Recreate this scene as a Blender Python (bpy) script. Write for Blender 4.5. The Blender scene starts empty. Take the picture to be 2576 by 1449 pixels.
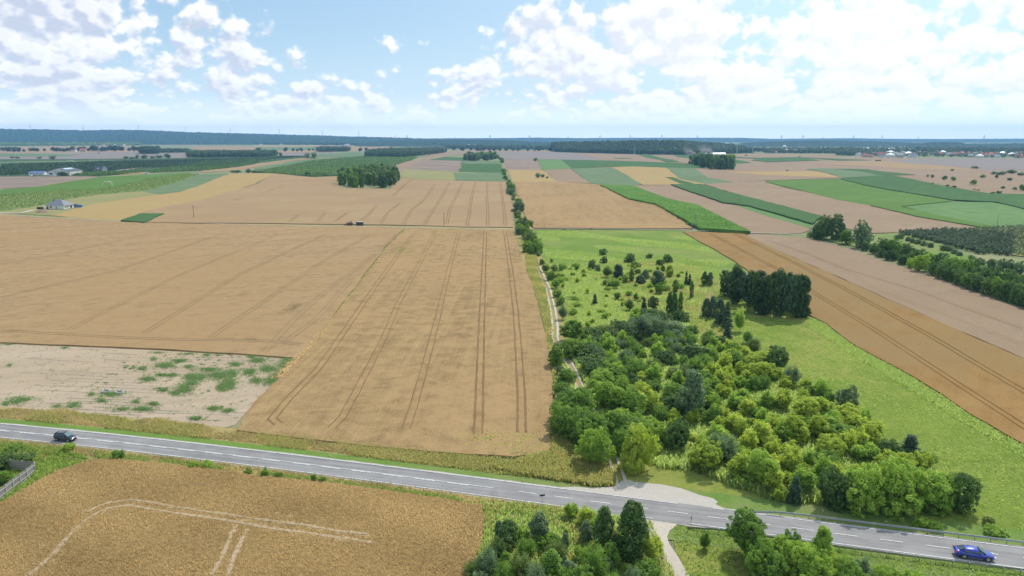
import bpy, math, random
import numpy as np
from mathutils import Vector, Matrix
from mathutils.geometry import delaunay_2d_cdt
R = math.radians
sc = bpy.context.scene
col = sc.collection
random.seed(7)
rng = np.random.default_rng(7)

# ------------------------------------------------------------------ camera, sky, sun, exposure
CAM_H = 56.0
FOV = 70.0
F = 1288 / math.tan(R(FOV / 2))
PITCH = math.atan((724.5 - 347.5) / F)
cd = bpy.data.cameras.new('camera'); cam = bpy.data.objects.new('camera', cd); col.objects.link(cam)
cd.sensor_width = 36; cd.angle = R(FOV); cd.clip_start = 0.5; cd.clip_end = 60000
cam.location = (0, 0, CAM_H); cam.rotation_euler = (R(90) - PITCH, 0, 0)
sc.camera = cam
SUN_AZ, SUN_EL = 33.0, 50.0
sunv = Vector((math.sin(R(SUN_AZ)) * math.cos(R(SUN_EL)), math.cos(R(SUN_AZ)) * math.cos(R(SUN_EL)), math.sin(R(SUN_EL))))
ld = bpy.data.lights.new('sun', 'SUN'); ld.energy = 3.4; ld.angle = R(0.55); ld.color = (1.0, 0.955, 0.88)
lo = bpy.data.objects.new('sun', ld); col.objects.link(lo); lo.rotation_euler = sunv.to_track_quat('Z', 'Y').to_euler(); lo.location = (0, 0, 200)
sc.view_settings.view_transform = 'Standard'; sc.view_settings.look = 'None'
sc.view_settings.exposure = 0.14; sc.view_settings.gamma = 1.0
sc.render.engine = 'CYCLES'
cy = sc.cycles
cy.use_denoising = True
cy.max_bounces = 5; cy.diffuse_bounces = 3; cy.glossy_bounces = 2; cy.transmission_bounces = 2
cy.transparent_max_bounces = 6; cy.volume_bounces = 0; cy.sample_clamp_indirect = 6
cy.use_adaptive_sampling = True; cy.adaptive_threshold = 0.012


class NT:
    """small node-tree writer"""
    def __init__(s, tree):
        s.t = tree; s.n = tree.nodes; s.l = tree.links
    def add(s, kind, **kw):
        n = s.n.new(kind)
        for k, v in kw.items(): setattr(n, k, v)
        return n
    def put(s, sock, v):
        if hasattr(v, 'is_output') or isinstance(v, bpy.types.NodeSocket): s.l.new(v, sock)
        elif v is not None: sock.default_value = v
    def m(s, op, a, b=None, c=None, clamp=False):
        n = s.add('ShaderNodeMath', operation=op); n.use_clamp = clamp
        s.put(n.inputs[0], a)
        if b is not None: s.put(n.inputs[1], b)
        if c is not None: s.put(n.inputs[2], c)
        return n.outputs[0]
    def mix(s, f, a, b, blend='MIX'):
        n = s.add('ShaderNodeMix', data_type='RGBA', blend_type=blend)
        s.put(n.inputs[0], f)
        s.put(n.inputs[6], a if not isinstance(a, tuple) else (*a[:3], 1)); s.put(n.inputs[7], b if not isinstance(b, tuple) else (*b[:3], 1))
        return n.outputs[2]
    def noise(s, vec, scale, detail=3, rough=0.55, dist=0.0):
        n = s.add('ShaderNodeTexNoise'); s.put(n.inputs['Vector'], vec)
        n.inputs['Scale'].default_value = scale; n.inputs['Detail'].default_value = detail
        n.inputs['Roughness'].default_value = rough; n.inputs['Distortion'].default_value = dist
        return n.outputs['Fac']
    def sm(s, v, a, b, lo=0.0, hi=1.0):
        n = s.add('ShaderNodeMapRange', interpolation_type='SMOOTHSTEP')
        s.put(n.inputs[0], v); n.inputs[1].default_value = a; n.inputs[2].default_value = b
        n.inputs[3].default_value = lo; n.inputs[4].default_value = hi
        return n.outputs[0]
    def mapping(s, vec, loc=(0, 0, 0), rot=(0, 0, 0), scale=(1, 1, 1)):
        n = s.add('ShaderNodeMapping'); s.put(n.inputs[0], vec)
        n.inputs[1].default_value = loc; n.inputs[2].default_value = rot; n.inputs[3].default_value = scale
        return n.outputs[0]


# sky: Nishita with procedural cumulus laid out by direction
w = bpy.data.worlds.new('World'); sc.world = w; w.use_nodes = True
N = NT(w.node_tree); N.n.clear()
sky = N.add('ShaderNodeTexSky', sky_type='NISHITA'); sky.sun_disc = False
sky.sun_elevation = R(SUN_EL); sky.sun_rotation = R(SUN_AZ); sky.air_density = 1.0; sky.dust_density = 1.6; sky.ozone_density = 1.6; sky.altitude = 100
tc = N.add('ShaderNodeTexCoord')
sx = N.add('ShaderNodeSeparateXYZ'); N.l.new(tc.outputs['Generated'], sx.inputs[0])
az = N.m('ARCTAN2', sx.outputs[0], sx.outputs[1]); el = N.m('ARCSINE', sx.outputs[2])
elc = N.m('MAXIMUM', el, 0.0)
den = N.m('ADD', elc, 0.105)
qx = N.m('MULTIPLY', az, 5.6); qy = N.m('MULTIPLY', N.m('LOGARITHM', den, math.e), 1.5)
cq = N.add('ShaderNodeCombineXYZ'); N.l.new(qx, cq.inputs[0]); N.l.new(qy, cq.inputs[1])
def gauss(a0, e0, sa, se):
    x = N.m('DIVIDE', N.m('SUBTRACT', az, R(a0)), R(sa)); y = N.m('DIVIDE', N.m('SUBTRACT', el, R(e0)), R(se))
    return N.m('EXPONENT', N.m('MULTIPLY', N.m('ADD', N.m('MULTIPLY', x, x), N.m('MULTIPLY', y, y)), -1.0))
def cover():
    # coverage: a big bank up on the left, clear gap left of centre, small cumulus low down, thick bright cover to the right
    c = N.m('MULTIPLY', gauss(-31, 9, 9, 4.5), 0.27)
    c = N.m('SUBTRACT', c, N.m('MULTIPLY', gauss(-13, 11, 10, 3.8), 0.26))
    c = N.m('SUBTRACT', c, N.m('MULTIPLY', gauss(-1, 11.5, 7, 2.2), 0.16))
    c = N.m('ADD', c, N.m('MULTIPLY', gauss(25, 7, 15, 6), 0.10))
    c = N.m('ADD', c, N.m('MULTIPLY', gauss(6, 7.0, 10, 2.6), 0.07))
    return N.m('ADD', c, N.sm(el, R(6), R(1.5), 0, .05))
cov = cover()
def cloud(off, det):
    v = N.mapping(cq.outputs[0], loc=(off[0] + 7.3, off[1] + 2.1, 0.4))
    big = N.noise(v, 1.55, 2, 0.5)
    fine = N.noise(v, 4.6, det, 0.62, 0.0)
    vo = N.add('ShaderNodeTexVoronoi', feature='F1'); N.put(vo.inputs['Vector'], v); vo.inputs['Scale'].default_value = 6.5
    vo2 = N.add('ShaderNodeTexVoronoi', feature='F1'); N.put(vo2.inputs['Vector'], v); vo2.inputs['Scale'].default_value = 17
    a = N.m('ADD', N.m('MULTIPLY', big, 0.58), N.m('MULTIPLY', fine, 0.46))
    a = N.m('SUBTRACT', a, N.m('MULTIPLY', vo.outputs[0], 0.17)); a = N.m('SUBTRACT', a, N.m('MULTIPLY', vo2.outputs[0], 0.07))
    return N.m('ADD', N.m('ADD', a, 0.075), cov)
d0 = cloud((0, 0), 7); d1 = cloud((0.03, 0.075), 3)
alpha = N.sm(d0, 0.462, 0.552)
thick = N.sm(d0, 0.53, 0.70)
lit = N.m('ADD', N.m('MULTIPLY', N.m('SUBTRACT', d0, d1), 8.0), 0.60, clamp=True)
lit = N.m('SUBTRACT', lit, N.m('MULTIPLY', thick, N.sm(az, R(-5), R(28), 0.30, 0.05)), clamp=True)
ccol = N.mix(lit, (0.57, 0.63, 0.77), (1.04, 1.04, 1.04))
# low haze whitening and glare toward the sun side
hz = N.sm(el, R(-1), R(9.5), 1.0, 0.0)
side = N.sm(az, R(-14), R(26))
hz2 = N.sm(el, R(-.5), R(3.6), 1.0, 0.0)
veil = N.m('MAXIMUM', N.m('ADD', N.m('MULTIPLY', hz, 0.55), 0.40), N.m('MULTIPLY', side, 0.9))
vcol = N.mix(hz, (0.40, 0.71, 1.0), (0.82, 0.97, 1.08))
vcol = N.mix(N.m('MULTIPLY', side, .85), vcol, (.70, .93, 1.05))
ccol = N.mix(N.m('MULTIPLY', hz, 0.30), ccol, (0.94, 0.98, 1.03))
ccol = N.mix(N.m('MULTIPLY', side, 0.72), ccol, (1.08, 1.08, 1.08))
vcol = N.mix(hz2, vcol, (1.36, 1.46, 1.52)); ccol = N.mix(N.m('MULTIPLY', hz2, .7), ccol, (1.40, 1.46, 1.50))
bg1 = N.add('ShaderNodeBackground'); bg1.inputs[1].default_value = 0.105; N.l.new(sky.outputs[0], bg1.inputs[0])
bgv = N.add('ShaderNodeBackground'); bgv.inputs[1].default_value = 1.0; N.l.new(vcol, bgv.inputs[0])
bgc = N.add('ShaderNodeBackground'); bgc.inputs[1].default_value = 1.0; N.l.new(ccol, bgc.inputs[0])
m1 = N.add('ShaderNodeMixShader'); N.l.new(veil, m1.inputs[0]); N.l.new(bg1.outputs[0], m1.inputs[1]); N.l.new(bgv.outputs[0], m1.inputs[2])
m2 = N.add('ShaderNodeMixShader'); N.l.new(N.m('MULTIPLY', alpha, N.sm(el, R(0.2), R(3.0), 0.3, 0.97)), m2.inputs[0]); N.l.new(m1.outputs[0], m2.inputs[1]); N.l.new(bgc.outputs[0], m2.inputs[2])
w.cycles.sampling_method = 'MANUAL'; w.cycles.sample_map_resolution = 256
wo = N.add('ShaderNodeOutputWorld'); N.l.new(m2.outputs[0], wo.inputs[0])

# ------------------------------------------------------------------ where things stand: rolling land, picture point -> place
def sst(a, b, x):
    t = np.clip((x - a) / (b - a), 0, 1); return t * t * (3 - 2 * t)
def terr(x, y):
    x = np.asarray(x, float); y = np.asarray(y, float)
    r = sst(430, 760, y) * (1 - sst(1500, 2900, y))
    return r * (2.4 * np.sin(x / 190 + .7) * np.cos(y / 250) + 1.3 * np.sin((x + 1.3 * y) / 150 + 1))
CP, SP = math.cos(PITCH), math.sin(PITCH)
def P(u, v, h=0.0):
    """the ground point that the photograph shows at (u,v); h = height of what is seen above the ground"""
    x, y = u - 1288, v - 724.5
    dn = y * CP + F * SP; fw = F * CP - y * SP
    dn = max(dn, 6.0)
    z = 0.0
    for _ in range(14):
        t = (CAM_H - h - z) / dn
        z = float(terr(x * t, fw * t))
    return (x * t, fw * t, z)
FR = {'D': (0, 0, 1), 'A1': (0, 301.9, 3.968), 'A2': (641.6, 301.9, 3.968), 'A3': (1283.2, 301.9, 3.968), 'A4': (1927, 301.9, 3.968),
      'B1': (0, 1019, 3.368), 'B2': (641.6, 1019, 3.368), 'B3': (1283.2, 1019, 3.368), 'B4': (1927, 1019, 3.368),
      'C': (1283.2, 588.7, 3.368), 'E': (1927, 513.3, 3.368), 'S': (1283.2, 754.8, 3.84), 'G': (0, 317, 6.857),
      'T': (2037.9, 354.8, 4.7866), 'V': (1700.5, 332.1, 8.532), 'W': (0, 830.3, 3.4129)}
def fr(*pts):
    """fr('A1',x,y, x,y, 'A2', ...) -> list of display points"""
    out = []; k = FR['D']; i = 0
    while i < len(pts):
        if isinstance(pts[i], str): k = FR[pts[i]]; i += 1
        else: out.append((k[0] + pts[i] / k[2], k[1] + pts[i + 1] / k[2])); i += 2
    return out
def gp(pts, h=0.0): return [P(u, v, h) for u, v in pts]
def ppm(p): return F / (p[1] * CP + (CAM_H - p[2]) * SP)     # display pixels per metre there

# ------------------------------------------------------------------ objects
def link(o, parent=None):
    col.objects.link(o)
    if parent is not None: o.parent = parent
    return o
def mesh(name, v, f, mat=None, parent=None, tone=None, smooth=False, mi=None):
    me = bpy.data.meshes.new(name)
    if isinstance(f, np.ndarray):
        v = np.asarray(v, np.float32); nf, k = f.shape
        me.vertices.add(len(v)); me.vertices.foreach_set('co', v.ravel())
        me.loops.add(nf * k); me.loops.foreach_set('vertex_index', f.astype(np.int32).ravel())
        me.polygons.add(nf); me.polygons.foreach_set('loop_start', np.arange(0, nf * k, k, dtype=np.int32))
        me.update(calc_edges=True)
    else:
        me.from_pydata([tuple(map(float, p)) for p in v], [], [tuple(map(int, q)) for q in f]); me.update()
    if tone is not None:
        a = me.attributes.new('tone', 'FLOAT', 'FACE'); a.data.foreach_set('value', np.asarray(tone, np.float32))
    if isinstance(mat, (list, tuple)):
        for m_ in mat: me.materials.append(m_)
    elif mat is not None: me.materials.append(mat)
    if mi is not None: me.polygons.foreach_set('material_index', np.asarray(mi, np.int32))
    if smooth: me.polygons.foreach_set('use_smooth', np.ones(len(me.polygons), bool))
    return link(bpy.data.objects.new(name, me), parent)
def tag(o, label=None, cat=None, group=None, kind=None):
    if label: o['label'] = label
    if cat: o['category'] = cat
    if group: o['group'] = group
    if kind: o['kind'] = kind
    return o
def thing(name, label, cat, loc=(0, 0, 0), rz=0.0, group=None):
    o = bpy.data.objects.new(name, None); link(o); o.empty_display_size = .5
    o.location = loc; o.rotation_euler = (0, 0, rz)
    return tag(o, label, cat, group)
def dup(root, loc, rz, scale=None, label=None, group=None, mats=None):
    r = root.copy(); col.objects.link(r); r.location = loc; r.rotation_euler = (0, 0, rz)
    if scale is not None: r.scale = scale
    if label: r['label'] = label
    if group: r['group'] = group
    for ch in list(root.children):
        c = ch.copy(); col.objects.link(c); c.parent = r
        for g in list(ch.children):
            d = g.copy(); col.objects.link(d); d.parent = c
    return r
class MB:
    def __init__(s): s.v = []; s.f = []; s.m = []
    def add(s, v, f, mi=0):
        n = len(s.v); s.v += [tuple(p) for p in v]; s.f += [tuple(i + n for i in q) for q in f]; s.m += [mi] * len(f); return s
    def box(s, cx, cy, cz, sx, sy, sz, rz=0, mi=0, taper=1.0):
        v = []
        c, q = math.cos(rz), math.sin(rz)
        for z, t in ((-1, 1), (1, taper)):
            for x, y in ((-1, -1), (1, -1), (1, 1), (-1, 1)):
                X, Y = x * sx / 2 * t, y * sy / 2 * t
                v.append((cx + X * c - Y * q, cy + X * q + Y * c, cz + z * sz / 2))
        return s.add(v, [(3, 2, 1, 0), (4, 5, 6, 7), (0, 1, 5, 4), (1, 2, 6, 5), (2, 3, 7, 6), (3, 0, 4, 7)], mi)
    def bar(s, a, b, r, n=6, r2=None, mi=0):
        a, b = Vector(a), Vector(b); d = (b - a).normalized()
        x = d.orthogonal().normalized(); y = d.cross(x); r2 = r if r2 is None else r2
        v = [a + (x * math.cos(t) + y * math.sin(t)) * r for t in [2 * math.pi * i / n for i in range(n)]]
        v += [b + (x * math.cos(t) + y * math.sin(t)) * r2 for t in [2 * math.pi * i / n for i in range(n)]]
        f = [(i, (i + 1) % n, n + (i + 1) % n, n + i) for i in range(n)] + [tuple(range(n - 1, -1, -1)), tuple(range(n, 2 * n))]
        return s.add(v, f, mi)
    def build(s, name, mat, parent=None, smooth=False):
        return mesh(name, s.v, s.f, mat, parent, smooth=smooth, mi=s.m if isinstance(mat, (list, tuple)) else None)

# ------------------------------------------------------------------ materials
MATS = {}
def base_mat(name):
    m = bpy.data.materials.new(name); m.use_nodes = True; MATS[name] = m
    n = NT(m.node_tree); b = n.n.get('Principled BSDF'); b.inputs['Specular IOR Level'].default_value = 0.15
    return m, n, b
def plain(name, c, rough=0.7, metal=0.0, spec=0.3, var=0.12, vs=3.0, coat=0.0, c2=None):
    m, n, b = base_mat(name)
    g = n.add('ShaderNodeNewGeometry')
    f = n.noise(g.outputs['Position'], vs, 4, .6)
    lo = tuple(x * (1 - var) for x in c) if c2 is None else c2
    n.l.new(n.mix(f, lo, tuple(min(1, x * (1 + var)) for x in c)), b.inputs['Base Color'])
    b.inputs['Roughness'].default_value = rough; b.inputs['Metallic'].default_value = metal; b.inputs['Specular IOR Level'].default_value = spec
    b.inputs['Coat Weight'].default_value = coat
    return m
def field_mat(name, c1, c2, c3=None, ang=0.0, fine=1.6, mid=0.09, big=0.012, streak=0.35, contrast=1.0, bump=0.35, spots=None, rowfreq=0.5):
    """soil and crop seen from above: fine grain, patches, streaks along the working direction"""
    m, n, b = base_mat(name)
    g = n.add('ShaderNodeNewGeometry'); pos = g.outputs['Position']
    rot = n.mapping(pos, rot=(0, 0, R(ang)))
    fi = n.noise(pos, fine, 5, .68)
    mi_ = n.noise(pos, mid, 4, .6, .4)
    bi = n.noise(pos, big, 3, .5)
    st = n.noise(n.mapping(rot, scale=(rowfreq, .018, .2)), 1.0, 4, .6)
    st2 = n.noise(n.mapping(rot, scale=(rowfreq * .12, .004, .2)), 1.0, 3, .6)
    a = n.m('ADD', n.m('MULTIPLY', n.m('SUBTRACT', fi, .5), 1.35 * contrast), n.m('MULTIPLY', n.m('SUBTRACT', mi_, .5), 1.1 * contrast))
    a = n.m('ADD', a, n.m('MULTIPLY', n.m('SUBTRACT', st, .5), streak * 2.2))
    a = n.m('ADD', n.m('ADD', a, n.m('MULTIPLY', n.m('SUBTRACT', st2, .5), streak * 2.0)), .5, clamp=True)
    c = n.mix(a, c1, c2)
    if c3 is not None: c = n.mix(n.sm(n.m('ADD', bi, n.m('MULTIPLY', n.m('SUBTRACT', mi_, .5), .5)), .42, .62, 0, .75), c, n.mix(fi, tuple(x * .85 for x in c3), c3))
    if spots is not None:
        sp = n.sm(n.m('ADD', n.noise(pos, spots[1], 4, .65), n.m('MULTIPLY', n.noise(pos, .02, 2), .35)), spots[2], spots[2] + .07)
        c = n.mix(sp, c, n.mix(fi, tuple(x * .6 for x in spots[0]), spots[0]))
    n.l.new(c, b.inputs['Base Color']); b.inputs['Roughness'].default_value = .95; b.inputs['Specular IOR Level'].default_value = .05
    bp = n.add('ShaderNodeBump'); bp.inputs['Strength'].default_value = bump; bp.inputs['Distance'].default_value = .5
    n.l.new(n.m('ADD', fi, n.m('MULTIPLY', mi_, 2.0)), bp.inputs['Height']); n.l.new(bp.outputs[0], b.inputs['Normal'])
    return m
def leaf_mat(name, dark, light, trans=.35, rnd=.35, tip=None, up=0.0):
    m, n, b = base_mat(name)
    at = n.add('ShaderNodeAttribute'); at.attribute_name = 'tone'
    oi = n.add('ShaderNodeObjectInfo')
    t = n.m('ADD', at.outputs['Fac'], n.m('MULTIPLY', n.m('SUBTRACT', oi.outputs['Random'], .5), rnd), clamp=True)
    c = n.mix(t, dark, light)
    n.l.new(c, b.inputs['Base Color']); b.inputs['Roughness'].default_value = .6; b.inputs['Specular IOR Level'].default_value = .25
    tr = n.add('ShaderNodeBsdfTranslucent')
    n.l.new(n.mix(.5, c, n.mix(t, dark, tip or light)) if not up else c, tr.inputs[0])
    if up:
        g = n.add('ShaderNodeNewGeometry'); df = n.add('ShaderNodeBsdfDiffuse'); n.l.new(c, df.inputs[0])
        for sgn, sock in ((1, df.inputs['Normal']), (-1, tr.inputs['Normal'])):
            sc1 = n.add('ShaderNodeVectorMath', operation='SCALE'); n.l.new(g.outputs['Normal'], sc1.inputs[0]); sc1.inputs['Scale'].default_value = 1 - up
            ad = n.add('ShaderNodeVectorMath', operation='ADD'); n.l.new(sc1.outputs[0], ad.inputs[0]); ad.inputs[1].default_value = (0, 0, up * sgn)
            nz = n.add('ShaderNodeVectorMath', operation='NORMALIZE'); n.l.new(ad.outputs[0], nz.inputs[0]); n.l.new(nz.outputs[0], sock)
        mx = n.add('ShaderNodeAddShader'); n.l.new(df.outputs[0], mx.inputs[0]); n.l.new(tr.outputs[0], mx.inputs[1])
    else:
        mx = n.add('ShaderNodeMixShader'); mx.inputs[0].default_value = trans
        n.l.new(b.outputs[0], mx.inputs[1]); n.l.new(tr.outputs[0], mx.inputs[2])
    n.l.new(mx.outputs[0], n.n['Material Output'].inputs[0])
    return m

M_leaf = {
 'dark': leaf_mat('leaf_dark', (.055, .12, .028), (.20, .31, .07), .30),
 'mid': leaf_mat('leaf_mid', (.11, .22, .03), (.34, .50, .085), .5, tip=(.36, .58, .09)),
 'yellow': leaf_mat('leaf_yellow', (.27, .39, .04), (.68, .76, .13), .6, tip=(.80, .88, .12)),
 'bright': leaf_mat('leaf_bright', (.20, .36, .04), (.54, .68, .12), .56, tip=(.58, .8, .12)),
 'grey': leaf_mat('leaf_grey', (.10, .16, .065), (.30, .41, .19), .46),
 'pine': leaf_mat('leaf_pine', (0.043, 0.085, 0.046), (0.139, 0.220, 0.104), .18),
 'olive': leaf_mat('leaf_olive', (.11, .17, .035), (.33, .42, .11), .46),
 'hedge': leaf_mat('leaf_hedge', (.07, .15, .03), (.24, .36, .08), .25),
 'dark2': leaf_mat('leaf_deep', (.03, .07, .022), (.11, .18, .05), .28),
 'hedge2': leaf_mat('leaf_deep_green', (.045, .10, .025), (.15, .235, .06), .28),
 'far': leaf_mat('leaf_far', (0.030, 0.060, 0.027), (0.096, 0.156, 0.057), .2),
 'fruit': leaf_mat('leaf_fruit', (.06, .10, .045), (.18, .25, .12), .25),
 'corn': leaf_mat('leaf_corn', (0.106, 0.228, 0.038), (0.342, 0.552, 0.095), .35),
}
M_grass = {
 'green': leaf_mat('blade_green', (.105, .165, .028), (.26, .35, .07), .12, up=.8),
 'lush': leaf_mat('blade_lush', (.15, .225, .045), (.345, .42, .11), .15, up=.8),
 'dry': leaf_mat('blade_dry', (.20, .17, .06), (.48, .37, .165), .1, up=.8),
 'wheat': leaf_mat('blade_wheat', (.19, .122, .05), (.45, .315, .145), .1, up=.85),
 'wheatm': leaf_mat('blade_wheat_mid', (.26, .175, .10), (.45, .30, .14), .1, up=.9),
 'mixed': leaf_mat('blade_mixed', (.11, .17, .03), (.42, .33, .12), .12, up=.8),
 'weed': leaf_mat('blade_weed', (.05, .10, .035), (.15, .22, .075), .2, up=.6),
}
bark = plain('bark', (.13, .10, .075), .9, var=.35, vs=6)
birchbark = plain('birch_bark', (.55, .53, .50), .8, var=.35, vs=2)
WH1, WH2 = (.208, .136, .063), (.405, .272, .131)
FM = dict(
 base=field_mat('land_base', (.17, .20, .08), (.36, .31, .18), (.12, .17, .08), 20),
 wheat=field_mat('wheat', WH1, WH2, (0.391, 0.253, 0.121), 2, fine=2.2, streak=.34, mid=.22, rowfreq=.9, contrast=1.25, bump=.5),
 wheatl=field_mat('wheat_left', (0.225, 0.146, 0.071), (0.411, 0.279, 0.147), (0.356, 0.229, 0.111), 60, fine=2.0, streak=.34, mid=.22, rowfreq=.6, contrast=1.15, bump=.4),
 wheatf=field_mat('wheat_fore', (0.203, 0.129, 0.049), (0.508, 0.353, 0.148), (0.365, 0.239, 0.103), 80, fine=3.2, streak=.05, contrast=1.1, bump=.9),
 wheatp=field_mat('wheat_pale', (0.264, 0.174, 0.088), (0.392, 0.276, 0.154), (0.328, 0.216, 0.121), 30, fine=.8, streak=.12, contrast=.9),
 wheaty=field_mat('wheat_gold', (0.289, 0.201, 0.080), (0.415, 0.301, 0.138), (0.389, 0.264, 0.114), 10, fine=.8, streak=.12, contrast=.5),
 orange=field_mat('wheat_orange', (0.205, 0.109, 0.036), (0.341, 0.212, 0.082), (0.259, 0.175, 0.077), 35, fine=1.8, streak=.28, rowfreq=.3, contrast=1.0),
 stub=field_mat('stubble_pink', (0.224, 0.155, 0.099), (0.336, 0.246, 0.163), (0.286, 0.199, 0.128), 35, fine=1.6, streak=.2, rowfreq=.35, contrast=1.0),
 brown=field_mat('field_brown', (0.168, 0.128, 0.107), (0.269, 0.215, 0.182), (0.322, 0.229, 0.154), 70, fine=.5, streak=.2, contrast=.4),
 grey=field_mat('field_grey', (0.189, 0.158, 0.139), (0.277, 0.233, 0.208), None, 60, fine=.5, streak=.3, contrast=.5),
 olive=field_mat('field_olive', (0.185, 0.176, 0.067), (0.353, 0.311, 0.143), (0.252, 0.244, 0.101), 70, fine=.7, streak=.12, contrast=.8),
 gg=field_mat('crop_grey_green', (0.095, 0.143, 0.071), (0.180, 0.235, 0.122), (0.134, 0.185, 0.086), 40, fine=.9, streak=.3, contrast=1.5),
 pg=field_mat('crop_pale_green', (0.092, 0.165, 0.055), (0.165, 0.257, 0.098), (0.122, 0.214, 0.073), 60, fine=.8, streak=.2, contrast=1.5),
 bg=field_mat('crop_bright_green', (0.074, 0.144, 0.026), (0.135, 0.215, 0.053), (0.098, 0.175, 0.037), 40, fine=.7, streak=.25, contrast=1.5),
 dg=field_mat('crop_dark_green', (0.039, 0.090, 0.028), (0.094, 0.169, 0.055), (0.065, 0.132, 0.044), 40, fine=.7, streak=.25, contrast=1.5),
 corn=field_mat('maize_top', (.06, .14, .025), (.15, .26, .055), (.12, .21, .045), 35, fine=1.2, streak=.3, rowfreq=.5, contrast=1.5, bump=.9),
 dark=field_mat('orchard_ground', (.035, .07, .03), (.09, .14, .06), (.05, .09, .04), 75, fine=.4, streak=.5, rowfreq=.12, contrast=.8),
 meadow=field_mat('meadow', (0.100, 0.157, 0.024), (0.251, 0.298, 0.060), (0.301, 0.283, 0.080), 30, fine=1.3, mid=.14, streak=.12, contrast=1.0, bump=.6),
 meadow2=field_mat('meadow_far', (0.099, 0.167, 0.023), (0.179, 0.260, 0.052), (0.231, 0.260, 0.075), 30, fine=.9, mid=.06, streak=.25, contrast=.7),
 scrub=field_mat('scrub_ground', (0.168, 0.176, 0.050), (0.370, 0.302, 0.126), (0.210, 0.269, 0.050), 30, fine=1.3, streak=.1),
 dryg=field_mat('dry_grass', (0.239, 0.192, 0.072), (0.439, 0.343, 0.160), (0.223, 0.223, 0.072), 75, fine=1.6, streak=.1),
 verge=field_mat('short_verge', (0.092, 0.168, 0.029), (0.185, 0.277, 0.067), (0.235, 0.244, 0.101), 75, fine=2.2, streak=.15),
 sand=field_mat('sandy_soil', (0.318, 0.245, 0.167), (0.477, 0.379, 0.283), (0.429, 0.328, 0.224), 78, fine=2.0, streak=.55, rowfreq=.35, contrast=.6, spots=((0.095, 0.146, 0.040), .5, .79)),
 soil2=field_mat('furrow_soil', (.27, .225, .17), (.40, .34, .27), None, 78, fine=3, streak=.1),
 gravel=field_mat('gravel', (0.361, 0.327, 0.292), (0.568, 0.525, 0.473), (0.482, 0.430, 0.361), 75, fine=2.5, streak=.25, contrast=.7),
 dirt=field_mat('pale_dirt', (0.418, 0.359, 0.293), (0.568, 0.502, 0.418), None, 5, fine=2.5, streak=.2, contrast=.8),
 rut=field_mat('trodden_crop', (0.147, 0.087, 0.040), (0.276, 0.174, 0.088), None, 5, fine=2.5, streak=.1),
 rutp=field_mat('flattened_crop', (0.312, 0.230, 0.133), (0.492, 0.385, 0.258), None, 5, fine=3.5, streak=.1),
 rutl=field_mat('trodden_crop_faint', (.22, .145, .078), (.34, .235, .135), None, 5, fine=2.5, streak=.1),
 mottle=field_mat('scrubby_orchard_floor', (0.109, 0.160, 0.050), (0.252, 0.277, 0.109), (0.168, 0.218, 0.076), 70, fine=.35, mid=.05, streak=.2, contrast=1.3),
)
def asphalt():
    m, n, b = base_mat('asphalt')
    g = n.add('ShaderNodeNewGeometry'); pos = g.outputs['Position']
    rot = n.mapping(pos, rot=(0, 0, R(15)))
    a = n.noise(n.mapping(rot, scale=(.03, 1.1, 1)), 1, 4, .6); f = n.noise(pos, 5, 3, .7); p_ = n.noise(pos, .25, 4, .6, .6)
    t = n.m('ADD', n.m('MULTIPLY', a, .8), n.m('ADD', n.m('MULTIPLY', f, .2), n.m('MULTIPLY', n.m('SUBTRACT', p_, .5), .5)), clamp=True)
    n.l.new(n.mix(n.sm(t, .3, .7), (.18, .170, .168), (.275, .262, .257)), b.inputs['Base Color'])
    b.inputs['Roughness'].default_value = .75; b.inputs['Specular IOR Level'].default_value = .25
    return m
M_asph = asphalt()
def paintmat():
    m, n, b = base_mat('road_paint')
    g = n.add('ShaderNodeNewGeometry')
    f = n.noise(g.outputs['Position'], 2.2, 5, .75)
    n.l.new(n.mix(n.sm(f, .36, .52), (.45, .44, .43), (.80, .79, .77)), b.inputs['Base Color']); b.inputs['Roughness'].default_value = .6
    return m
M_paint = paintmat()

# ------------------------------------------------------------------ ground sheets
def pip(px, py, poly):
    x = np.asarray(px); y = np.asarray(py); ins = np.zeros(x.shape, bool); n = len(poly); j = n - 1
    for i in range(n):
        xi, yi = poly[i][0], poly[i][1]; xj, yj = poly[j][0], poly[j][1]
        if yi != yj:
            c = ((yi > y) != (yj > y)) & (x < (xj - xi) * (y - yi) / (yj - yi) + xi); ins ^= c
        j = i
    return ins
NIDX = [0]
def lift(x, y, L, idx):
    return (0.03 * L + .0015 * idx) * (1 + np.hypot(x, y) / 400)
def densify(pts, closed=True, q=45.0, wob=0.0):
    out = []; n = len(pts)
    for i in range(n if closed else n - 1):
        a = pts[i]; b = pts[(i + 1) % n]; L = math.dist(a[:2], b[:2]); d = max(60, math.hypot((a[0] + b[0]) / 2, (a[1] + b[1]) / 2))
        k = max(1, min(200, int(L / (d / q))))
        for j in range(k):
            t = j / k; x = a[0] + (b[0] - a[0]) * t; y = a[1] + (b[1] - a[1]) * t
            if wob and 0 < j: x += random.uniform(-wob, wob) * d; y += random.uniform(-wob, wob) * d
            out.append((x, y))
    if not closed: out.append(tuple(pts[-1][:2]))
    return out
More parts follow.
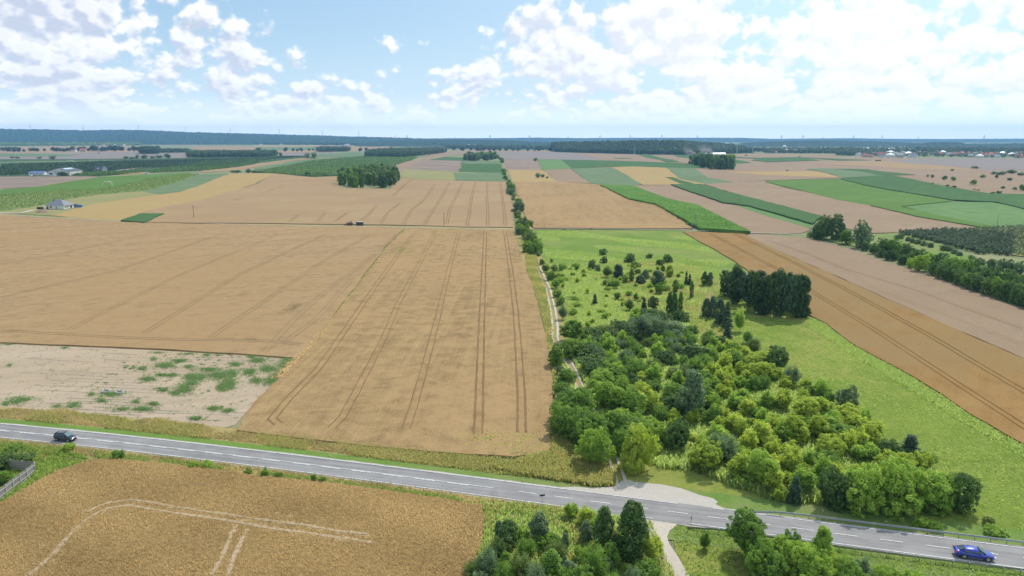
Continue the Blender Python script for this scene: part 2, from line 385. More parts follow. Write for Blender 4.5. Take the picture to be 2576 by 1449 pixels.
def sheet(name, disp, mat, L=1, h=0.0, kind='structure', label=None, skirt=None, world=None, wob=.0012, q=45.0):
    """one field: outline seen in the photo, laid on the rolling land, h = crop height (then it gets a side)"""
    wp = world if world is not None else gp(disp, h)
    b = densify([p[:2] for p in wp], True, q, wob)
    NIDX[0] += 1; idx = NIDX[0] % 17
    xs = [p[0] for p in b]; ys = [p[1] for p in b]
    rmin = max(40, min(math.hypot(*p) for p in b)); rmax = max(math.hypot(*p) for p in b)
    pts = []
    r = rmin
    a0 = min(math.atan2(p[0], p[1]) for p in b); a1 = max(math.atan2(p[0], p[1]) for p in b)
    na = max(1, int((a1 - a0) * q * .8)); k = 0
    rr = []
    while r < rmax: rr.append(r); r *= 1 + 1.25 / q
    A = np.linspace(a0, a1, na + 1)
    if len(rr) and na > 1:
        RR, AA = np.meshgrid(np.array(rr), A); RR = RR * (1 + rng.uniform(-.2, .2, RR.shape) / q); AA = AA + rng.uniform(-.2, .2, AA.shape) / q
        X = (RR * np.sin(AA)).ravel(); Y = (RR * np.cos(AA)).ravel(); k_ = pip(X, Y, b)
        pts = list(zip(X[k_].tolist(), Y[k_].tolist()))
    n = len(b)
    V2 = [Vector(p) for p in b] + [Vector(p) for p in pts]
    vo, eo, fo, *_ = delaunay_2d_cdt(V2, [(i, (i + 1) % n) for i in range(n)], [], 1, 1e-4)
    x = np.array([p[0] for p in vo]); y = np.array([p[1] for p in vo])
    z = terr(x, y) + lift(x, y, L, idx) + h
    if h > 0: z += rng.uniform(-.06, .06, len(z)) * h * (np.hypot(x, y) < 900)
    V = list(zip(x, y, z)); Fs = []
    for f in fo:
        a, b_, c = f[:3]
        cr = (x[b_] - x[a]) * (y[c] - y[a]) - (y[b_] - y[a]) * (x[c] - x[a])
        Fs.append(tuple(f) if cr > 0 else tuple(reversed(f)))
    if h > 0:
        cnt = {}
        for f in Fs:
            for i in range(3):
                e = (f[i], f[(i + 1) % 3]); cnt[e] = 1
        for (i, j) in list(cnt):
            if (j, i) not in cnt:
                n0 = len(V); V += [(x[i], y[i], z[i] - h - .1), (x[j], y[j], z[j] - h - .1)]; Fs.append((j, i, n0, n0 + 1))
    o = mesh(name, V, Fs, mat)
    return tag(o, label, None, None, kind)
def ribbon(name, path, w, mat, L=2, h=0.0, parent=None, kind='structure', off=0.0, label=None, dash=None, wjit=0.0, dz=0.0, join=None):
    """a strip along world points; off = sideways shift; dash=(on,off) metres; join: MB to add to instead"""
    pts = densify([p[:2] for p in path], False, 60.0)
    NIDX[0] += 1; idx = NIDX[0] % 17
    A = np.array(pts, float); d = np.gradient(A, axis=0); d /= np.linalg.norm(d, axis=1)[:, None] + 1e-9
    nrm = np.stack([-d[:, 1], d[:, 0]], 1)
    s = np.concatenate([[0], np.cumsum(np.linalg.norm(np.diff(A, axis=0), axis=1))])
    segs = [(0, s[-1])]
    if dash:
        segs = []; t = dash[2] if len(dash) > 2 else 0.0
        while t < s[-1] - dash[0]: segs.append((t, t + dash[0])); t += dash[0] + dash[1]
    mb = join or MB()
    for a, b in segs:
        ts = [a] + [t for t in s if a < t < b] + [b]
        c = np.stack([np.interp(ts, s, A[:, 0]), np.interp(ts, s, A[:, 1])], 1); nn = np.stack([np.interp(ts, s, nrm[:, 0]), np.interp(ts, s, nrm[:, 1])], 1)
        ww = w * (1 + np.array([random.uniform(-wjit, wjit) for _ in ts]))
        l = c + nn * (off + ww[:, None] / 2); r_ = c + nn * (off - ww[:, None] / 2)
        v = []
        for q in (l, r_): v += list(zip(q[:, 0], q[:, 1], terr(q[:, 0], q[:, 1]) + lift(q[:, 0], q[:, 1], L, idx) + h + dz))
        k = len(ts); mb.add(v, [(i + k, i + 1 + k, i + 1, i) for i in range(k - 1)])
    if join: return None
    o = mb.build(name, mat, parent)
    if parent is None: tag(o, label, None, None, kind)
    return o

# ------------------------------------------------------------------ plants: blades, clumps
def blades(name, poly, n, hgt, wid, mat, label, z0=0.05, per=3, lean=.45, L=1, avoid=None, kind='stuff', mask=None, far=None, tonef=None):
    """real grass or straw: tufts of pointed blades over a polygon (world xy)"""
    xs = [p[0] for p in poly]; ys = [p[1] for p in poly]
    X = np.empty(0); Y = np.empty(0)
    while len(X) < n:
        x = rng.uniform(min(xs), max(xs), n * 2); y = rng.uniform(min(ys), max(ys), n * 2); k = pip(x, y, poly)
        if avoid is not None:
            for a in avoid: k &= ~pip(x, y, a)
        if mask is not None: k &= mask(x, y)
        if k.sum() < 3: break
        X = np.append(X, x[k]); Y = np.append(Y, y[k])
    X = X[:n]; Y = Y[:n]; n = len(X)
    if n == 0: return None
    tt = rng.uniform(0, 1, n) if tonef is None else tonef(X, Y)
    X = np.repeat(X, per) + rng.normal(0, wid * 1.2, n * per); Y = np.repeat(Y, per) + rng.normal(0, wid * 1.2, n * per)
    tt = np.clip(np.repeat(tt, per) * .6 + rng.uniform(0, .4, n * per), 0, 1)
    m = len(X); H = rng.uniform(hgt[0], hgt[1], m); a = rng.uniform(0, math.tau, m); la = rng.uniform(0, math.tau, m); ll = rng.uniform(0, lean, m) * H
    Z = terr(X, Y) + z0 - .05
    dx, dy = np.cos(a) * wid / 2, np.sin(a) * wid / 2
    v = np.empty((m, 4, 3), np.float32)
    v[:, 0] = np.stack([X - dx, Y - dy, Z], 1); v[:, 1] = np.stack([X + dx, Y + dy, Z], 1)
    v[:, 2] = np.stack([X + dx * .7 + np.cos(la) * ll, Y + dy * .7 + np.sin(la) * ll, Z + H], 1); v[:, 3] = np.stack([X - dx * .7 + np.cos(la) * ll, Y - dy * .7 + np.sin(la) * ll, Z + H * .93], 1)
    f = np.arange(m * 4).reshape(m, 4)
    return tag(mesh(name, v.reshape(-1, 3), f, mat, tone=tt), label, None, None, kind)
def quads(C, Nn, size, asp=.6):
    """leaf quads at C with normals Nn"""
    m = len(C); Nn = Nn / (np.linalg.norm(Nn, axis=1)[:, None] + 1e-9)
    r = rng.normal(size=(m, 3)); A = np.cross(Nn, r); A /= np.linalg.norm(A, axis=1)[:, None] + 1e-9; B = np.cross(Nn, A)
    s = np.asarray(size).reshape(-1, 1) / 2
    v = np.stack([C - A * s, C - B * s * asp, C + A * s, C + B * s * asp], 1)
    return v.reshape(-1, 3), np.arange(m * 4).reshape(m, 4)
def clumpcloud(cc, cr, n, leaf, up=.7, shell=.55, squash=.8, ctone=None):
    cc = np.asarray(cc, float); cr = np.asarray(cr, float); pr = cr ** 2; pr /= pr.sum()
    k = rng.choice(len(cc), n, p=pr); d = rng.normal(size=(n, 3)); d /= np.linalg.norm(d, axis=1)[:, None]
    rad = cr[k] * (shell + (1 - shell) * rng.uniform(0, 1, n) ** .6); off = d * rad[:, None]; off[:, 2] *= squash
    C = cc[k] + off
    Nn = d + rng.normal(size=(n, 3)) * .7; Nn[:, 2] += up
    t = (rng.uniform(.2, .8, len(cc)) if ctone is None else np.asarray(ctone))[k]
    t = np.clip(t * .7 + rng.uniform(0, .3, n), 0, 1)
    v, f = quads(C, Nn, leaf * rng.uniform(.6, 1.3, n))
    return v, f, t
def fib(n):
    i = np.arange(n) + .5; ph = np.arccos(1 - 2 * i / n); th = math.pi * (1 + 5 ** .5) * i
    return np.stack([np.cos(th) * np.sin(ph), np.sin(th) * np.sin(ph), np.cos(ph)], 1)
def crown_round(n, leaf, wid=.42, zc=.52, hz=.47, nc=110, cr=.095, lump=.34, low=.04):
    """height 1: billowy outline built of many leaf clumps"""
    d = fib(nc) + rng.normal(0, .12, (nc, 3)); d /= np.linalg.norm(d, axis=1)[:, None]
    bumps = rng.normal(size=(9, 3)); bumps /= np.linalg.norm(bumps, axis=1)[:, None]
    g = np.max(np.clip(d @ bumps.T, 0, 1) ** 4, axis=1)
    rad = (1 - lump) + lump * g * 1.3
    rad *= np.where(rng.uniform(size=nc) < .3, rng.uniform(.45, .8, nc), rng.uniform(.86, 1.12, nc))
    c = d * rad[:, None] * np.array([wid, wid, hz]); c[:, 2] += zc
    c = c[c[:, 2] > low]
    r = cr * rng.uniform(.5, 1.5, len(c))
    return clumpcloud(c, r, n, leaf)
def crown_spray(n, leaf, wid=.5, nb=40, up=1.0, droop=.0):
    """willow or young shoots: sprays fanning up and out, finely leafed"""
    C = []; Nn = []; t = []
    for i in range(nb):
        a = rng.uniform(0, math.tau); el_ = rng.uniform(.25, 1.0) ** .7; o = np.array([rng.normal(0, .05), rng.normal(0, .05), rng.uniform(.02, .2)])
        tip = np.array([math.cos(a) * wid * (1.1 - el_ * .85), math.sin(a) * wid * (1.1 - el_ * .85), rng.uniform(.55, 1.0) * (.35 + .65 * el_)])
        m = n // nb; s = rng.uniform(.18, 1, m) ** .8
        bend = np.stack([tip[0] * s ** 1.0, tip[1] * s, o[2] + (tip[2] - o[2]) * (s ** .85) - droop * s ** 3], 1)
        fuzz = rng.normal(size=(m, 3)) * (.028 + .06 * (s * (1.1 - s)))[:, None]
        C.append(bend + fuzz); q = rng.normal(size=(m, 3)); q[:, 2] += .3; Nn.append(q); t.append(np.full(m, rng.uniform(.2, .8)))
    C = np.concatenate(C); t = np.concatenate(t); C[:, 2] = np.maximum(C[:, 2], .02)
    v, f = quads(C, np.concatenate(Nn), leaf * rng.uniform(.6, 1.3, len(C)), .42)
    return v, f, np.clip(t * .7 + rng.uniform(0, .3, len(C)), 0, 1)
def crown_cone(n, leaf, wid=.2, tiers=11, z0=.06, p=.9, sag=.06):
    C = []; t = []
    for k in range(tiers):
        z = z0 + (1 - z0) * ((k + (rng.uniform(-.25, .25) if tiers > 8 else rng.uniform(-.6, .6))) / tiers); z = max(z, .03); w_ = wid * (1 - (k / tiers)) ** p + .015; arms = max(5, int(14 * (1 - k / tiers)) + 2)
        for a_ in range(arms):
            a = a_ / arms * math.tau + rng.uniform(-.25, .25); L_ = w_ * rng.uniform(.65, 1.15)
            m = max(3, int(n / tiers / arms * (1.6 - k / tiers))); s = rng.uniform(.1, 1, m) ** .7
            q = np.stack([np.cos(a) * L_ * s, np.sin(a) * L_ * s, z + .04 * s - sag * s ** 2 + rng.normal(0, .012, m)], 1)
            q[:, :2] += rng.normal(0, .018, (m, 2)); C.append(q); t.append(np.full(m, rng.uniform(.2, .8)))
    C = np.concatenate(C); t = np.concatenate(t); q = rng.normal(size=C.shape); q[:, 2] += .5
    v, f = quads(C, q, leaf * rng.uniform(.6, 1.3, len(C)), .5)
    return v, f, np.clip(t * .7 + rng.uniform(0, .3, len(C)), 0, 1)
def crown_column(n, leaf, wid=.17, nc=70, z0=.08, cr=.07, p=.8):
    z = rng.uniform(0, 1, nc); a = rng.uniform(0, math.tau, nc); prof = np.sin(np.clip(z ** p, 0, 1) * math.pi * .93 + .12) ** .6
    r = wid * prof * rng.uniform(.5, 1.05, nc)
    c = np.stack([np.cos(a) * r, np.sin(a) * r, z0 + z * (.94 - z0)], 1)
    return clumpcloud(c, cr * rng.uniform(.6, 1.2, nc), n, leaf, squash=1.3)

def trunk_mesh(kind, mat, top=.7, r=.022, limbs=7, spread=.3):
    mb = MB(); q = [Vector((0, 0, -.03))]
    for i in range(1, 5): q.append(Vector((random.uniform(-.02, .02) * i, random.uniform(-.02, .02) * i, top * i / 4)))
    for i in range(4): mb.bar(q[i], q[i + 1], r * (1 - i * .2), 7, r * (1 - (i + 1) * .2))
    for k in range(limbs):
        z = random.uniform(.18, .62) * top / .7; a = random.uniform(0, math.tau); s = Vector((0, 0, z)); l = spread * random.uniform(.6, 1)
        m_ = s + Vector((math.cos(a) * l * .55, math.sin(a) * l * .55, .10)); e = m_ + Vector((math.cos(a) * l * .45, math.sin(a) * l * .45, .13))
        mb.bar(s, m_, r * .5, 5, r * .32); mb.bar(m_, e, r * .32, 5, r * .12)
    return mb.build('trunk', mat, None, True).data
def free(o):
    me = o.data; bpy.data.objects.remove(o); return me
PROTO = {}
def proto(kind, var):
    """mesh data for one kind of plant, height 1"""
    k = (kind, var)
    if k in PROTO: return PROTO[k]
    cr = {
     'maple': lambda: crown_round(13000, .044, nc=250, cr=.058, lump=.42),
     'broad': lambda: crown_round(15000, .046, wid=.55, zc=.47, hz=.50, nc=330, cr=.062, low=.01, lump=.42),
     'willow': lambda: crown_spray(10500, .046, .55, 60),
     'shoots': lambda: crown_spray(5200, .070, .36, 26),
     'birch': lambda: crown_column(7500, .042, .20, 70, .08, .075, .75),
     'poplar': lambda: crown_column(11000, .036, .18, 160, .02, .05, .7),
     'spruce': lambda: crown_cone(8000, .042),
     'pine': lambda: crown_column(8000, .05, .30, 75, .03, .10, .55),
     'bush': lambda: crown_round(6000, .072, wid=.62, zc=.42, hz=.54, nc=150, cr=.09, low=.02, lump=.4),
     'small': lambda: crown_round(1300, .13, wid=.5, zc=.52, hz=.46, nc=34, cr=.15, low=.12),
     'grove': lambda: crown_column(2600, .065, .22, 46, .05, .09, .7),
     'fruit': lambda: crown_round(380, .2, wid=.42, zc=.55, hz=.42, nc=16, cr=.2, low=.15),
    }[kind]()
    o = mesh('crown', cr[0], cr[1], None, tone=cr[2]); o.data.materials.append(M_leaf['mid'])
    bk = birchbark if kind == 'birch' else bark
    tr = {'willow': (.5, .012, 9, .35), 'shoots': (.6, .010, 6, .2), 'bush': (.5, .016, 8, .4), 'birch': (.85, .012, 6, .14), 'poplar': (.85, .014, 6, .12), 'spruce': (.93, .014, 4, .12),
          'pine': (.85, .018, 6, .22), 'grove': (.8, .018, 3, .1), 'small': (.6, .025, 4, .25), 'fruit': (.6, .03, 2, .2)}.get(kind, (.7, .024, 8, .32))
    td = trunk_mesh(kind, bk, *tr)
    for ob in list(bpy.data.objects):
        if ob.users_collection and ob.parent is None and ob.data is td: bpy.data.objects.remove(ob)
    PROTO[k] = (free(o), td); return PROTO[k]
TREE_NAME = {'maple': ('maple_tree', 'tree'), 'broad': ('broadleaf_tree', 'tree'), 'willow': ('willow_bush', 'bush'), 'shoots': ('sapling', 'sapling'), 'birch': ('birch_tree', 'tree'), 'poplar': ('poplar_tree', 'tree'),
             'spruce': ('spruce_tree', 'tree'), 'pine': ('pine_tree', 'tree'), 'bush': ('shrub', 'shrub'), 'small': ('roadside_tree', 'tree'), 'grove': ('grove_tree', 'tree'), 'fruit': ('fruit_tree', 'tree')}
PLANTED = []
def plant(kind, xyz, H, wfac=1.0, mat='mid', label='', group=None, parts=True, name=None, cat=None):
    cm, tm = proto(kind, random.randrange(4 if kind in ('maple', 'bush', 'willow', 'broad') else 3))
    nm, ct = TREE_NAME[kind]; nm = name or nm; ct = cat or ct
    rz = random.uniform(0, math.tau); s = (H * wfac, H * wfac * random.uniform(.9, 1.1), H)
    if parts:
        t = thing(nm, label, ct, xyz, rz, group); t.scale = s
        tr = link(bpy.data.objects.new('trunk', tm), t); c = link(bpy.data.objects.new('crown', cm), t)
    else:
        c = link(bpy.data.objects.new(nm, cm)); c.location = xyz; c.rotation_euler = (0, 0, rz); c.scale = s; tag(c, label, ct, group); t = c
    c.material_slots[0].link = 'OBJECT'; c.material_slots[0].material = M_leaf[mat]
    PLANTED.append((xyz[0], xyz[1], H)); t['_k'] = kind
    return t
ORD = ['', 'first', 'second', 'third', 'fourth', 'fifth', 'sixth', 'seventh', 'eighth', 'ninth', 'tenth', 'eleventh', 'twelfth', 'thirteenth', 'fourteenth', 'fifteenth', 'sixteenth', 'seventeenth', 'eighteenth', 'nineteenth', 'twentieth']
def ordn(i):
    if i <= 20: return ORD[i]
    tens = {2: 'twenty', 3: 'thirty', 4: 'forty', 5: 'fifty', 6: 'sixty', 7: 'seventy', 8: 'eighty', 9: 'ninety'}
    h = ''
    if i >= 100: h = 'hundred-and-' if i % 100 else 'hundredth'; i %= 100
    if i == 0: return h
    if i <= 20: return h + ORD[i]
    t, u = divmod(i, 10)
    return h + (tens[t] + '-' + ORD[u] if u else {2: 'twentieth'}.get(t, tens[t][:-1] + 'ieth'))
#@@PART2
# ------------------------------------------------------------------ the land: base sheet to the horizon, far ridges
def landbase():
    v = []; f = []; rr = [8]
    while rr[-1] < 15500: rr.append(rr[-1] * 1.035)
    na = 110; A = np.linspace(R(-62), R(62), na)
    for r in rr:
        x = r * np.sin(A); y = r * np.cos(A) - 4; z = terr(x, y) - .02 * (r / 400)
        v += list(zip(x, y, z))
    for i in range(len(rr) - 1):
        for j in range(na - 1): a = i * na + j; f.append((a, a + 1, a + na + 1, a + na))
    return tag(mesh('ground', v, f, FM['base'], smooth=True), kind='structure')
landbase()
def forestmat():
    m, n, b = base_mat('far_forest')
    g = n.add('ShaderNodeNewGeometry'); pos = g.outputs['Position']
    a = n.noise(pos, .045, 4, .7); c = n.noise(pos, .003, 4, .6)
    col_ = n.mix(n.sm(a, .3, .7), (.012, .030, .018), (.035, .070, .034))
    n.l.new(n.mix(n.sm(c, .5, .7, 0, .5), col_, (.045, .08, .035)), b.inputs['Base Color']); b.inputs['Roughness'].default_value = 1
    bp = n.add('ShaderNodeBump'); bp.inputs['Strength'].default_value = 1.0; bp.inputs['Distance'].default_value = 10; n.l.new(a, bp.inputs['Height']); n.l.new(bp.outputs[0], b.inputs['Normal'])
    return m
M_forest = forestmat()
RIDGES = {}
def ridge(name, tops, Df, Dt, jit=8.0, du=4.0, rows=12, mat=None, kind='structure', steep=1.0):
    us = np.arange(tops[0][0], tops[-1][0] + 1, du); vt = np.interp(us, [t[0] for t in tops], [t[1] for t in tops])
    v = []; f = []; n = len(us); tx = (us - 1288) / F
    Z = CAM_H + (347.5 - vt) / F * Dt / np.cos(np.arctan(tx) * 0) 
    Z = np.maximum(Z, 8)
    for i in range(rows + 5):
        t = i / rows; d = Df + (Dt - Df) * t
        g = t if t <= 1 else 1 - (t - 1) * 1.5
        sh = sst(0, 1, np.array(g)) ** (1 / steep)
        zz = Z * (.12 + .88 * sh) if i else Z * 0 - 1
        if 0 < i: zz = zz + rng.uniform(-jit, jit * .5, n) * (1 if t < .93 else .5)
        v += list(zip(tx * d, np.full(n, d), zz))
    for i in range(rows + 4):
        for j in range(n - 1): a = i * n + j; f.append((a, a + 1, a + n + 1, a + n))
    RIDGES[name] = (us, Z, Dt)
    return tag(mesh(name, v, f, mat or M_forest), kind=kind)
ridge('forested_ridge', [(-170, 325), (0, 325), (130, 326), (230, 328.5), (330, 327), (420, 329), (500, 333), (640, 336), (800, 340.5), (960, 345), (1080, 348.5), (1160, 352)], 6500, 8600, 10)
ridge('far_hills', [(880, 353), (1100, 347.8), (1283, 347), (1350, 346), (1450, 347.2), (1600, 346.4), (1850, 346.5), (1900, 348), (1930, 349), (2120, 347.5), (2200, 348.8), (2350, 349.4), (2576, 348.4), (2760, 349)], 9800, 12500, 5)
ridge('wooded_rise', [(900, 361), (960, 355), (1040, 351.5), (1150, 350.5), (1290, 352.5), (1330, 356), (1470, 358), (1600, 362)], 5000, 6000, 6)
ridge('wooded_rise', [(1850, 360), (1927, 355), (2000, 353.5), (2080, 352.5), (2200, 355.5), (2280, 359), (2400, 361), (2600, 359), (2760, 360)], 4900, 5900, 6)
ridge('wooded_rise', [(2260, 363), (2330, 357), (2390, 357.5), (2420, 362), (2470, 364), (2530, 360), (2600, 362), (2760, 361)], 3900, 4500, 5)

# ------------------------------------------------------------------ fields (outlines from the photograph laid on the land)
S_ = sheet
# far left
S_('field', fr('A1', -400, 272, 0, 270, 900, 262, 1430, 263, 1430, 318, 530, 330, -400, 334), FM['wheatp'])
S_('field', fr('A1', 1900, 262, 2560, 268, 'A2', 700, 255, 1400, 262, 1300, 300, 600, 320, 100, 330, 'A1', 2000, 330), FM['wheatp'])
S_('field', fr('A2', 0, 256, 640, 252, 640, 262, 0, 272), FM['wheaty'], 2)
S_('field', fr('A2', 0, 275, 600, 270, 700, 285, 600, 300, 0, 305), FM['gg'], 2)
S_('field', fr('A1', -400, 332, 530, 328, 1440, 317, 1900, 333, 1890, 380, 1230, 386, 520, 394, -400, 398), FM['grey'], 1)
S_('field', fr('A1', -400, 334, 400, 338, 820, 350, 700, 361, 300, 366, -400, 362), FM['gg'], 2)
S_('field', fr('A2', 260, 328, 740, 323, 1000, 330, 900, 352, 620, 362, 270, 358), FM['grey'], 2)
S_('field', fr('A2', 640, 340, 1000, 325, 1120, 340, 1080, 372, 620, 372), FM['gg'], 3)
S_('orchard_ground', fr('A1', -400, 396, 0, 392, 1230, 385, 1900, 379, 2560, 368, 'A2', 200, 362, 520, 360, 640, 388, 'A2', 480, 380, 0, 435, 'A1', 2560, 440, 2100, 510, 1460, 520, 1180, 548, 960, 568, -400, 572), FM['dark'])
S_('field', fr('A1', -400, 432, 0, 420, 1190, 400, 1300, 402, 800, 425, 0, 466, -400, 480), FM['gg'], 2)
S_('field', fr('A1', -400, 515, 0, 470, 500, 448, 700, 460, 300, 500, 0, 560, -400, 570), FM['dg'], 2)
S_('field', fr('A1', 1180, 548, 1330, 520, 1450, 512, 1450, 535), FM['wheatp'], 2)
S_('field', fr('A1', 1960, 530, 2060, 500, 2570, 438, 'A2', 500, 384, 600, 390, 300, 415, 0, 470, 'A1', 2400, 500), FM['wheatp'], 2)
S_('field', fr('A2', 0, 500, 0, 478, 400, 410, 700, 385, 760, 400, 300, 470), FM['gg'], 3)
S_('field', fr('A1', -400, 566, 0, 567, 700, 564, 950, 565, 1000, 572, 760, 605, 400, 665, -400, 712), FM['brown'], 2)
S_('field', fr('A1', -400, 710, 0, 700, 400, 665, 760, 605, 1000, 572, 1450, 548, 1900, 530, 1850, 545, 1480, 592, 1300, 640, 1000, 700, 700, 705, 300, 730, -400, 765), FM['bg'], 3)
S_('orchard_ground', fr('A1', -400, 765, 0, 748, 300, 728, 700, 703, 1000, 695, 1300, 630, 1480, 590, 1850, 540, 1990, 540, 1900, 580, 1700, 645, 1430, 716, 1000, 748, 700, 792, 400, 862, 0, 922, -400, 960), FM['mottle'], 2)
S_('field', fr('A1', 1430, 716, 1700, 645, 1900, 580, 1990, 542, 2300, 536, 2150, 590, 1960, 670, 1780, 725, 1600, 748), FM['gg'], 3)
S_('field', fr('A1', -400, 985, 0, 922, 400, 860, 700, 790, 1000, 746, 1430, 714, 1600, 747, 1380, 777, 1000, 832, 820, 872, 560, 948, 420, 952, 200, 936, -400, 990), FM['olive'], 2)
S_('field', fr('A1', 480, 952, 560, 946, 820, 871, 1000, 831, 1380, 776, 1600, 746, 1780, 724, 1960, 669, 2150, 590, 2300, 536, 2576, 532, 'A2', 195, 535, 150, 560, 0, 640, 'A1', 2400, 690, 1960, 815, 1600, 880, 1390, 937, 1200, 1003, 900, 990, 650, 968), FM['wheaty'], 3)
S_('field', fr('A1', 1395, 935, 1600, 878, 1960, 810, 2400, 688, 2576, 640, 'A2', 150, 560, 195, 535, 400, 556, 585, 573, 200, 690, 'A1', 2576, 745, 2100, 850, 1640, 937), FM['wheatp'], 3)
S_('maize_field', fr('A1', 1205, 1003, 1395, 935, 1640, 935, 1445, 1021), FM['dg'], 4, h=1.0)
S_('wheat_field', fr('A1', 1445, 1021, 1640, 937, 2100, 850, 2576, 745, 'A2', 200, 690, 585, 573, 845, 562, 840, 680, 1350, 690, 1400, 640, 1480, 578, 1600, 592, 2000, 607, 2510, 618, 2540, 740, 2576, 880, 2576, 1072, 2100, 1068, 1500, 1050, 900, 1042, 0, 1030, 'A1', 2000, 1030), FM['wheatp'], 3, h=.5)
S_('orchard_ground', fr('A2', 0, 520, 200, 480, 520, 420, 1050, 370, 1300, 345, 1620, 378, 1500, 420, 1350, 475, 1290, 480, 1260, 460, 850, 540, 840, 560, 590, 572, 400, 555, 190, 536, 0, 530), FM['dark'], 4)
S_('field', fr('A2', 1350, 478, 1500, 418, 1900, 330, 2100, 312, 2160, 330, 1900, 370, 1720, 400, 1560, 492, 1450, 530), FM['stub'], 2)
S_('field', fr('A2', 1450, 530, 1490, 488, 2040, 520, 2470, 528, 2500, 560, 2510, 617, 2000, 606, 1600, 591, 1440, 572), FM['olive'], 3)
S_('field', fr('A2', 1980, 530, 2480, 528, 2515, 615, 2000, 606), FM['gg'], 4)
S_('field', fr('A2', 1490, 488, 1720, 400, 2070, 410, 2030, 520), FM['brown'], 4)
S_('field', fr('A2', 1680, 440, 1760, 395, 1900, 370, 2080, 380, 2080, 440), FM['dg'], 3)
S_('field', fr('A2', 2030, 520, 2070, 440, 2450, 440, 2490, 530), FM['dg'], 5)
S_('field', fr('A2', 2070, 440, 2080, 405, 2440, 410, 2450, 440), FM['gg'], 5)
# far right
S_('field', fr('D', 1180, 377, 1400, 380, 'A3', 470, 318, 1300, 342, 'A4', -700, 345, 0, 335, 700, 345, 700, 365, 1600, 385, 2576, 388, 3000, 390, 3000, 800, 2240, 740, 1280, 560, 400, 620, -200, 640, 'A3', 1900, 480, 'A2', 2500, 500, 2440, 330, 1180, 377), FM['stub'], 1)
S_('field', fr('A4', 1250, 400, 1900, 385, 3000, 392, 3000, 500, 2200, 500, 1400, 430), FM['grey'], 2)
S_('field', fr('A4', 500, 430, 1100, 405, 2000, 430, 2300, 500, 1500, 495, 1100, 465), FM['wheatp'], 2)
S_('field', fr('A2', 2440, 320, 'A3', 260, 320, 270, 392, 0, 390, 'A2', 2490, 395), FM['grey'], 2)
S_('field', fr('A2', 2480, 390, 'A3', 235, 392, 312, 505, 0, 497, 'A2', 2520, 495), FM['brown'], 3)
S_('field', fr('A3', 260, 322, 650, 330, 930, 402, 890, 405, 272, 392), FM['grey'], 3)
S_('field', fr('A3', 670, 330, 930, 335, 1180, 380, 1560, 427, 930, 404), FM['stub'], 3)
S_('field', fr('A3', 1270, 347, 1400, 350, 1720, 425, 1570, 425), FM['dg'], 4)
S_('field', fr('A3', 1400, 350, 1600, 350, 1800, 380, 1800, 440, 1720, 428), FM['stub'], 4)
S_('field', fr('A3', 1550, 345, 1900, 350, 1890, 385, 1780, 380), FM['dg'], 4)
S_('field', fr('A3', 1040, 380, 1240, 385, 1180, 390, 1060, 388), FM['dg'], 5)
S_('field', fr('A3', 270, 395, 512, 398, 602, 490, 312, 503), FM['pg'], 4)
S_('field', fr('A3', 510, 397, 900, 406, 1500, 425, 1800, 440, 1960, 487, 1550, 480, 1000, 468, 610, 489), FM['dg'], 5)
S_('field', fr('A3', 330, 503, 602, 489, 825, 637, 470, 620, 400, 560), FM['stub'], 4)
S_('field', fr('A3', -20, 497, 330, 505, 400, 560, 470, 622, 20, 620), FM['wheaty'], 4)
S_('field', fr('A3', 608, 489, 1010, 474, 1180, 560, 1345, 650, 1220, 655, 905, 650, 820, 640), FM['gg'], 5)
S_('field', fr('A3', 1015, 474, 1260, 467, 1560, 480, 1700, 590, 1960, 640, 1905, 650, 1610, 650, 1330, 652, 1180, 560), FM['wheaty'], 5)
S_('field', fr('A3', 1555, 480, 1830, 484, 1960, 575, 2240, 625, 1940, 640, 1700, 592), FM['gg'], 6)
S_('field', fr('A3', 1550, 575, 1620, 575, 1850, 645, 1700, 640), FM['dg'], 7)
S_('field', fr('A3', 1800, 485, 1960, 488, 2250, 507, 2580, 520, 'A4', 740, 583, 0, 607, 'A3', 2230, 624, 1960, 575), FM['stub'], 5)
S_('field', fr('A4', -460, 520, 0, 520, 500, 515, 760, 580, 0, 555), FM['wheaty'], 6)
S_('field', fr('V', 0, 490, 300, 540, 800, 560, 1300, 600, 1620, 665, 1300, 680, 600, 600, 0, 540), FM['dg'], 5)
S_('field', fr('V', 900, 515, 1400, 545, 1800, 560, 2576, 545, 'A4', 1060, 404, 720, 407, 380, 378, 540, 405, 20, 425, -150, 405, 'V', 1750, 580, 1350, 565), FM['dg'], 5)
S_('field', fr('A4', 400, 495, 480, 487, 1010, 495, 1500, 552, 1150, 560, 760, 583, 560, 520), FM['gg'], 6)
S_('field', fr('A4', 700, 490, 1010, 495, 1490, 550, 1120, 557, 960, 520), FM['dg'], 7)
S_('field', fr('A4', -20, 612, 300, 600, 750, 592, 1000, 655, 1700, 770, 1870, 803, 1300, 845, 1050, 858, 700, 800, 400, 720), FM['bg'], 6)
S_('maize_field', fr('A4', 745, 590, 1130, 560, 1270, 563, 1650, 640, 2240, 738, 3000, 755, 3000, 940, 2576, 890, 2300, 822, 1850, 800, 1650, 765, 1300, 710, 1000, 655), FM['dg'], 7, h=.7)
S_('field', fr('A4', 1290, 848, 1800, 820, 2250, 826, 2576, 885, 3000, 960, 3000, 1080, 2576, 1072, 2250, 1075, 1700, 960), FM['pg'], 6)
S_('maize_field', fr('A4', 1045, 858, 1300, 843, 1880, 805, 1800, 822, 1340, 868, 1800, 975, 2330, 1075, 2180, 1080, 1500, 965), FM['bg'], 7, h=.5)
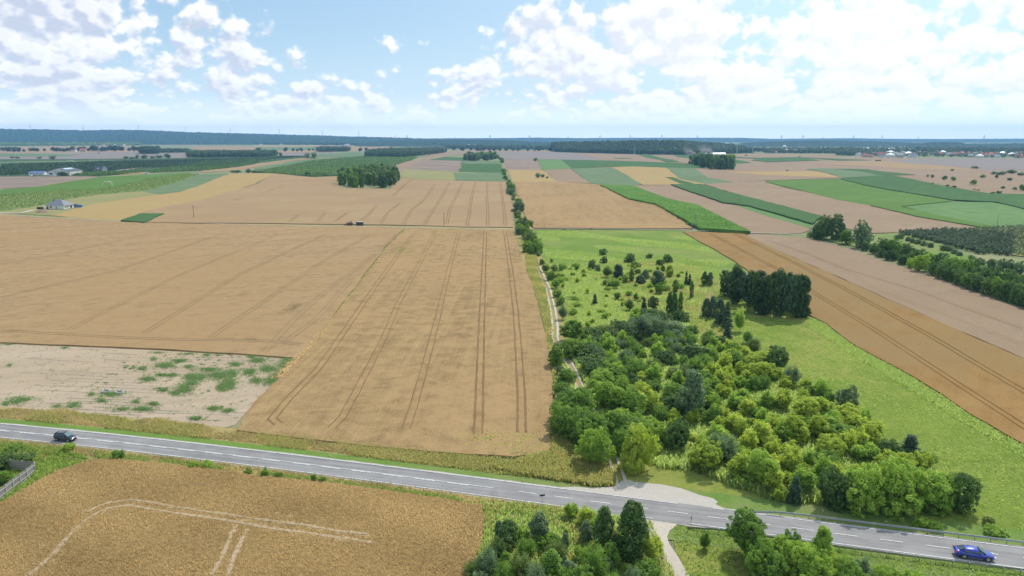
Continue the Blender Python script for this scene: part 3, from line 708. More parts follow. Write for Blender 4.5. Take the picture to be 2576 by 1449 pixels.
# middle right strips
S_('wheat_field', fr('A3', 35, 620, 480, 620, 830, 641, 905, 652, 1180, 797, 1450, 852, 1600, 935, 1830, 1085, 1100, 1083, 240, 1080, 150, 960, 60, 700), FM['wheat'], 4, h=.5)
S_('maize_field', fr('A3', 900, 648, 1220, 655, 1580, 788, 1870, 848, 2030, 930, 2400, 1115, 1890, 1078, 1600, 915, 1450, 835, 1180, 780), FM['corn'], 5, h=1.8)
S_('stubble_field', fr('A3', 1220, 655, 1610, 650, 2130, 830, 2390, 866, 2580, 915, 'A4', 455, 1095, 350, 1135, -10, 1138, 'A3', 2400, 1132, 2030, 940, 1870, 850, 1580, 790), FM['stub'], 4)
S_('field', fr('A3', 2260, 862, 2390, 866, 2576, 912, 'A4', 460, 1040, 460, 1090, 0, 962), FM['pg'], 5)
S_('maize_field', fr('A3', 1605, 645, 1900, 641, 2270, 742, 2500, 800, 'A4', 0, 818, 560, 962, 460, 1035, 0, 905, 'A3', 2390, 858, 2130, 825), FM['dg'], 6, h=1.1)
S_('stubble_field', fr('A3', 1930, 641, 2230, 624, 'A4', 0, 610, 0, 640, 400, 722, 1050, 860, 1500, 965, 2190, 1082, 1800, 1110, 1050, 1135, 800, 1090, 560, 965, 0, 820, 'A3', 2270, 742), FM['stub'], 5)
# near ground
S_('meadow', fr('D', 1320, 578, 1715, 581, 1845, 655, 2030, 792, 2140, 885, 2292, 945, 2450, 1050, 2700, 1185, 3150, 1430, 3150, 1530, 2700, 1470, 1200, 1240, 1250, 1180, 1385, 1150, 1392, 980, 1380, 860, 1345, 720, 1300, 600), FM['meadow'], 1, q=60)
S_('meadow', fr('D', 1345, 579, 1715, 581, 1830, 645, 1890, 690, 1700, 700, 1600, 670, 1400, 665, 1352, 640), FM['meadow2'], 2)
S_('scrub_ground', fr('C', 950, 400, 1200, 300, 1500, 400, 1700, 450, 1760, 700, 1750, 900, 1400, 900, 1380, 700, 1000, 700, 900, 560), FM['scrub'], 2)
S_('grass_strip', fr('D', 1285, 450, 1300, 560, 1296, 600, 1312, 650, 1345, 720, 1378, 860, 1392, 980, 1470, 980, 1440, 900, 1400, 760, 1370, 660, 1340, 580, 1310, 500, 1300, 450), FM['dryg'], 3)
S_('stubble_field', fr('E', -160, 250, 0, 262, 350, 292, 700, 380, 1100, 525, 1350, 595, 2186, 905, 2600, 1060, 3600, 1450, 3600, 2080, 2600, 1520, 2186, 1315, 1400, 973, 800, 703, 0, 352, -140, 300), FM['stub'], 4)
S_('wheat_field', fr('D', 1718, 583, 1872, 588, 1927, 617, 'E', 0, 352, 800, 703, 1400, 973, 2186, 1315, 2600, 1500, 3600, 2050, 'D', 3150, 1440, 2760, 1225, 2600, 1133, 2576, 1118, 2450, 1047, 2370, 992, 2292, 945, 2140, 862, 2075, 812, 2030, 790, 1845, 655), FM['orange'], 3, h=.35)
S_('grass_strip', fr('D', 2200, 590, 2290, 585, 2576, 700, 2700, 760, 2700, 790, 2480, 690, 2050, 600), FM['verge'], 5)
S_('orchard_ground', fr('E', 1100, 248, 1850, 206, 2186, 190, 2700, 170, 2700, 560, 2186, 450, 1800, 400, 1500, 330), FM['dryg'], 6)
S_('wheat_field', fr('D', -120, 528, 0, 541, 130, 550, 310, 559, 640, 567, 870, 570, 1018, 574, 975, 615, 880, 738, 800, 845, 762, 888, 742, 901, 640, 893, 400, 878, 0, 862, -120, 858), FM['wheatl'], 3, h=.35)
S_('wheat_field', fr('D', 1024, 574, 1293, 580, 1312, 650, 1340, 720, 1376, 860, 1390, 960, 1387, 1080, 1382, 1140, 1290, 1149, 1087, 1137, 894, 1119, 740, 1101, 596, 1083, 640, 1012, 745, 908, 768, 886, 885, 740, 980, 615), FM['wheat'], 3, h=.35, q=60)
S_('sandy_field', fr('D', -120, 858, 0, 864, 400, 882, 640, 896, 742, 905, 742, 912, 640, 1015, 592, 1070, 560, 1078, 300, 1062, -120, 1030), FM['sand'], 2)
S_('grass_strip', fr('D', -130, 530, 0, 536, 130, 545, 310, 553, 640, 562, 870, 566, 1293, 574, 1293, 582, 1018, 577, 870, 574, 640, 571, 310, 563, 130, 552, -130, 545), FM['dryg'], 2)

mb = MB()
for k_ in range(26):
    u0 = random.uniform(-20, 330); u1 = min(700 - max(0, (k_ - 12) * 6), u0 + random.uniform(120, 420)); v0 = 872 + k_ * 7.2
    ribbon('x', gp([(u, v0 + (u / 640) * 26 + 1.5 * math.sin(u / 60 + k_)) for u in np.linspace(u0, u1, 12)]), .16, None, 3, join=mb, wjit=.8)
tag(mb.build('soil_furrows', FM['soil2']), None, None, None, 'structure')
# ------------------------------------------------------------------ road: centre line through the traced edge lines
T_ = fr('D', 0, 1066.5, 300, 1099, 649, 1137.8, 966, 1175, 1290, 1214.7, 1527, 1247.6, 1832, 1291.6, 1927, 1303.8, 2224, 1341, 2576, 1380)
B_ = fr('D', 0, 1105, 300, 1138.5, 649, 1177.8, 966, 1217, 1290, 1258, 1559, 1295.7, 1932, 1348.6, 2093, 1371.4, 2402, 1413, 2576, 1432.6)
ct = [P(*q)[:2] for q in T_]; cb = [P(*q)[:2] for q in B_]
ft = np.polyfit([p[0] for p in ct], [p[1] for p in ct], 3); fb = np.polyfit([p[0] for p in cb], [p[1] for p in cb], 3)
fc = (ft + fb) / 2
def road_line(o=0.0, x0=-135, x1=118, step=4.0):
    """o metres to the far side of the centre line"""
    out = []
    for x in np.arange(x0, x1, step):
        y = np.polyval(fc, x); k = np.polyval(np.polyder(fc), x); L = math.hypot(1, k); out.append((x - k / L * o, y + o / L))
    return out
HALF = float(np.mean([abs(np.polyval(ft, x) - np.polyval(fb, x)) * math.cos(math.atan(np.polyval(np.polyder(fc), x))) for x in np.linspace(-80, 70, 9)])) / 2
print('ROAD half width', HALF)
verge_n = [(x, y) for x, y in road_line(HALF + 1.9)] + [(x, y) for x, y in reversed(road_line(HALF))]
def band(o0, o1, x0=-135, x1=118, step=3.0): return road_line(o1, x0, x1, step) + list(reversed(road_line(o0, x0, x1, step)))
S_('road_verge', None, FM['verge'], 4, world=band(HALF - .2, HALF + 2.6))
S_('road_verge', None, FM['dryg'], 3, world=band(HALF + 2.3, HALF + 8.5, x1=-2))
S_('road_verge', None, FM['verge'], 3, world=band(HALF + 2.3, HALF + 5.5, x0=8))
S_('road_verge', None, FM['dryg'], 3, world=band(-HALF - 5.0, -HALF + .2, x1=12))
S_('road_verge', None, FM['verge'], 3, world=band(-HALF - 5.0, -HALF + .2, x0=24))
near_left = gp(fr('D', -260, 1105, 0, 1118, 300, 1160, 230, 1190, 100, 1240, 0, 1300, -100, 1400, -400, 1500, -500, 1200))
S_('rough_grass', None, FM['meadow'], 2, world=near_left)
near_mid = gp(fr('D', 1200, 1260, 1500, 1290, 1640, 1320, 1650, 1350, 1670, 1400, 1720, 1500, 1800, 1700, 900, 1700, 1150, 1500, 1215, 1360, 1215, 1290))
S_('rough_grass', None, FM['meadow'], 2, world=near_mid)
near_right = gp(fr('D', 1690, 1325, 1900, 1345, 2100, 1382, 2576, 1445, 2800, 1475, 2800, 1800, 1800, 1800, 1730, 1460, 1700, 1390))
S_('rough_grass', None, FM['meadow'], 2, world=near_right)
fore = gp(fr('B1', -60, 900, 0, 868, 150, 780, 300, 690, 420, 625, 560, 568, 760, 498, 950, 487, 1500, 540, 1900, 590, 'B2', 0, 632, 640, 690, 1200, 770, 1600, 830, 1915, 888, 1935, 1000, 1925, 1120, 1900, 1250, 1800, 1480, 1600, 1900, 'B1', 1000, 1900, -300, 1900, -400, 1200))
S_('wheat_field', None, FM['wheatf'], 3, world=fore, h=.6, q=80)
road = ribbon('road', road_line(0), HALF * 2 + .55, M_asph, 6, wjit=.012)
for sd in (-1, 1): ribbon('road_shoulder', road_line(sd * (HALF + .38), -135, 118), .42, FM['gravel'], 5, wjit=.55)
ribbon('road_edge_line', road_line(HALF - .05, -135, 28), .13, M_paint, 8)
ribbon('road_edge_line', road_line(HALF - .05, 30, 39), .13, M_paint, 8, dash=(1.6, 1.6))
ribbon('road_edge_line', road_line(HALF - .05, 28 + 12, 118), .13, M_paint, 8)
ribbon('road_edge_line', road_line(-HALF + .05, -135, 17), .13, M_paint, 8)
ribbon('road_edge_line', road_line(-HALF + .05, 17, 27), .13, M_paint, 8, dash=(1.6, 1.8))
ribbon('road_edge_line', road_line(-HALF + .05, 27, 118), .13, M_paint, 8)
ribbon('road_centre_line', road_line(.08, -135, 0), .12, M_paint, 8)
ribbon('road_centre_line', road_line(-.16, -135, 0), .14, M_paint, 8, dash=(3.6, 2.2))
ribbon('road_centre_line', road_line(0, 1, 118), .13, M_paint, 8, dash=(3.0, 2.9))
# gravel pull-offs and lanes
S_('gravel', fr('B3', 380, 705, 700, 712, 880, 700, 'B3', 900, 690, 940, 655, 1000, 640, 1060, 662, 1150, 668, 1300, 685, 1450, 715, 1600, 770, 1720, 800, 1760, 830, 1740, 850, 1850, 900, 1870, 925, 1800, 930, 1500, 880, 1100, 815, 700, 765), FM['gravel'], 5, wob=.004)
S_('gravel', fr('B3', 830, 915, 950, 935, 1140, 962, 1420, 1005, 1400, 1040, 1350, 1075, 1330, 1130, 1350, 1190, 1420, 1290, 1480, 1400, 1560, 1560, 1300, 1560, 1270, 1400, 1230, 1250, 1180, 1100, 1130, 1020, 850, 930), FM['dirt'], 5, wob=.003)
def lane(pts, spacing=1.55, w=.62, L=5, mat='dirt', name='farm_track'):
    p = densify([q[:2] for q in gp(pts)], False, 60); mb = MB()
    for o in (-spacing / 2, spacing / 2): ribbon('x', p, w, None, L, off=o, join=mb, wjit=.22)
    return tag(mb.build(name, FM[mat]), None, None, None, 'structure')
trk = fr('C', 235, 280, 255, 320, 290, 400, 322, 470, 342, 560, 362, 640, 375, 730, 382, 800, 378, 880, 400, 940, 450, 1030, 505, 1110, 550, 1195, 'D', 1452, 960, 1475, 1010, 1500, 1060, 1520, 1100, 'B3', 868, 340, 866, 420, 888, 500, 920, 600, 950, 690)
lane(trk)
lane(fr('D', -60, 537, 0, 540.5, 130, 548.5, 310, 558, 640, 566, 870, 570, 1290, 577), 1.7, .8, 4)
lane(fr('D', 1340, 576.5, 1500, 577, 1720, 580, 1900, 588, 2040, 592, 2200, 592), 1.7, .7, 8)
ribbon('farm_road', gp(fr('A1', 960, 545, 1160, 510, 1480, 470, 2060, 410, 2576, 380, 'A2', 240, 358)), 6, FM['gravel'], 4)
ribbon('farm_track', gp(fr('A1', -100, 925, 30, 932, 200, 936, 330, 905, 380, 900)), 4, FM['dirt'], 5)
ribbon('farm_track', gp(fr('A1', 1900, 540, 2100, 542, 2400, 541)), 3, FM['dirt'], 6)

# tyre tracks through the crops
RUTS = [
 ('rut', .42, .35, [fr('D', 1270, 583, 1285, 680, 1298, 790, 1306, 900, 1312, 1000, 1312, 1090), fr('D', 1221, 583, 1217, 680, 1213, 780, 1209, 900, 1206, 1000, 1203, 1092)]),
 ('rut', .24, .35, [fr('D', 1155, 582, 1127, 690, 1101, 800, 1070, 920, 1042, 1020, 1022, 1080), fr('D', 1096, 582, 1058, 660, 1004, 760, 962, 860, 905, 970, 862, 1050, 835, 1078), fr('D', 700, 1068, 684, 1055, 730, 1000, 800, 930, 880, 815, 945, 720, 1003, 640, 1040, 590)]),
 ('rutl', .2, .35, [fr('D', 1000, 590, 945, 640, 830, 725, 745, 800, 665, 885), fr('D', 935, 590, 825, 650, 645, 772, 530, 850), fr('D', 820, 590, 605, 690, 365, 838), fr('D', 700, 590, 435, 700, 170, 832), fr('D', 560, 588, 300, 680, 0, 750), fr('D', 0, 832, 300, 850, 480, 856, 660, 858, 760, 868), fr('D', 380, 588, 150, 640, 0, 665), fr('D', 995, 590, 905, 680, 800, 800, 690, 880)]),
 ('rut', .42, .5, [fr('A2', 2320, 622, 2315, 750, 2325, 1060), fr('A2', 2200, 622, 2165, 760, 2118, 1062), fr('A2', 2078, 622, 2010, 760, 1940, 900, 1915, 1040), fr('A2', 1945, 622, 1860, 780, 1780, 900, 1695, 1048), fr('A2', 1800, 640, 1690, 800, 1560, 900, 1480, 1042), fr('A2', 1450, 830, 1330, 920, 1255, 1035), fr('A2', 1220, 850, 1150, 930, 1060, 1010),
   fr('A2', 2445, 624, 2480, 850, 2500, 1068), fr('A2', 930, 920, 800, 1015), fr('A2', 700, 925, 630, 1015), fr('A2', 430, 950, 350, 1015), fr('A2', 1560, 600, 1380, 760)]),
 ('rutl', .42, .5, [fr('A3', 140, 630, 215, 760, 310, 890, 330, 960, 415, 1055, 500, 1060), fr('A3', 315, 640, 450, 790, 590, 890, 735, 1050), fr('A3', 565, 650, 660, 720, 760, 800), fr('A3', 890, 850, 1030, 940, 1140, 1030), fr('A3', 850, 670, 940, 740, 1045, 800), fr('A3', 1320, 870, 1430, 940, 1555, 1035)]),
 ('ruto', .3, .35, [fr('D', 1790, 590, 1960, 680, 2060, 745, 2200, 830, 2400, 960, 2600, 1090), fr('D', 1850, 590, 1975, 650, 2130, 730, 2330, 840, 2600, 1000)]),
 ('rutl', .3, .0, [fr('E', 0, 300, 500, 480, 700, 560, 900, 620, 1300, 740, 1700, 890, 2186, 1060), fr('E', 300, 400, 780, 620, 840, 690, 1200, 830, 1700, 1010, 2186, 1200)]),
]
FM['ruto'] = field_mat('orange_rut', (.20, .11, .035), (.30, .18, .065), None, 5, fine=2.5, streak=.1)
for mk_, rw_, hh, paths in RUTS:
    mb = MB()
    for pth in paths:
        wp = gp(pth, hh); w_ = densify([q[:2] for q in wp], False, 60)
        far_ = math.hypot(*w_[len(w_) // 2]); rw = rw_
        sub = [(x + random.uniform(-.06, .06), y + random.uniform(-.06, .06)) for x, y in w_]
        for o in (-.82, .82): ribbon('x', sub, rw, None, 4, h=hh, off=o, join=mb, wjit=.35, dz=.03)
    tag(mb.build('tyre_tracks', FM[mk_]), None, None, None, 'structure')
#@@PART3
# ------------------------------------------------------------------ haze: one closed box of thin air round everything
hv = MB().box(0, 6500, 125, 30000, 13600, 262)
m, n, b = base_mat('haze_air'); n.n.remove(b)
pv = n.add('ShaderNodeVolumePrincipled'); pv.inputs['Color'].default_value = (.28, .60, 1.0, 1); pv.inputs['Density'].default_value = 6.6e-5; pv.inputs['Anisotropy'].default_value = .2
n.l.new(pv.outputs[0], n.n['Material Output'].inputs['Volume'])
tag(hv.build('haze', m), kind='stuff')

# ------------------------------------------------------------------ trees and shrubs placed where the photograph shows them
NATW = {'maple': .95, 'broad': 1.2, 'willow': 1.05, 'shoots': .72, 'birch': .46, 'poplar': .42, 'spruce': .42, 'pine': .68, 'bush': 1.42, 'small': 1.05, 'grove': .5, 'fruit': .95}
def px(x, y, h, wd, kind, mat, label, group=None, frame='D', parts=True, **kw):
    k = FR[frame][2]; (u, v), = fr(frame, x, y); hp, wp = h / k, wd / k
    p = P(u, v); sd = CAM_H / math.hypot(math.hypot(p[0], p[1]), CAM_H); cdp = math.sqrt(1 - sd * sd)
    drop = .55 * (wp / 2) * sd; p = P(u, v - drop); s = ppm(p)
    H = max(.5, (hp - drop) / (s * cdp)); W = wp / s
    return plant(kind, p, H, max(.35, min(2.6, W / H / NATW[kind])), mat, label, group, parts, **kw)
G1 = 'trees and shrubs of the overgrown plot'
spec = [  # frame, x, y(base), height, width, kind, leaves, label
 ('C', 788, 182, 62, 76, 'bush', 'dark', 'dark rounded shrub standing furthest out in the green meadow'),
 ('C', 797, 252, 66, 74, 'bush', 'dark', 'grey-green shrub just below the dark one out in the meadow'),
 ('C', 692, 302, 86, 92, 'bush', 'dark', 'dark squat shrub at the left end of the meadow scatter'),
 ('C', 745, 324, 66, 56, 'bush', 'grey', 'small dull shrub touching the squat dark shrub'),
 ('C', 1015, 244, 82, 112, 'bush', 'dark', 'spreading dark shrub with ragged top on the meadow edge'),
 ('C', 1062, 288, 56, 92, 'bush', 'mid', 'low light shrub under the spreading ragged one'),
 ('C', 1182, 207, 44, 66, 'bush', 'dark', 'little lone dark dome of a shrub in the meadow'),
 ('C', 1336, 246, 80, 98, 'bush', 'dark', 'largest dark round shrub, right end of the meadow scatter'),
 ('C', 1264, 272, 66, 82, 'bush', 'dark', 'dark shrub leaning on the largest round one'),
 ('C', 820, 378, 115, 112, 'willow', 'olive', 'pale feathery willow bush left of the dark pine'),
 ('C', 915, 378, 120, 100, 'pine', 'pine', 'dark bushy pine beside the pale feathery willow'),
 ('C', 565, 312, 58, 38, 'small', 'mid', 'tiny shrub alone on the yellow-green weeds'),
 ('C', 432, 318, 70, 50, 'bush', 'mid', 'small shrub just right of the track hedge top'),
 ('C', 1030, 402, 115, 50, 'birch', 'olive', 'slim pale young birch among the small pines'),
 ('C', 1080, 342, 50, 62, 'bush', 'dark', 'low dark bush behind the slim pale birch'),
 ('C', 1147, 388, 88, 66, 'pine', 'grey', 'grey-green young pine right of the slim birch'),
 ('C', 1103, 424, 76, 90, 'pine', 'pine', 'squat dark pine in front of the grey-green pine'),
 ('C', 975, 418, 72, 64, 'bush', 'mid', 'soft green shrub between the dark pine and the birch'),
 ('C', 1252, 440, 130, 140, 'pine', 'grey', 'broad grey-green pine, widest in the upper plot'),
 ('C', 1296, 322, 56, 40, 'birch', 'olive', 'tiny birch below the round meadow shrubs'),
 ('C', 1350, 368, 110, 64, 'birch', 'yellow', 'thin yellowish birch above the broad pine'),
 ('C', 890, 468, 105, 100, 'willow', 'mid', 'light rounded willow bush below the dark bushy pine'),
 ('C', 800, 445, 70, 66, 'willow', 'olive', 'small olive willow at the left of the light rounded one'),
 ('C', 905, 564, 90, 84, 'shoots', 'mid', 'leafy sapling clump below the light rounded willow'),
 ('C', 718, 604, 98, 56, 'spruce', 'pine', 'lone little dark spruce in the bright weed patch'),
 ('C', 1258, 514, 105, 86, 'bush', 'mid', 'mid-green round bush below the broad pine'),
 ('C', 1400, 494, 115, 62, 'birch', 'mid', 'upright young birch at the centre of the dry grass'),
 ('C', 1490, 434, 125, 42, 'spruce', 'pine', 'slim dark spruce, left one of a close pair'),
 ('C', 1520, 438, 105, 50, 'spruce', 'pine', 'second dark spruce of the close pair, slightly shorter'),
 ('C', 1645, 442, 125, 56, 'birch', 'dark', 'taller tree of the small group left of the dark block'),
 ('C', 1690, 440, 118, 60, 'birch', 'grey', 'grey-green tree in the small group by the dark block'),
 ('C', 1535, 550, 155, 42, 'birch', 'olive', 'tall wispy birch on the dry slope'),
 ('C', 1134, 646, 112, 56, 'spruce', 'pine', 'small dark spruce beside the dusky round tree'),
 ('C', 1210, 660, 140, 88, 'maple', 'dark', 'dusky round tree right of the small dark spruce'),
 ('C', 1345, 682, 190, 60, 'birch', 'dark', 'left stem of the tall dark birch clump'),
 ('C', 1385, 690, 200, 64, 'birch', 'dark', 'tallest of the dark birch clump on the slope'),
 ('C', 1440, 664, 180, 56, 'birch', 'mid', 'right-hand birch of the tall dark clump'),
 ('C', 1396, 736, 90, 70, 'bush', 'dark', 'dark bush at the foot of the birch clump'),
 ('C', 1010, 655, 115, 110, 'willow', 'olive', 'reddish-footed pale willow left of the small spruce'),
 ('C', 1066, 566, 72, 62, 'shoots', 'mid', 'sparse sapling on the dry patch above the pale willow'),
 ('C', 1508, 762, 34, 30, 'small', 'grey', 'tiny seedling alone on the bare grey patch'),
 ('C', 1660, 706, 160, 92, 'pine', 'grey', 'pale left edge pine of the front pine group'),
 ('C', 1715, 716, 185, 86, 'pine', 'pine', 'second pine from the left in the front pine group'),
 ('C', 1775, 770, 215, 100, 'pine', 'pine', 'big dark pine in the middle of the front group'),
 ('C', 1835, 800, 240, 90, 'spruce', 'pine', 'tall pointed spruce at the right of the pine group'),
 ('C', 1838, 896, 170, 92, 'spruce', 'pine', 'dark spruce standing lowest of the front pine group'),
 ('C', 1945, 835, 225, 112, 'shoots', 'bright', 'bright fresh-green young tree right of the pine group'),
 ('C', 2065, 1035, 190, 170, 'willow', 'olive', 'brownish-green willow on the open grass edge'),
 ('C', 2010, 940, 130, 120, 'shoots', 'mid', 'loose green sapling behind the brownish-green willow'),
 ('C', 1885, 1080, 160, 120, 'maple', 'mid', 'green tree left of the brownish-green willow'),
 ('C', 1520, 1035, 125, 90, 'maple', 'dark', 'small dark tree among the golden saplings'),
 ('D', 1955, 945, 75, 62, 'maple', 'dark', 'dark twin-crowned tree above the silvery bush'),
 ('D', 1988, 985, 68, 66, 'willow', 'grey', 'silvery-grey bush at the right edge of the thicket'),
 ('D', 2040, 1005, 40, 50, 'bush', 'mid', 'small green bush right of the silvery-grey one'),
 ('D', 2128, 1050, 84, 60, 'broad', 'grey', 'grey-green tree on the meadow edge beside saplings'),
 ('D', 2085, 1030, 56, 44, 'shoots', 'mid', 'slim sapling left of the grey-green meadow-edge tree'),
 ('D', 2172, 1085, 60, 44, 'shoots', 'bright', 'thin bare-stemmed sapling at the meadow side'),
 ('D', 2285, 1175, 84, 74, 'spruce', 'pine', 'dark spiky spruce behind the great golden maple'),
 ('D', 2232, 1170, 66, 86, 'broad', 'dark', 'dark spreading tree left of the spiky spruce'),
 ('D', 1738, 1065, 128, 70, 'birch', 'grey', 'tall weeping grey-green birch in mid thicket'),
 ('D', 1737, 1000, 60, 40, 'birch', 'grey', 'birch top showing above the weeping grey birch'),
 ('D', 1815, 985, 70, 56, 'shoots', 'yellow', 'golden young tree right of the weeping birch'),
 ('D', 1630, 870, 92, 120, 'willow', 'grey', 'vase-shaped dusky willow at the top of the thicket'),
 ('D', 1690, 862, 66, 110, 'willow', 'grey', 'wide silver-green willow right of the vase-shaped one'),
 ('D', 1440, 865, 62, 74, 'maple', 'mid', 'green tree at the bend of the dirt track'),
 ('D', 1440, 905, 60, 72, 'broad', 'mid', 'lush tree just below the bend of the track'),
 ('D', 1478, 910, 46, 80, 'broad', 'dark', 'glossy dark shrub right of the lush track tree'),
 ('D', 1398, 925, 58, 46, 'maple', 'mid', 'small tree on the field side of the track'),
 ('D', 1495, 955, 44, 56, 'broad', 'dark', 'dark rounded bush above the lower end of the track'),
 ('D', 1600, 960, 62, 80, 'willow', 'mid', 'mid-green willow right of the track end'),
 ('D', 1596, 990, 50, 54, 'bush', 'dark', 'deep shaded bush below the mid-green willow'),
 ('D', 1452, 1075, 96, 105, 'broad', 'mid', 'big lime tree crown on the left front corner'),
 ('D', 1425, 1105, 90, 84, 'broad', 'mid', 'leftmost dense tree where it shades the wheat'),
 ('D', 1480, 1130, 104, 110, 'broad', 'mid', 'leafy tree in the middle of the left front corner'),
 ('D', 1418, 1060, 70, 60, 'broad', 'mid', 'upper left tree on the edge of the wheat'),
 ('D', 1498, 1180, 100, 94, 'broad', 'bright', 'green tree left of the gravel lane mouth'),
 ('D', 1600, 1196, 128, 102, 'broad', 'yellow', 'round gold-topped tree right of the gravel lane mouth'),
 ('D', 1540, 1110, 76, 70, 'maple', 'mid', 'tree arching over the lane behind the mouth'),
 ('D', 1640, 1130, 70, 70, 'maple', 'bright', 'light green tree behind the round gold-topped one'),
 ('D', 1702, 1140, 82, 80, 'broad', 'dark', 'dark dense tree between gold-topped tree and silver willow'),
 ('D', 1815, 1175, 88, 116, 'willow', 'grey', 'wide silver-leaved willow near the gravel lay-by'),
 ('D', 1760, 1178, 60, 60, 'shoots', 'bright', 'bright sapling at the foot of the silver-leaved willow'),
 ('D', 1915, 1235, 100, 92, 'maple', 'bright', 'rounded light tree right of the silver-leaved willow'),
 ('D', 1998, 1272, 76, 42, 'spruce', 'pine', 'small dark cone-shaped conifer near the guard rail'),
 ('D', 2100, 1290, 110, 96, 'broad', 'dark', 'shadowy left shoulder tree of the great golden maple'),
 ('D', 2170, 1300, 125, 120, 'broad', 'bright', 'left half of the great golden maple group by the rail'),
 ('D', 2250, 1305, 140, 150, 'broad', 'bright', 'great golden maple behind the far guard rail'),
 ('D', 2340, 1300, 120, 130, 'broad', 'bright', 'right flank tree of the great golden maple group'),
 ('D', 2410, 1292, 116, 92, 'broad', 'dark', 'dark oval tree at the right end of the roadside thicket'),
 ('D', 2315, 1330, 30, 46, 'bush', 'bright', 'low bright bush right behind the far rail'),
 ('D', 2345, 1336, 28, 46, 'bush', 'bright', 'second low bright bush behind the far rail'),
 ('D', 2500, 1352, 26, 66, 'bush', 'bright', 'flat bright bush near the right end of the far rail'),
 ('D', 2485, 1325, 24, 34, 'bush', 'olive', 'little olive bush above the flat bright one'),
 # track hedge, upper left of the plot
 ('C', 270, 262, 54, 54, 'bush', 'dark', 'dark bush at the top of the track hedge'), ('C', 352, 245, 40, 26, 'small', 'grey', 'thin grey shrub right of the top hedge bush'),
 ('C', 300, 330, 84, 92, 'willow', 'olive', 'olive bush second down in the track hedge'), ('C', 375, 330, 80, 90, 'willow', 'olive', 'olive bush right of the second hedge bush'),
 ('C', 345, 400, 96, 92, 'bush', 'mid', 'green bush third down in the track hedge'), ('C', 400, 400, 76, 76, 'willow', 'olive', 'pale bush backing the third hedge bush'),
 ('C', 385, 470, 96, 110, 'willow', 'mid', 'fluffy bush fourth down in the track hedge'), ('C', 400, 545, 78, 82, 'bush', 'mid', 'round bush fifth down in the track hedge'),
 ('C', 425, 615, 84, 84, 'bush', 'olive', 'dull bush sixth down in the track hedge'), ('C', 446, 735, 140, 116, 'willow', 'grey', 'largest grey-green bush of the track hedge'),
 # bottom, this side of the road
 ('D', 1436, 1312, 56, 46, 'shoots', 'bright', 'bright green sapling right at the road edge'), ('D', 1475, 1330, 54, 56, 'shoots', 'yellow', 'yellow-green sapling next to the bright roadside one'),
 ('D', 1518, 1390, 112, 58, 'poplar', 'dark', 'dark grey-green tree left of the tall glossy one'), ('D', 1588, 1420, 150, 84, 'poplar', 'dark', 'tall glossy green tree beside the lower gravel lane'),
 ('D', 1550, 1400, 66, 44, 'shoots', 'olive', 'olive sapling wedged between the two tall roadside trees'), ('D', 1638, 1425, 92, 66, 'shoots', 'yellow', 'thin yellow-leaved sapling leaning over the lower lane'),
 ('D', 1495, 1475, 105, 96, 'willow', 'mid', 'feathery green willow below the dark roadside tree'), ('D', 1280, 1385, 72, 56, 'birch', 'dark', 'dark young birch at the left of the bottom group'),
 ('D', 1355, 1375, 80, 56, 'birch', 'grey', 'grey-green nodding birch in the bottom group'), ('D', 1230, 1475, 96, 86, 'willow', 'grey', 'grey willow at the corner of the near wheat field'),
 ('D', 1310, 1475, 84, 92, 'willow', 'olive', 'olive willow at the bottom edge of the photo'), ('D', 1385, 1470, 82, 60, 'birch', 'mid', 'slender birch between the bottom willows'),
 ('D', 1430, 1478, 60, 50, 'birch', 'grey', 'small grey birch beside the slender one'), ('D', 1590, 1500, 76, 60, 'willow', 'grey', 'silvery willow below the tall glossy tree'),
 ('D', 1205, 1500, 60, 60, 'bush', 'grey', 'grey bush at the very corner of the near wheat'), ('D', 1265, 1520, 60, 90, 'willow', 'grey', 'low grey willow cut by the bottom edge'),
 ('D', 1325, 1420, 66, 70, 'willow', 'mid', 'green willow in the middle of the bottom group'), ('D', 1250, 1425, 60, 56, 'broad', 'dark', 'dark shrub near the corner of the near wheat'), ('D', 1535, 1440, 70, 60, 'maple', 'mid', 'mid-green tree at the foot of the tall glossy one'), ('D', 1460, 1420, 54, 50, 'shoots', 'bright', 'bright sapling in the grass of the bottom group'),
 ('D', 1345, 1510, 90, 90, 'willow', 'grey', 'grey-green willow filling the bottom edge of the group'), ('D', 1450, 1520, 90, 90, 'broad', 'mid', 'green shrub mass at the bottom edge by the lane'), ('D', 1540, 1520, 80, 80, 'willow', 'mid', 'willow at the bottom edge left of the lower lane'), ('D', 1500, 1350, 50, 50, 'maple', 'bright', 'light tree hugging the dark grey-green roadside tree'),
 ('D', 1920, 1475, 110, 100, 'broad', 'mid', 'green tree under the leafy round one at the bottom edge'), ('D', 2050, 1500, 100, 110, 'broad', 'bright', 'broad light bush at the bottom edge below the rail'), ('D', 2130, 1510, 100, 100, 'broad', 'mid', 'dense green bush at the bottom edge below the rail'), ('D', 2290, 1520, 80, 90, 'broad', 'bright', 'bushy light tree at the bottom edge towards the blue car'), ('D', 1985, 1425, 80, 80, 'broad', 'mid', 'round green tree tight behind the near rail'),
 ('D', 1560, 1150, 70, 80, 'broad', 'mid', 'shaded tree at the back of the gravel lane mouth'), ('D', 1530, 1040, 80, 90, 'maple', 'bright', 'sunlit tree above the left front corner group'), ('D', 1590, 1060, 76, 80, 'broad', 'mid', 'green tree right of the sunlit one above the corner group'),
 ('D', 1773, 1388, 52, 40, 'shoots', 'mid', 'small round bush on the grass by the near rail'), ('D', 1875, 1415, 124, 106, 'maple', 'mid', 'leafy round tree growing over the near rail'),
 ('D', 1950, 1448, 96, 96, 'broad', 'bright', 'yellow-green tree right of the leafy round one'), ('D', 2005, 1462, 108, 100, 'broad', 'bright', 'wide yellow-green tree below the near rail'),
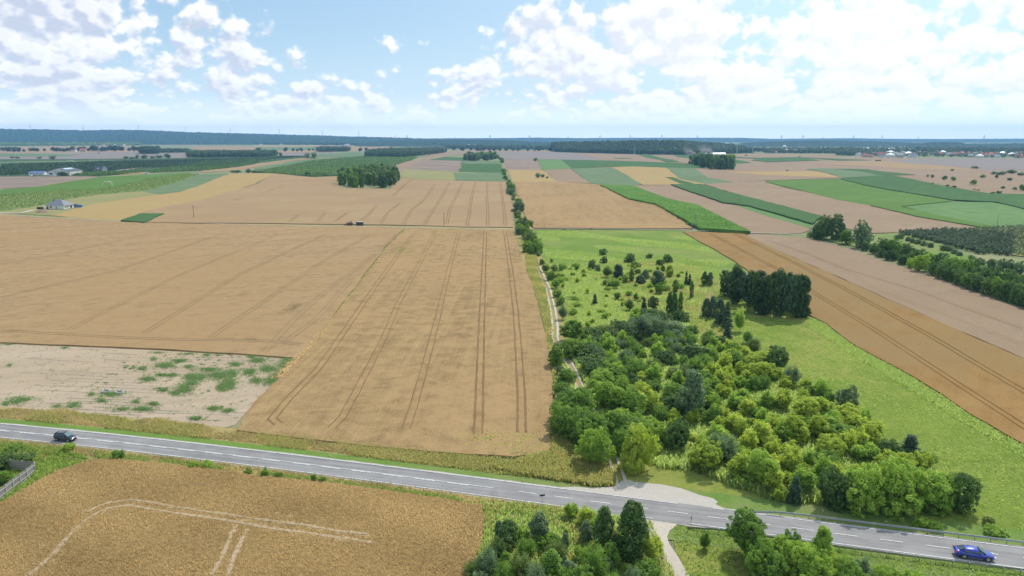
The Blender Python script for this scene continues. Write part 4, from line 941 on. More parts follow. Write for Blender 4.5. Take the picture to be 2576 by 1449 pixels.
 ('D', 2065, 1440, 112, 54, 'poplar', 'bright', 'slim upright tree poking above the near rail'), ('D', 2100, 1475, 80, 90, 'broad', 'yellow', 'golden low tree right of the slim upright one'),
 ('D', 2165, 1480, 82, 72, 'shoots', 'grey', 'silver-grey shrub below the near rail'), ('D', 2235, 1500, 78, 90, 'broad', 'bright', 'last yellow-green tree at the bottom edge'),
 ('D', 172, 1138, 26, 38, 'bush', 'bright', 'bright little bush hiding the dark car\'s wheels'), ('D', 298, 1162, 38, 38, 'shoots', 'mid', 'fresh green bush on the near road verge'),
 ('D', 490, 1185, 26, 34, 'bush', 'bright', 'left of two bright bushes at the wheat edge'), ('D', 522, 1185, 26, 34, 'bush', 'bright', 'right of two bright bushes at the wheat edge'),
 ('D', 625, 1200, 24, 24, 'bush', 'mid', 'small verge bush left of three close together'), ('D', 667, 1206, 32, 26, 'shoots', 'mid', 'pointed verge bush in the middle of three'), ('D', 700, 1210, 22, 26, 'bush', 'mid', 'low verge bush right of three close together'),
 ('D', 790, 1218, 32, 20, 'shoots', 'mid', 'thin pointed bush alone on the verge'), ('D', 812, 1222, 24, 22, 'bush', 'mid', 'small bush close right of the thin pointed one'), ('D', 1007, 1232, 10, 14, 'bush', 'bright', 'tiny weed clump on the asphalt edge'),
 ('D', 40, 1140, 22, 70, 'bush', 'mid', 'low green scrub by the road at the left edge'), ('D', 20, 1180, 40, 70, 'broad', 'dark', 'dark ivy-like shrub behind the fence'), ('D', 60, 1175, 34, 60, 'broad', 'dark', 'dark shrub behind the far corner of the fence'),
 ('D', 10, 1225, 42, 60, 'shoots', 'mid', 'green currant bush inside the fence'), ('D', 86, 1190, 26, 24, 'bush', 'bright', 'bright bush at the fence corner post'), ('D', -30, 1200, 60, 80, 'broad', 'dark', 'dark shrub at the left edge behind the fence'),
 # field-edge trees
 ('E', 480, 305, 200, 170, 'broad', 'dark', 'left trunk of the large dark willow at the field corner'), ('E', 590, 310, 225, 190, 'broad', 'dark', 'largest dark willow at the field corner'),
 ('E', 430, 300, 130, 110, 'broad', 'dark', 'smaller dark tree at the left of the corner willows'), ('E', 800, 375, 225, 165, 'broad', 'grey', 'grey-green round willow right of the large dark one'),
 ('E', 675, 345, 130, 120, 'maple', 'mid', 'light green bush between the two big willows'), ('E', 370, 285, 60, 50, 'bush', 'mid', 'low bush at the very corner of the two fields'),
]
for s in spec: px(s[1], s[2], s[3], s[4], s[5], s[6], s[7], G1 if s[0] in 'CD' else 'willows at the field corner', s[0])
# dark stand of tall poplars
for i, (x, y, h) in enumerate([(1838, 748, 72), (1862, 752, 76), (1888, 765, 84), (1910, 772, 92), (1935, 775, 98), (1960, 778, 100), (1985, 782, 98), (2008, 786, 88), (1850, 768, 90), (1880, 785, 96), (1897, 790, 100), (1917, 795, 104), (1938, 799, 108), (1958, 801, 112), (1980, 803, 116), (2000, 803, 112), (2016, 800, 100)]):
    row = 'rear' if i < 8 else 'front'; k = i + 1 if i < 8 else i - 7
    px(x, y, h * random.uniform(.92, 1.14), random.uniform(38, 52) if i else 64, ['maple', 'poplar', 'maple', 'birch', 'maple'][i % 5] if i else 'broad', random.choice(['dark2', 'dark2', 'pine', 'hedge2']), f'dark tall poplar of the dense stand, {ordn(k)} from left in its {row} row', 'dark stand of tall trees beside the orange field', name='poplar_tree')
# hedge on the right between stubble and orchard
hedge = [(840, 400, 90, 85, 'dark'), (905, 425, 95, 95, 'dark'), (975, 455, 80, 90, 'dark'), (1040, 480, 105, 110, 'dark'), (1095, 475, 80, 80, 'dark'), (1145, 515, 100, 95, 'dark'), (1215, 545, 90, 70, 'bright'), (1300, 575, 170, 150, 'bright'), (1380, 540, 150, 110, 'bright'),
 (1420, 610, 120, 120, 'mid'), (1490, 640, 140, 130, 'mid'), (1560, 660, 150, 130, 'mid'), (1640, 690, 150, 140, 'mid'), (1720, 720, 160, 150, 'olive'), (1800, 745, 165, 150, 'mid'), (1880, 775, 170, 150, 'mid'), (1960, 800, 175, 160, 'olive'), (2040, 825, 180, 160, 'mid'), (2120, 850, 185, 160, 'mid'), (2200, 880, 190, 170, 'mid'), (2290, 910, 190, 170, 'mid'),
 (1560, 560, 60, 110, 'olive'), (1680, 590, 70, 120, 'olive'), (1800, 620, 70, 120, 'olive')]
for i, (x, y, h, w_, mt) in enumerate(hedge):
    px(x, y, h, w_, 'broad' if w_ > 100 else 'bush', {'mid': 'hedge', 'olive': 'mid'}.get(mt, mt), f'{"dense" if h > 120 else "lower"} {"light" if mt == "bright" else "dark green"} hedge tree beside the pink stubble, {ordn(i + 1)} down the hedge', 'hedge between stubble and orchard', 'E')
for i, (x, y) in enumerate([(1000, 440), (1080, 455), (1180, 500), (1270, 530), (1460, 575), (1540, 610), (1620, 635), (1700, 660), (1780, 690), (1860, 715), (1950, 745), (2040, 770), (2130, 795), (2220, 820), (1740, 640), (1900, 690), (2060, 740), (2190, 780)]):
    px(x, y, 140 + x / 40, 150, 'broad', random.choice(['hedge', 'dark', 'hedge', 'mid']), f'rear tree of the thick hedge beside the stubble, {ordn(i + 1)} down the hedge', 'rear row of the hedge', 'E')
for i, (x, y, h, w_) in enumerate([(1110, 305, 50, 50), (1145, 300, 60, 55), (1200, 320, 50, 60), (1240, 335, 52, 60), (1285, 345, 52, 60), (1335, 360, 54, 60), (1395, 375, 56, 60), (1500, 400, 60, 70), (1550, 405, 60, 70), (1600, 430, 50, 70), (1640, 445, 50, 60), (1740, 470, 40, 60), (1820, 520, 70, 80), (1910, 550, 100, 90), (1990, 570, 110, 100), (2060, 585, 115, 100), (2140, 600, 120, 110), (2230, 620, 120, 110)]):
    px(x, y, h, w_, 'bush', 'grey', f'grey-green bush bordering the orchard rows, {ordn(i + 1)} from the willow end', 'bushes along the orchard edge', 'E')
# row of bushes up the boundary in the middle
mid_row = [('D', 1322, 600, 30, 24), ('D', 1332, 618, 34, 30), ('D', 1348, 640, 36, 30), ('D', 1330, 636, 28, 30), ('D', 1315, 580, 26, 26), ('D', 1306, 592, 22, 22), ('A3', 200, 1066, 60, 58), ('A3', 95, 1132, 92, 88), ('A3', 215, 1190, 74, 80), ('A3', 85, 1050, 46, 60), ('A3', 145, 1015, 44, 40), ('A3', 72, 975, 66, 66), ('A3', 95, 920, 112, 112), ('A3', 78, 838, 60, 66), ('A3', 20, 752, 66, 60), ('A3', 15, 705, 72, 70),
 ('A2', 2540, 745, 60, 60), ('A2', 2545, 700, 66, 66), ('A2', 2535, 650, 40, 40), ('A2', 2500, 590, 40, 44), ('A2', 2488, 548, 40, 40), ('A2', 2482, 520, 30, 40), ('A2', 2468, 432, 46, 40), ('A2', 2420, 385, 30, 34), ('A2', 2450, 400, 24, 30)]
for i, (f_, x, y, h, w_) in enumerate(sorted(mid_row, key=lambda q: -fr(q[0], q[1], q[2])[0][1])):
    px(x, y, h * 1.15, w_ * 1.35, 'bush', random.choice(['mid', 'mid', 'olive', 'dark', 'grey']), f'boundary bush between the big wheat fields, {ordn(i + 1)} up from the meadow', 'bushes along the field boundary', f_)
hp = densify([p[:2] for p in gp(fr('D', 1272, 440, 1279, 462, 1287, 490, 1300, 515, 1303, 545, 1310, 570, 1318, 590, 1330, 615, 1350, 645))], False, 400)
for i in range(34):
    x, y = hp[int(i / 33 * (len(hp) - 1))]; x += random.gauss(0, 1.3)
    plant('bush', (x, y, float(terr(x, y))), random.uniform(1.8, 3.6), random.uniform(.8, 1.2), random.choice(['mid', 'mid', 'olive', 'hedge', 'grey']), f'low bush of the thin hedge on the central boundary, {ordn(34 - i)} up from the meadow', 'low bushes of the central hedge')
BC = [p[:2] for p in gp(fr('D', 1195, 1420, 1230, 1375, 1300, 1350, 1390, 1375, 1430, 1350, 1500, 1370, 1630, 1420, 1640, 1500, 1590, 1560, 1180, 1560))]
bc = []; bx = [p[0] for p in BC]; by = [p[1] for p in BC]; tr_ = 0
while len(bc) < 24 and tr_ < 5000:
    tr_ += 1; x, y = random.uniform(min(bx), max(bx)), random.uniform(min(by), max(by))
    if pip(x, y, BC) and all((x - a) ** 2 + (y - b_) ** 2 > 4 for a, b_ in bc) and all((x - a) ** 2 + (y - b_) ** 2 > 3 for a, b_, h_ in PLANTED): bc.append((x, y))
bc.sort(key=lambda p: p[0] / p[1])
for i, (x, y) in enumerate(bc):
    k, mt = random.choice([('willow', 'mid'), ('willow', 'grey'), ('shoots', 'bright'), ('birch', 'mid'), ('bush', 'mid'), ('willow', 'olive'), ('birch', 'grey')])
    plant(k, (x, y, 0), random.uniform(1.8, 3.6), random.uniform(.9, 1.3), mt, f'young bush filling the bottom group by the lower lane, {ordn(i + 1)} from the left', 'young bushes of the bottom group')
# lone trees and bushes far out
far1 = [('A3', 252, 412, 36, 36, 'lone round tree at the corner of the green crop strip'), ('A3', 278, 580, 54, 56, 'larger tree of the bush group in the golden patch'), ('A3', 325, 575, 36, 40, 'middle bush of the group in the golden patch'), ('A3', 370, 585, 24, 34, 'lowest bush of the group in the golden patch'),
 ('A3', 1262, 472, 10, 16, 'tiny dark bush at the top of the golden field'), ('A3', 1835, 1078, 50, 66, 'dark shrub at the foot of the lattice mast'), ('A3', 1780, 1055, 34, 50, 'low shrub left of the lattice mast'), ('A3', 1700, 1000, 22, 60, 'thin hedge bush on the maize edge'),
 ('A3', 805, 1098, 18, 26, 'rightmost bush on the field road edge'), ('A3', 700, 1098, 12, 60, 'flat bush on the field road edge'), ('A3', 540, 1098, 14, 60, 'flat leftmost bush on the field road edge'),
 ('A4', 1612, 571, 28, 24, 'small first tree of the ditch row by the green field'), ('A4', 1660, 578, 36, 34, 'second tree of the ditch row by the green field'), ('A4', 1780, 598, 44, 46, 'third round tree of the ditch row'), ('A4', 1866, 610, 46, 46, 'fourth tree of the ditch row with open crown'),
 ('A4', 2070, 650, 56, 62, 'biggest square-looking tree of the ditch row'), ('A4', 1663, 640, 16, 24, 'tiny bush first in the short row near the maize'), ('A4', 1810, 663, 20, 34, 'second bush in the short row near the maize'), ('A4', 1878, 676, 22, 44, 'third bush in the short row near the maize'),
 ('A4', 2080, 698, 14, 26, 'tiny left bush of a pair at the maize edge'), ('A4', 2120, 706, 14, 30, 'tiny right bush of a pair at the maize edge'), ('A4', 2265, 738, 22, 44, 'dark low left bush against the maize corner'), ('A4', 2325, 740, 34, 62, 'dark broad bush against the maize corner'),
 ('A4', 2365, 686, 26, 40, 'bush on the right half of the ditch'), ('A4', 2482, 700, 32, 44, 'bush near the right frame edge of the ditch'), ('A4', 2560, 708, 66, 60, 'big tree cut by the right frame edge'), ('A4', 1857, 508, 20, 36, 'lone low bush in the far pink field'), ('A4', 2065, 485, 26, 36, 'left bush of the far pair in the pink field'), ('A4', 2098, 486, 26, 40, 'right bush of the far pair in the pink field'),
 ('A4', 2160, 578, 34, 50, 'bush at the left of the rough strip'), ('A4', 2300, 585, 42, 32, 'upright bush in the rough strip'), ('A4', 2350, 555, 42, 80, 'wide dark bush in the rough strip'), ('A4', 2280, 545, 30, 70, 'pale wide bush in the rough strip'), ('A4', 2450, 535, 40, 90, 'dense bush cluster further along the rough strip'), ('A4', 2540, 560, 40, 80, 'rough strip bush at the frame edge'), ('A4', 2430, 606, 32, 50, 'round bush below the rough strip'),
 ('A4', 1105, 412, 16, 28, 'left half of the small copse in the far field'), ('A4', 1135, 412, 18, 28, 'right half of the small copse in the far field'), ('A4', 335, 368, 10, 44, 'flat bush at the green strip below the town'), ('A4', 210, 510, 14, 24, 'tiny bush left of the pale green crop'),
 ('A1', 528, 398, 46, 50, 'single tall bush beyond the orchards'), ('A1', 395, 386, 20, 60, 'wide low bush beyond the orchards'), ('A1', 175, 388, 22, 40, 'small bush left of the wide low one'), ('A1', 125, 385, 24, 40, 'leftmost small bush beyond the orchards'),
 ('A2', 2510, 1500, 10, 10, None),
 ('A1', 625, 560, 44, 96, 'dark shrub at the warehouse corner'), ('A1', 1370, 388, 44, 34, 'upright tree by the grey field'), ('A1', 1440, 386, 40, 58, 'round tree by the grey field'), ('A1', 1520, 384, 26, 50, 'low bush left end of the grey field line'), ('A1', 1590, 384, 34, 60, 'middle bush of the grey field line'), ('A1', 1675, 382, 48, 56, 'right round tree of the grey field line'), ('A1', 1260, 388, 28, 60, 'left bush of the dark hedge by the grey field'), ('A1', 1320, 388, 20, 60, 'right bush of the dark hedge by the grey field'),
 ('A2', 522, 385, 60, 44, 'tall tree left of a pair beyond the plantation'), ('A2', 590, 385, 66, 60, 'taller ragged tree of the pair beyond the plantation'), ('A2', 255, 362, 40, 34, 'small tree right of the copse'), ('A2', 530, 560, 44, 60, 'dark bush along the top of the wheat'), ('A2', 630, 560, 34, 50, 'second dark bush along the top of the wheat'), ('A2', 700, 562, 34, 60, 'third dark bush along the top of the wheat'),
 ('A1', 2330, 528, 26, 50, 'left bush above the golden wheat crest'), ('A1', 2375, 530, 28, 60, 'second bush above the golden wheat crest'), ('A1', 2480, 530, 42, 60, 'dark bush above the golden wheat crest'), ('A1', 2535, 530, 30, 50, 'right bush above the golden wheat crest'), ('A2', 40, 528, 26, 60, 'bush continuing right of the wheat crest')]
for f_, x, y, h, w_, lb in far1:
    if lb: px(x, y, h, w_, 'small', random.choice(['dark', 'dark', 'mid', 'grey']), lb, None, f_)
# alley trees
al = [(30, 315, 48), (85, 322, 58), (140, 325, 62), (192, 320, 46), (240, 318, 28), (310, 316, 40), (345, 316, 42), (375, 316, 38), (445, 314, 30), (535, 318, 48), (570, 318, 46), (605, 318, 40), (640, 318, 40), (672, 318, 42), (700, 318, 40), (735, 318, 56), (785, 312, 40), (828, 316, 54), (883, 312, 34), (930, 318, 66), (965, 316, 56), (1020, 316, 50), (1055, 316, 46), (1075, 314, 46), (1120, 314, 66), (1155, 314, 62), (1200, 312, 52), (1225, 312, 50), (1290, 312, 38), (1335, 312, 54), (1370, 312, 50)]
for i, (x, y, h) in enumerate(al): px(x, y, h, h * .95, 'small', 'far', f'dark round roadside tree beyond the far left fields, {ordn(i + 1)} from the left', 'far avenue on the left', 'A1', False)
al = [('A2', 35, 316, 44), ('A2', 185, 322, 30), ('A2', 305, 316, 44), ('A2', 380, 312, 32), ('A2', 423, 314, 30), ('A2', 460, 316, 40), ('A2', 540, 310, 28), ('A2', 580, 308, 26), ('A2', 1115, 316, 42), ('A2', 1050, 314, 38), ('A2', 1180, 312, 28), ('A2', 1235, 308, 32), ('A2', 1312, 308, 30), ('A2', 1355, 308, 40), ('A2', 1985, 305, 44), ('A2', 2070, 310, 48), ('A2', 2155, 305, 34), ('A2', 2218, 310, 38), ('A2', 2245, 312, 34), ('A2', 2283, 310, 42), ('A2', 2338, 310, 38), ('A2', 2388, 310, 46), ('A2', 2445, 312, 40), ('A2', 2505, 312, 36), ('A3', 30, 312, 40), ('A3', 80, 312, 36), ('A3', 180, 310, 34), ('A3', 245, 312, 44), ('A3', 285, 310, 42), ('A3', 320, 306, 36)]
for i, (f_, x, y, h) in enumerate(al): px(x, y, h, h * .95, 'small', 'far', f'dark round roadside tree along the distant main road, {ordn(i + 1)} from the left', 'far avenue in the middle', f_, False)

# groves: each tree its own
def grove(poly, n, kind, mats, hpx, label, group, frame, zsort=True, wf=1.0, parts=False, sp=3.0):
    wp = [p[:2] for p in gp(poly)]; xs = [p[0] for p in wp]; ys = [p[1] for p in wp]; pts = []; tries = 0
    while len(pts) < n and tries < 20000:
        x, y = random.uniform(min(xs), max(xs)), random.uniform(min(ys), max(ys)); tries += 1
        if pip(x, y, wp) and all((x - a) ** 2 + (y - b_) ** 2 > sp * sp for a, b_ in pts): pts.append((x, y))
    pts.sort(key=lambda p: math.atan2(p[0], p[1]))
    for i, (x, y) in enumerate(pts):
        H = random.uniform(*hpx)
        plant(kind, (x, y, float(terr(x, y))), H, wf * random.uniform(.85, 1.25), random.choice(mats), label + f', {ordn(i + 1)} from the left', group, parts)
    return pts
grove(fr('A2', 835, 655, 860, 610, 1000, 560, 1300, 545, 1435, 590, 1420, 620, 1340, 680, 1000, 680), 105, 'grove', ['dark', 'dark', 'mid', 'olive'], (13, 18), 'tall tree of the square grove in the upper wheat', 'square grove in the upper wheat', 'D', sp=4.2)
grove(fr('A3', 1795, 440, 1850, 430, 2050, 440, 2200, 465, 2248, 495, 2200, 505, 1960, 495), 64, 'grove', ['dark', 'mid', 'dark'], (20, 26), 'tall tree of the long grove below the white barn', 'long grove below the white barn', 'D', sp=5.2, wf=1.1)
grove(fr('A2', 2070, 410, 2100, 395, 2300, 385, 2400, 385, 2410, 400, 2200, 412), 30, 'grove', ['dark', 'mid', 'grey'], (17, 22), 'tree of the small grove above the green fields', 'small grove above the green fields', 'D', sp=8, wf=1.5)

def mass(name, pts, H, W, nl, leaf, mat, label, zf=None, tr=False, kind='stuff', cone=0.0):
    """a far wood or plantation that reads as one mass: many leafy crowns in one object"""
    pts = np.asarray(pts, float); n = len(pts); H = np.broadcast_to(H, n) * rng.uniform(.8, 1.15, n); W = np.broadcast_to(W, n) * rng.uniform(.85, 1.2, n)
    z0 = terr(pts[:, 0], pts[:, 1]) + (0 if zf is None else zf(pts[:, 0], pts[:, 1]))
    k = np.repeat(np.arange(n), nl); d = rng.normal(size=(n * nl, 3)); d /= np.linalg.norm(d, axis=1)[:, None]; d *= rng.uniform(.65, 1.0, (n * nl, 1))
    tz = (d[:, 2] + 1) / 2
    C = np.stack([pts[k, 0] + d[:, 0] * W[k] / 2 * (1 - cone * tz), pts[k, 1] + d[:, 1] * W[k] / 2 * (1 - cone * tz), z0[k] + H[k] * (.52 + .46 * d[:, 2])], 1)
    q = d + rng.normal(size=d.shape) * .5; q[:, 2] += .3
    v, f = quads(C, q, leaf * rng.uniform(.7, 1.3, len(C)), .8)
    t = np.clip(rng.uniform(0, 1, n)[k] * .6 + rng.uniform(0, .4, n * nl), 0, 1)
    return tag(mesh(name, v, f, mat, tone=t), label, None, None, kind)
def fill(poly, sp, jit=.35, ang=None, rows=None, world=False):
    wp = poly if world else [p[:2] for p in gp(poly)]; a = R(ang or 0); c, s = math.cos(a), math.sin(a)
    A = np.array(wp)[:, :2]; U = A[:, 0] * c + A[:, 1] * s; Vv = -A[:, 0] * s + A[:, 1] * c; r2 = rows or sp
    gu, gv = np.meshgrid(np.arange(U.min(), U.max(), sp), np.arange(Vv.min(), Vv.max(), r2)); gu = gu + rng.uniform(-jit, jit, gu.shape) * sp; gv = gv + rng.uniform(-jit, jit, gv.shape) * (sp if rows is None else min(sp, r2) * .4)
    x = (gu * c - gv * s).ravel(); y = (gu * s + gv * c).ravel(); k = pip(x, y, wp); return np.stack([x[k], y[k]], 1)
# the long dark wood: stands on rising ground
front = np.array([P(*q)[:2] for q in fr('A3', 468, 321, 800, 332, 1300, 344, 1750, 351, 1900, 345, 2440, 329)]); front = front[np.argsort(front[:, 0])]
def rise(x, y):
    return np.clip((y - np.interp(x, front[:, 0], front[:, 1]) - 15) / 260, 0, 1) ** 1.2 * (9 + 20 * np.exp(-((x - 560) / 300) ** 2) + 8 * np.exp(-((x - 120) / 260) ** 2))
wx = np.linspace(front[0, 0] - 10, front[-1, 0] + 10, 90); wv = []; wf = []
for i in range(9):
    yy = np.interp(wx, front[:, 0], front[:, 1]) + i * 50 - 5; zz = rise(wx, yy) + terr(wx, yy) + .3
    if i == 8: yy = yy + 200; zz = zz * 0 - 1
    wv += list(zip(wx, yy, zz))
for i in range(8):
    for j in range(89): a_ = i * 90 + j; wf.append((a_, a_ + 1, a_ + 91, a_ + 90))
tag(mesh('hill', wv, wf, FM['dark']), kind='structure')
gx, gy = np.meshgrid(np.arange(front[0, 0], front[-1, 0], 11), np.arange(0, 340, 11)); gx = (gx + rng.uniform(-4, 4, gx.shape)).ravel(); gy = (gy + rng.uniform(-4, 4, gy.shape)).ravel() + np.interp(gx, front[:, 0], front[:, 1]) + 6
mass('long_wood', np.stack([gx, gy], 1), 21, 13, 70, 3.4, M_leaf['far'], 'long dark wood across the middle distance', zf=rise)
mass('plantation_wood', fill(fr('A2', 1095, 372, 1500, 378, 1700, 352, 1905, 328, 1915, 310, 1700, 312, 1300, 325, 1120, 345), 7.5), 19, 8, 46, 2.2, M_leaf['far'], 'dense plantation of slim dark trees behind the young orchard')
mass('valley_copse', fill(fr('A1', 1400, 342, 1590, 342, 1600, 322, 1410, 322), 12), 26, 16, 70, 3.2, M_leaf['far'], 'dark tall copse in the valley at the left')
mass('valley_copse', fill(fr('A1', 1870, 378, 2576, 372, 'A2', 230, 360, 200, 345, 'A1', 2400, 345, 1880, 345), 10), 17, 13, 60, 3.0, M_leaf['far'], 'long dark copse beyond the young orchard')
mass('valley_copse', fill(fr('A2', 615, 322, 920, 318, 950, 308, 640, 308), 14), 22, 16, 60, 3.4, M_leaf['far'], 'dark block of wood in front of the far fields')
mass('valley_copse', fill(fr('A1', 1590, 330, 1880, 330, 1900, 318, 1590, 318), 16), 16, 16, 50, 3.4, M_leaf['far'], 'loose line of trees joining the two valley copses')
mass('ridge_foot_wood', fill(fr('A1', -200, 261, 900, 256, 1400, 255, 1400, 250, -200, 254), 40), 24, 36, 40, 9, M_leaf['olive'], 'paler trees along the foot of the forested ridge')
mass('town_trees', fill(fr('A4', -20, 332, 690, 338, 690, 318, -20, 314), 17), 15, 17, 50, 3.4, M_leaf['far'], 'belt of trees in front of the town on its left')
mass('town_trees', fill(fr('A4', 700, 356, 900, 360, 940, 350, 900, 335, 720, 335), 15), 17, 16, 60, 3.2, M_leaf['far'], 'dark wood touching the left end of the town')
mass('town_trees', fill(fr('A4', 900, 362, 2800, 384, 2800, 338, 1900, 330, 900, 325), 36), 13, 14, 50, 2.8, M_leaf['far'], 'garden trees scattered between the town houses')
mass('town_trees', fill(fr('A4', 1500, 335, 2800, 340, 2800, 322, 1500, 322), 34), 19, 14, 46, 3.2, M_leaf['far'], 'taller trees standing behind the town', cone=.5)
mass('valley_trees', fill(fr('A2', 1900, 290, 2576, 300, 'A3', 460, 300, 460, 280, 'A2', 2300, 278, 1900, 275), 34), 20, 28, 36, 6, M_leaf['far'], 'far belt of trees left of the long wood')
mass('valley_trees', fill(fr('A2', 0, 246, 1900, 262, 1900, 252, 0, 240), 60), 18, 44, 30, 10, M_leaf['far'], 'woodland strips around the distant villages')
mass('valley_trees', fill(fr('A3', 2300, 322, 'A4', 0, 318, 1500, 330, 2800, 330, 2800, 300, 1200, 296, 'A3', 2300, 300), 46), 15, 34, 30, 7, M_leaf['far'], 'wooded country behind the town')
# young orchards and plantations
mass('young_orchard', fill(fr('A2', 0, 528, 200, 480, 520, 420, 1050, 370, 1300, 345, 1620, 378, 1500, 420, 1350, 475, 850, 535, 840, 558, 590, 570, 400, 553, 190, 534), 5.0, .2, 62, 6.5), 3.6, 3.0, 14, 1.4, M_leaf['hedge'], 'young plantation in rows behind the square grove')
mass('young_orchard', fill(fr('A1', 0, 446, 700, 430, 1230, 412, 2100, 392, 2560, 385, 'A2', 180, 366, 500, 364, 'A1', 2560, 415, 2100, 470, 1460, 480, 1000, 525, 0, 560), 6.0, .2, 75, 11), 3.4, 4.4, 11, 1.8, M_leaf['far'], 'dark orchard rows around the warehouse')
mass('young_orchard', fill(fr('A1', 1480, 512, 2060, 415, 2560, 395, 'A2', 230, 370, 'A1', 2560, 430, 2080, 505, 1500, 532), 6.0, .2, 60, 8), 3.4, 4.0, 14, 1.6, M_leaf['dark'], 'orchard strip between the road and the pale field')
mass('young_orchard', fill(fr('A1', -200, 770, 0, 755, 300, 735, 700, 708, 1000, 700, 1300, 635, 1480, 595, 1850, 545, 1990, 542, 1700, 645, 1430, 712, 1000, 745, 700, 788, 400, 858, 0, 915, -200, 940), 4.2, .42), 2.0, 3.6, 7, 1.0, M_leaf['olive'], 'scrubby berry orchard between the bungalow and the green field')
mass('hedge_rows', fill(fr('A1', 680, 553, 950, 560, 1180, 548, 1450, 520, 1450, 510, 900, 530, 690, 535), 5), 3, 6, 16, 1.6, M_leaf['dark'], 'dark hedging beside the warehouse and house')
# orchard at the right: nearest 280 trees one by one, the rest as one mass
op = fill(fr('E', 1105, 252, 1500, 232, 1860, 212, 2186, 196, 2700, 176, 2700, 560, 2186, 446, 1990, 440, 1800, 425, 1640, 385, 1500, 345, 1300, 305), 2.6, .18, -57, 5.2)
op = op[np.argsort(np.hypot(op[:, 0], op[:, 1]))]
inview = op[np.abs(op[:, 0] / op[:, 1]) < .69]
near = inview[:280]; ns = {tuple(p) for p in near}
cmf, tmf = [], None
for i, (x, y) in enumerate(near):
    t = plant('fruit', (x, y, float(terr(x, y))), random.uniform(2.3, 3.0), random.uniform(.9, 1.15), 'fruit', 'small grey-green fruit tree in the near rows of the right-hand orchard', 'fruit trees in the right-hand orchard', False)
rest = np.array([p for p in op if tuple(p) not in ns])
mass('orchard_rows', rest, 2.8, 2.6, 26, .75, M_leaf['fruit'], 'further rows of the right-hand orchard')

# thicket fill: young trees between the placed ones
TH = [p[:2] for p in gp(fr('D', 1405, 950, 1450, 870, 1500, 845, 1570, 830, 1600, 800, 1720, 805, 1760, 850, 1850, 885, 1960, 950, 2060, 1000, 2160, 1075, 2200, 1125, 2330, 1170, 2400, 1230, 2420, 1285, 2200, 1290, 2070, 1272, 1950, 1262, 1840, 1225, 1740, 1185, 1660, 1180, 1560, 1120, 1520, 1130, 1410, 1090, 1400, 1010))]
def thick_kind(x, y):
    u = 1288 + x * F / (y * CP + CAM_H * SP)
    v_ = 724.5 + (CAM_H * CP - y * SP) * F / (y * CP + CAM_H * SP)
    if v_ < 960 and u < 1780: return random.choices([('willow', 'grey'), ('willow', 'mid'), ('broad', 'dark'), ('shoots', 'bright'), ('willow', 'olive')], [3, 5, 2, 2, 2])[0]
    if u < 1600: return random.choices([('broad', 'mid'), ('maple', 'bright'), ('broad', 'dark')], [4, 3, 1])[0]
    return random.choices([('shoots', 'yellow'), ('shoots', 'bright'), ('maple', 'yellow'), ('maple', 'mid'), ('willow', 'mid'), ('broad', 'dark'), ('bush', 'bright')], [13, 6, 3, 2, 2, .3, 2])[0]
trkw = densify([p[:2] for p in gp(trk)], False, 60)
xs = [p[0] for p in TH]; ys = [p[1] for p in TH]; new = []; tries = 0
while len(new) < 285 and tries < 9000:
    tries += 1; x, y = random.uniform(min(xs), max(xs)), random.uniform(min(ys), max(ys))
    if not pip(x, y, TH): continue
    if any((x - a) ** 2 + (y - b_) ** 2 < 2.1 ** 2 for a, b_, _ in new) or any((x - a) ** 2 + (y - b_) ** 2 < 3.8 for a, b_, h_ in PLANTED if abs(a - x) < 4): continue
    if any((x - a) ** 2 + (y - b_) ** 2 < 9 for a, b_ in trkw): continue
    new.append((x, y, 0))
PL = [p[:2] for p in gp(fr('D', 1375, 675, 1500, 665, 1690, 668, 1740, 700, 1690, 770, 1730, 810, 1600, 800, 1500, 840, 1440, 830, 1400, 740))]
pl = []; xs2 = [p[0] for p in PL]; ys2 = [p[1] for p in PL]; tr_ = 0
while len(pl) < 60 and tr_ < 5000:
    tr_ += 1; x, y = random.uniform(min(xs2), max(xs2)), random.uniform(min(ys2), max(ys2))
    if pip(x, y, PL) and all((x - a) ** 2 + (y - b_) ** 2 > 14 for a, b_ in pl) and all((x - a) ** 2 + (y - b_) ** 2 > 6 for a, b_, h_ in PLANTED): pl.append((x, y))
pl.sort(key=lambda p: p[0] / p[1])
for i, (x, y) in enumerate(pl):
    k, mt = random.choice([('shoots', 'yellow'), ('shoots', 'bright'), ('bush', 'bright'), ('willow', 'yellow'), ('willow', 'bright')])
    plant(k, (x, y, float(terr(x, y))), random.uniform(1.3, 2.9), random.uniform(.9, 1.6), mt, f'small light bush in the open upper part of the plot, {ordn(i + 1)} from the left', 'small bushes of the open upper plot')
COLW = {'yellow': 'golden-green', 'bright': 'bright green', 'mid': 'mid-green', 'dark': 'dark green', 'grey': 'silver-grey', 'olive': 'olive'}
KW = {'shoots': 'sapling', 'maple': 'young maple', 'willow': 'willow bush', 'broad': 'bushy tree', 'bush': 'low bush'}
recs = []
for x, y, _ in new:
    k, mt = thick_kind(x, y); H = {'shoots': (2.8, 5.4), 'maple': (3.2, 5.4), 'willow': (2.6, 4.4), 'broad': (2.6, 4.4), 'bush': (1.5, 2.6)}[k]
    depth = 'top band' if y > 185 else 'upper middle' if y > 160 else 'lower middle' if y > 138 else 'road-side band'
    recs.append([depth, k, mt, x, y, random.uniform(*H)])
recs.sort(key=lambda r: r[3] / r[4]); cnt = {}
for dp, k, mt, x, y, H in recs:
    c_ = cnt.get((dp, k, mt), 0) + 1; cnt[(dp, k, mt)] = c_
    plant(k, (x, y, float(terr(x, y))), H, random.uniform(1.1, 1.6), mt, f'{COLW[mt]} {KW[k]} in the {dp} of the thicket, {ordn(c_)} such from the left', 'young growth of the thicket')
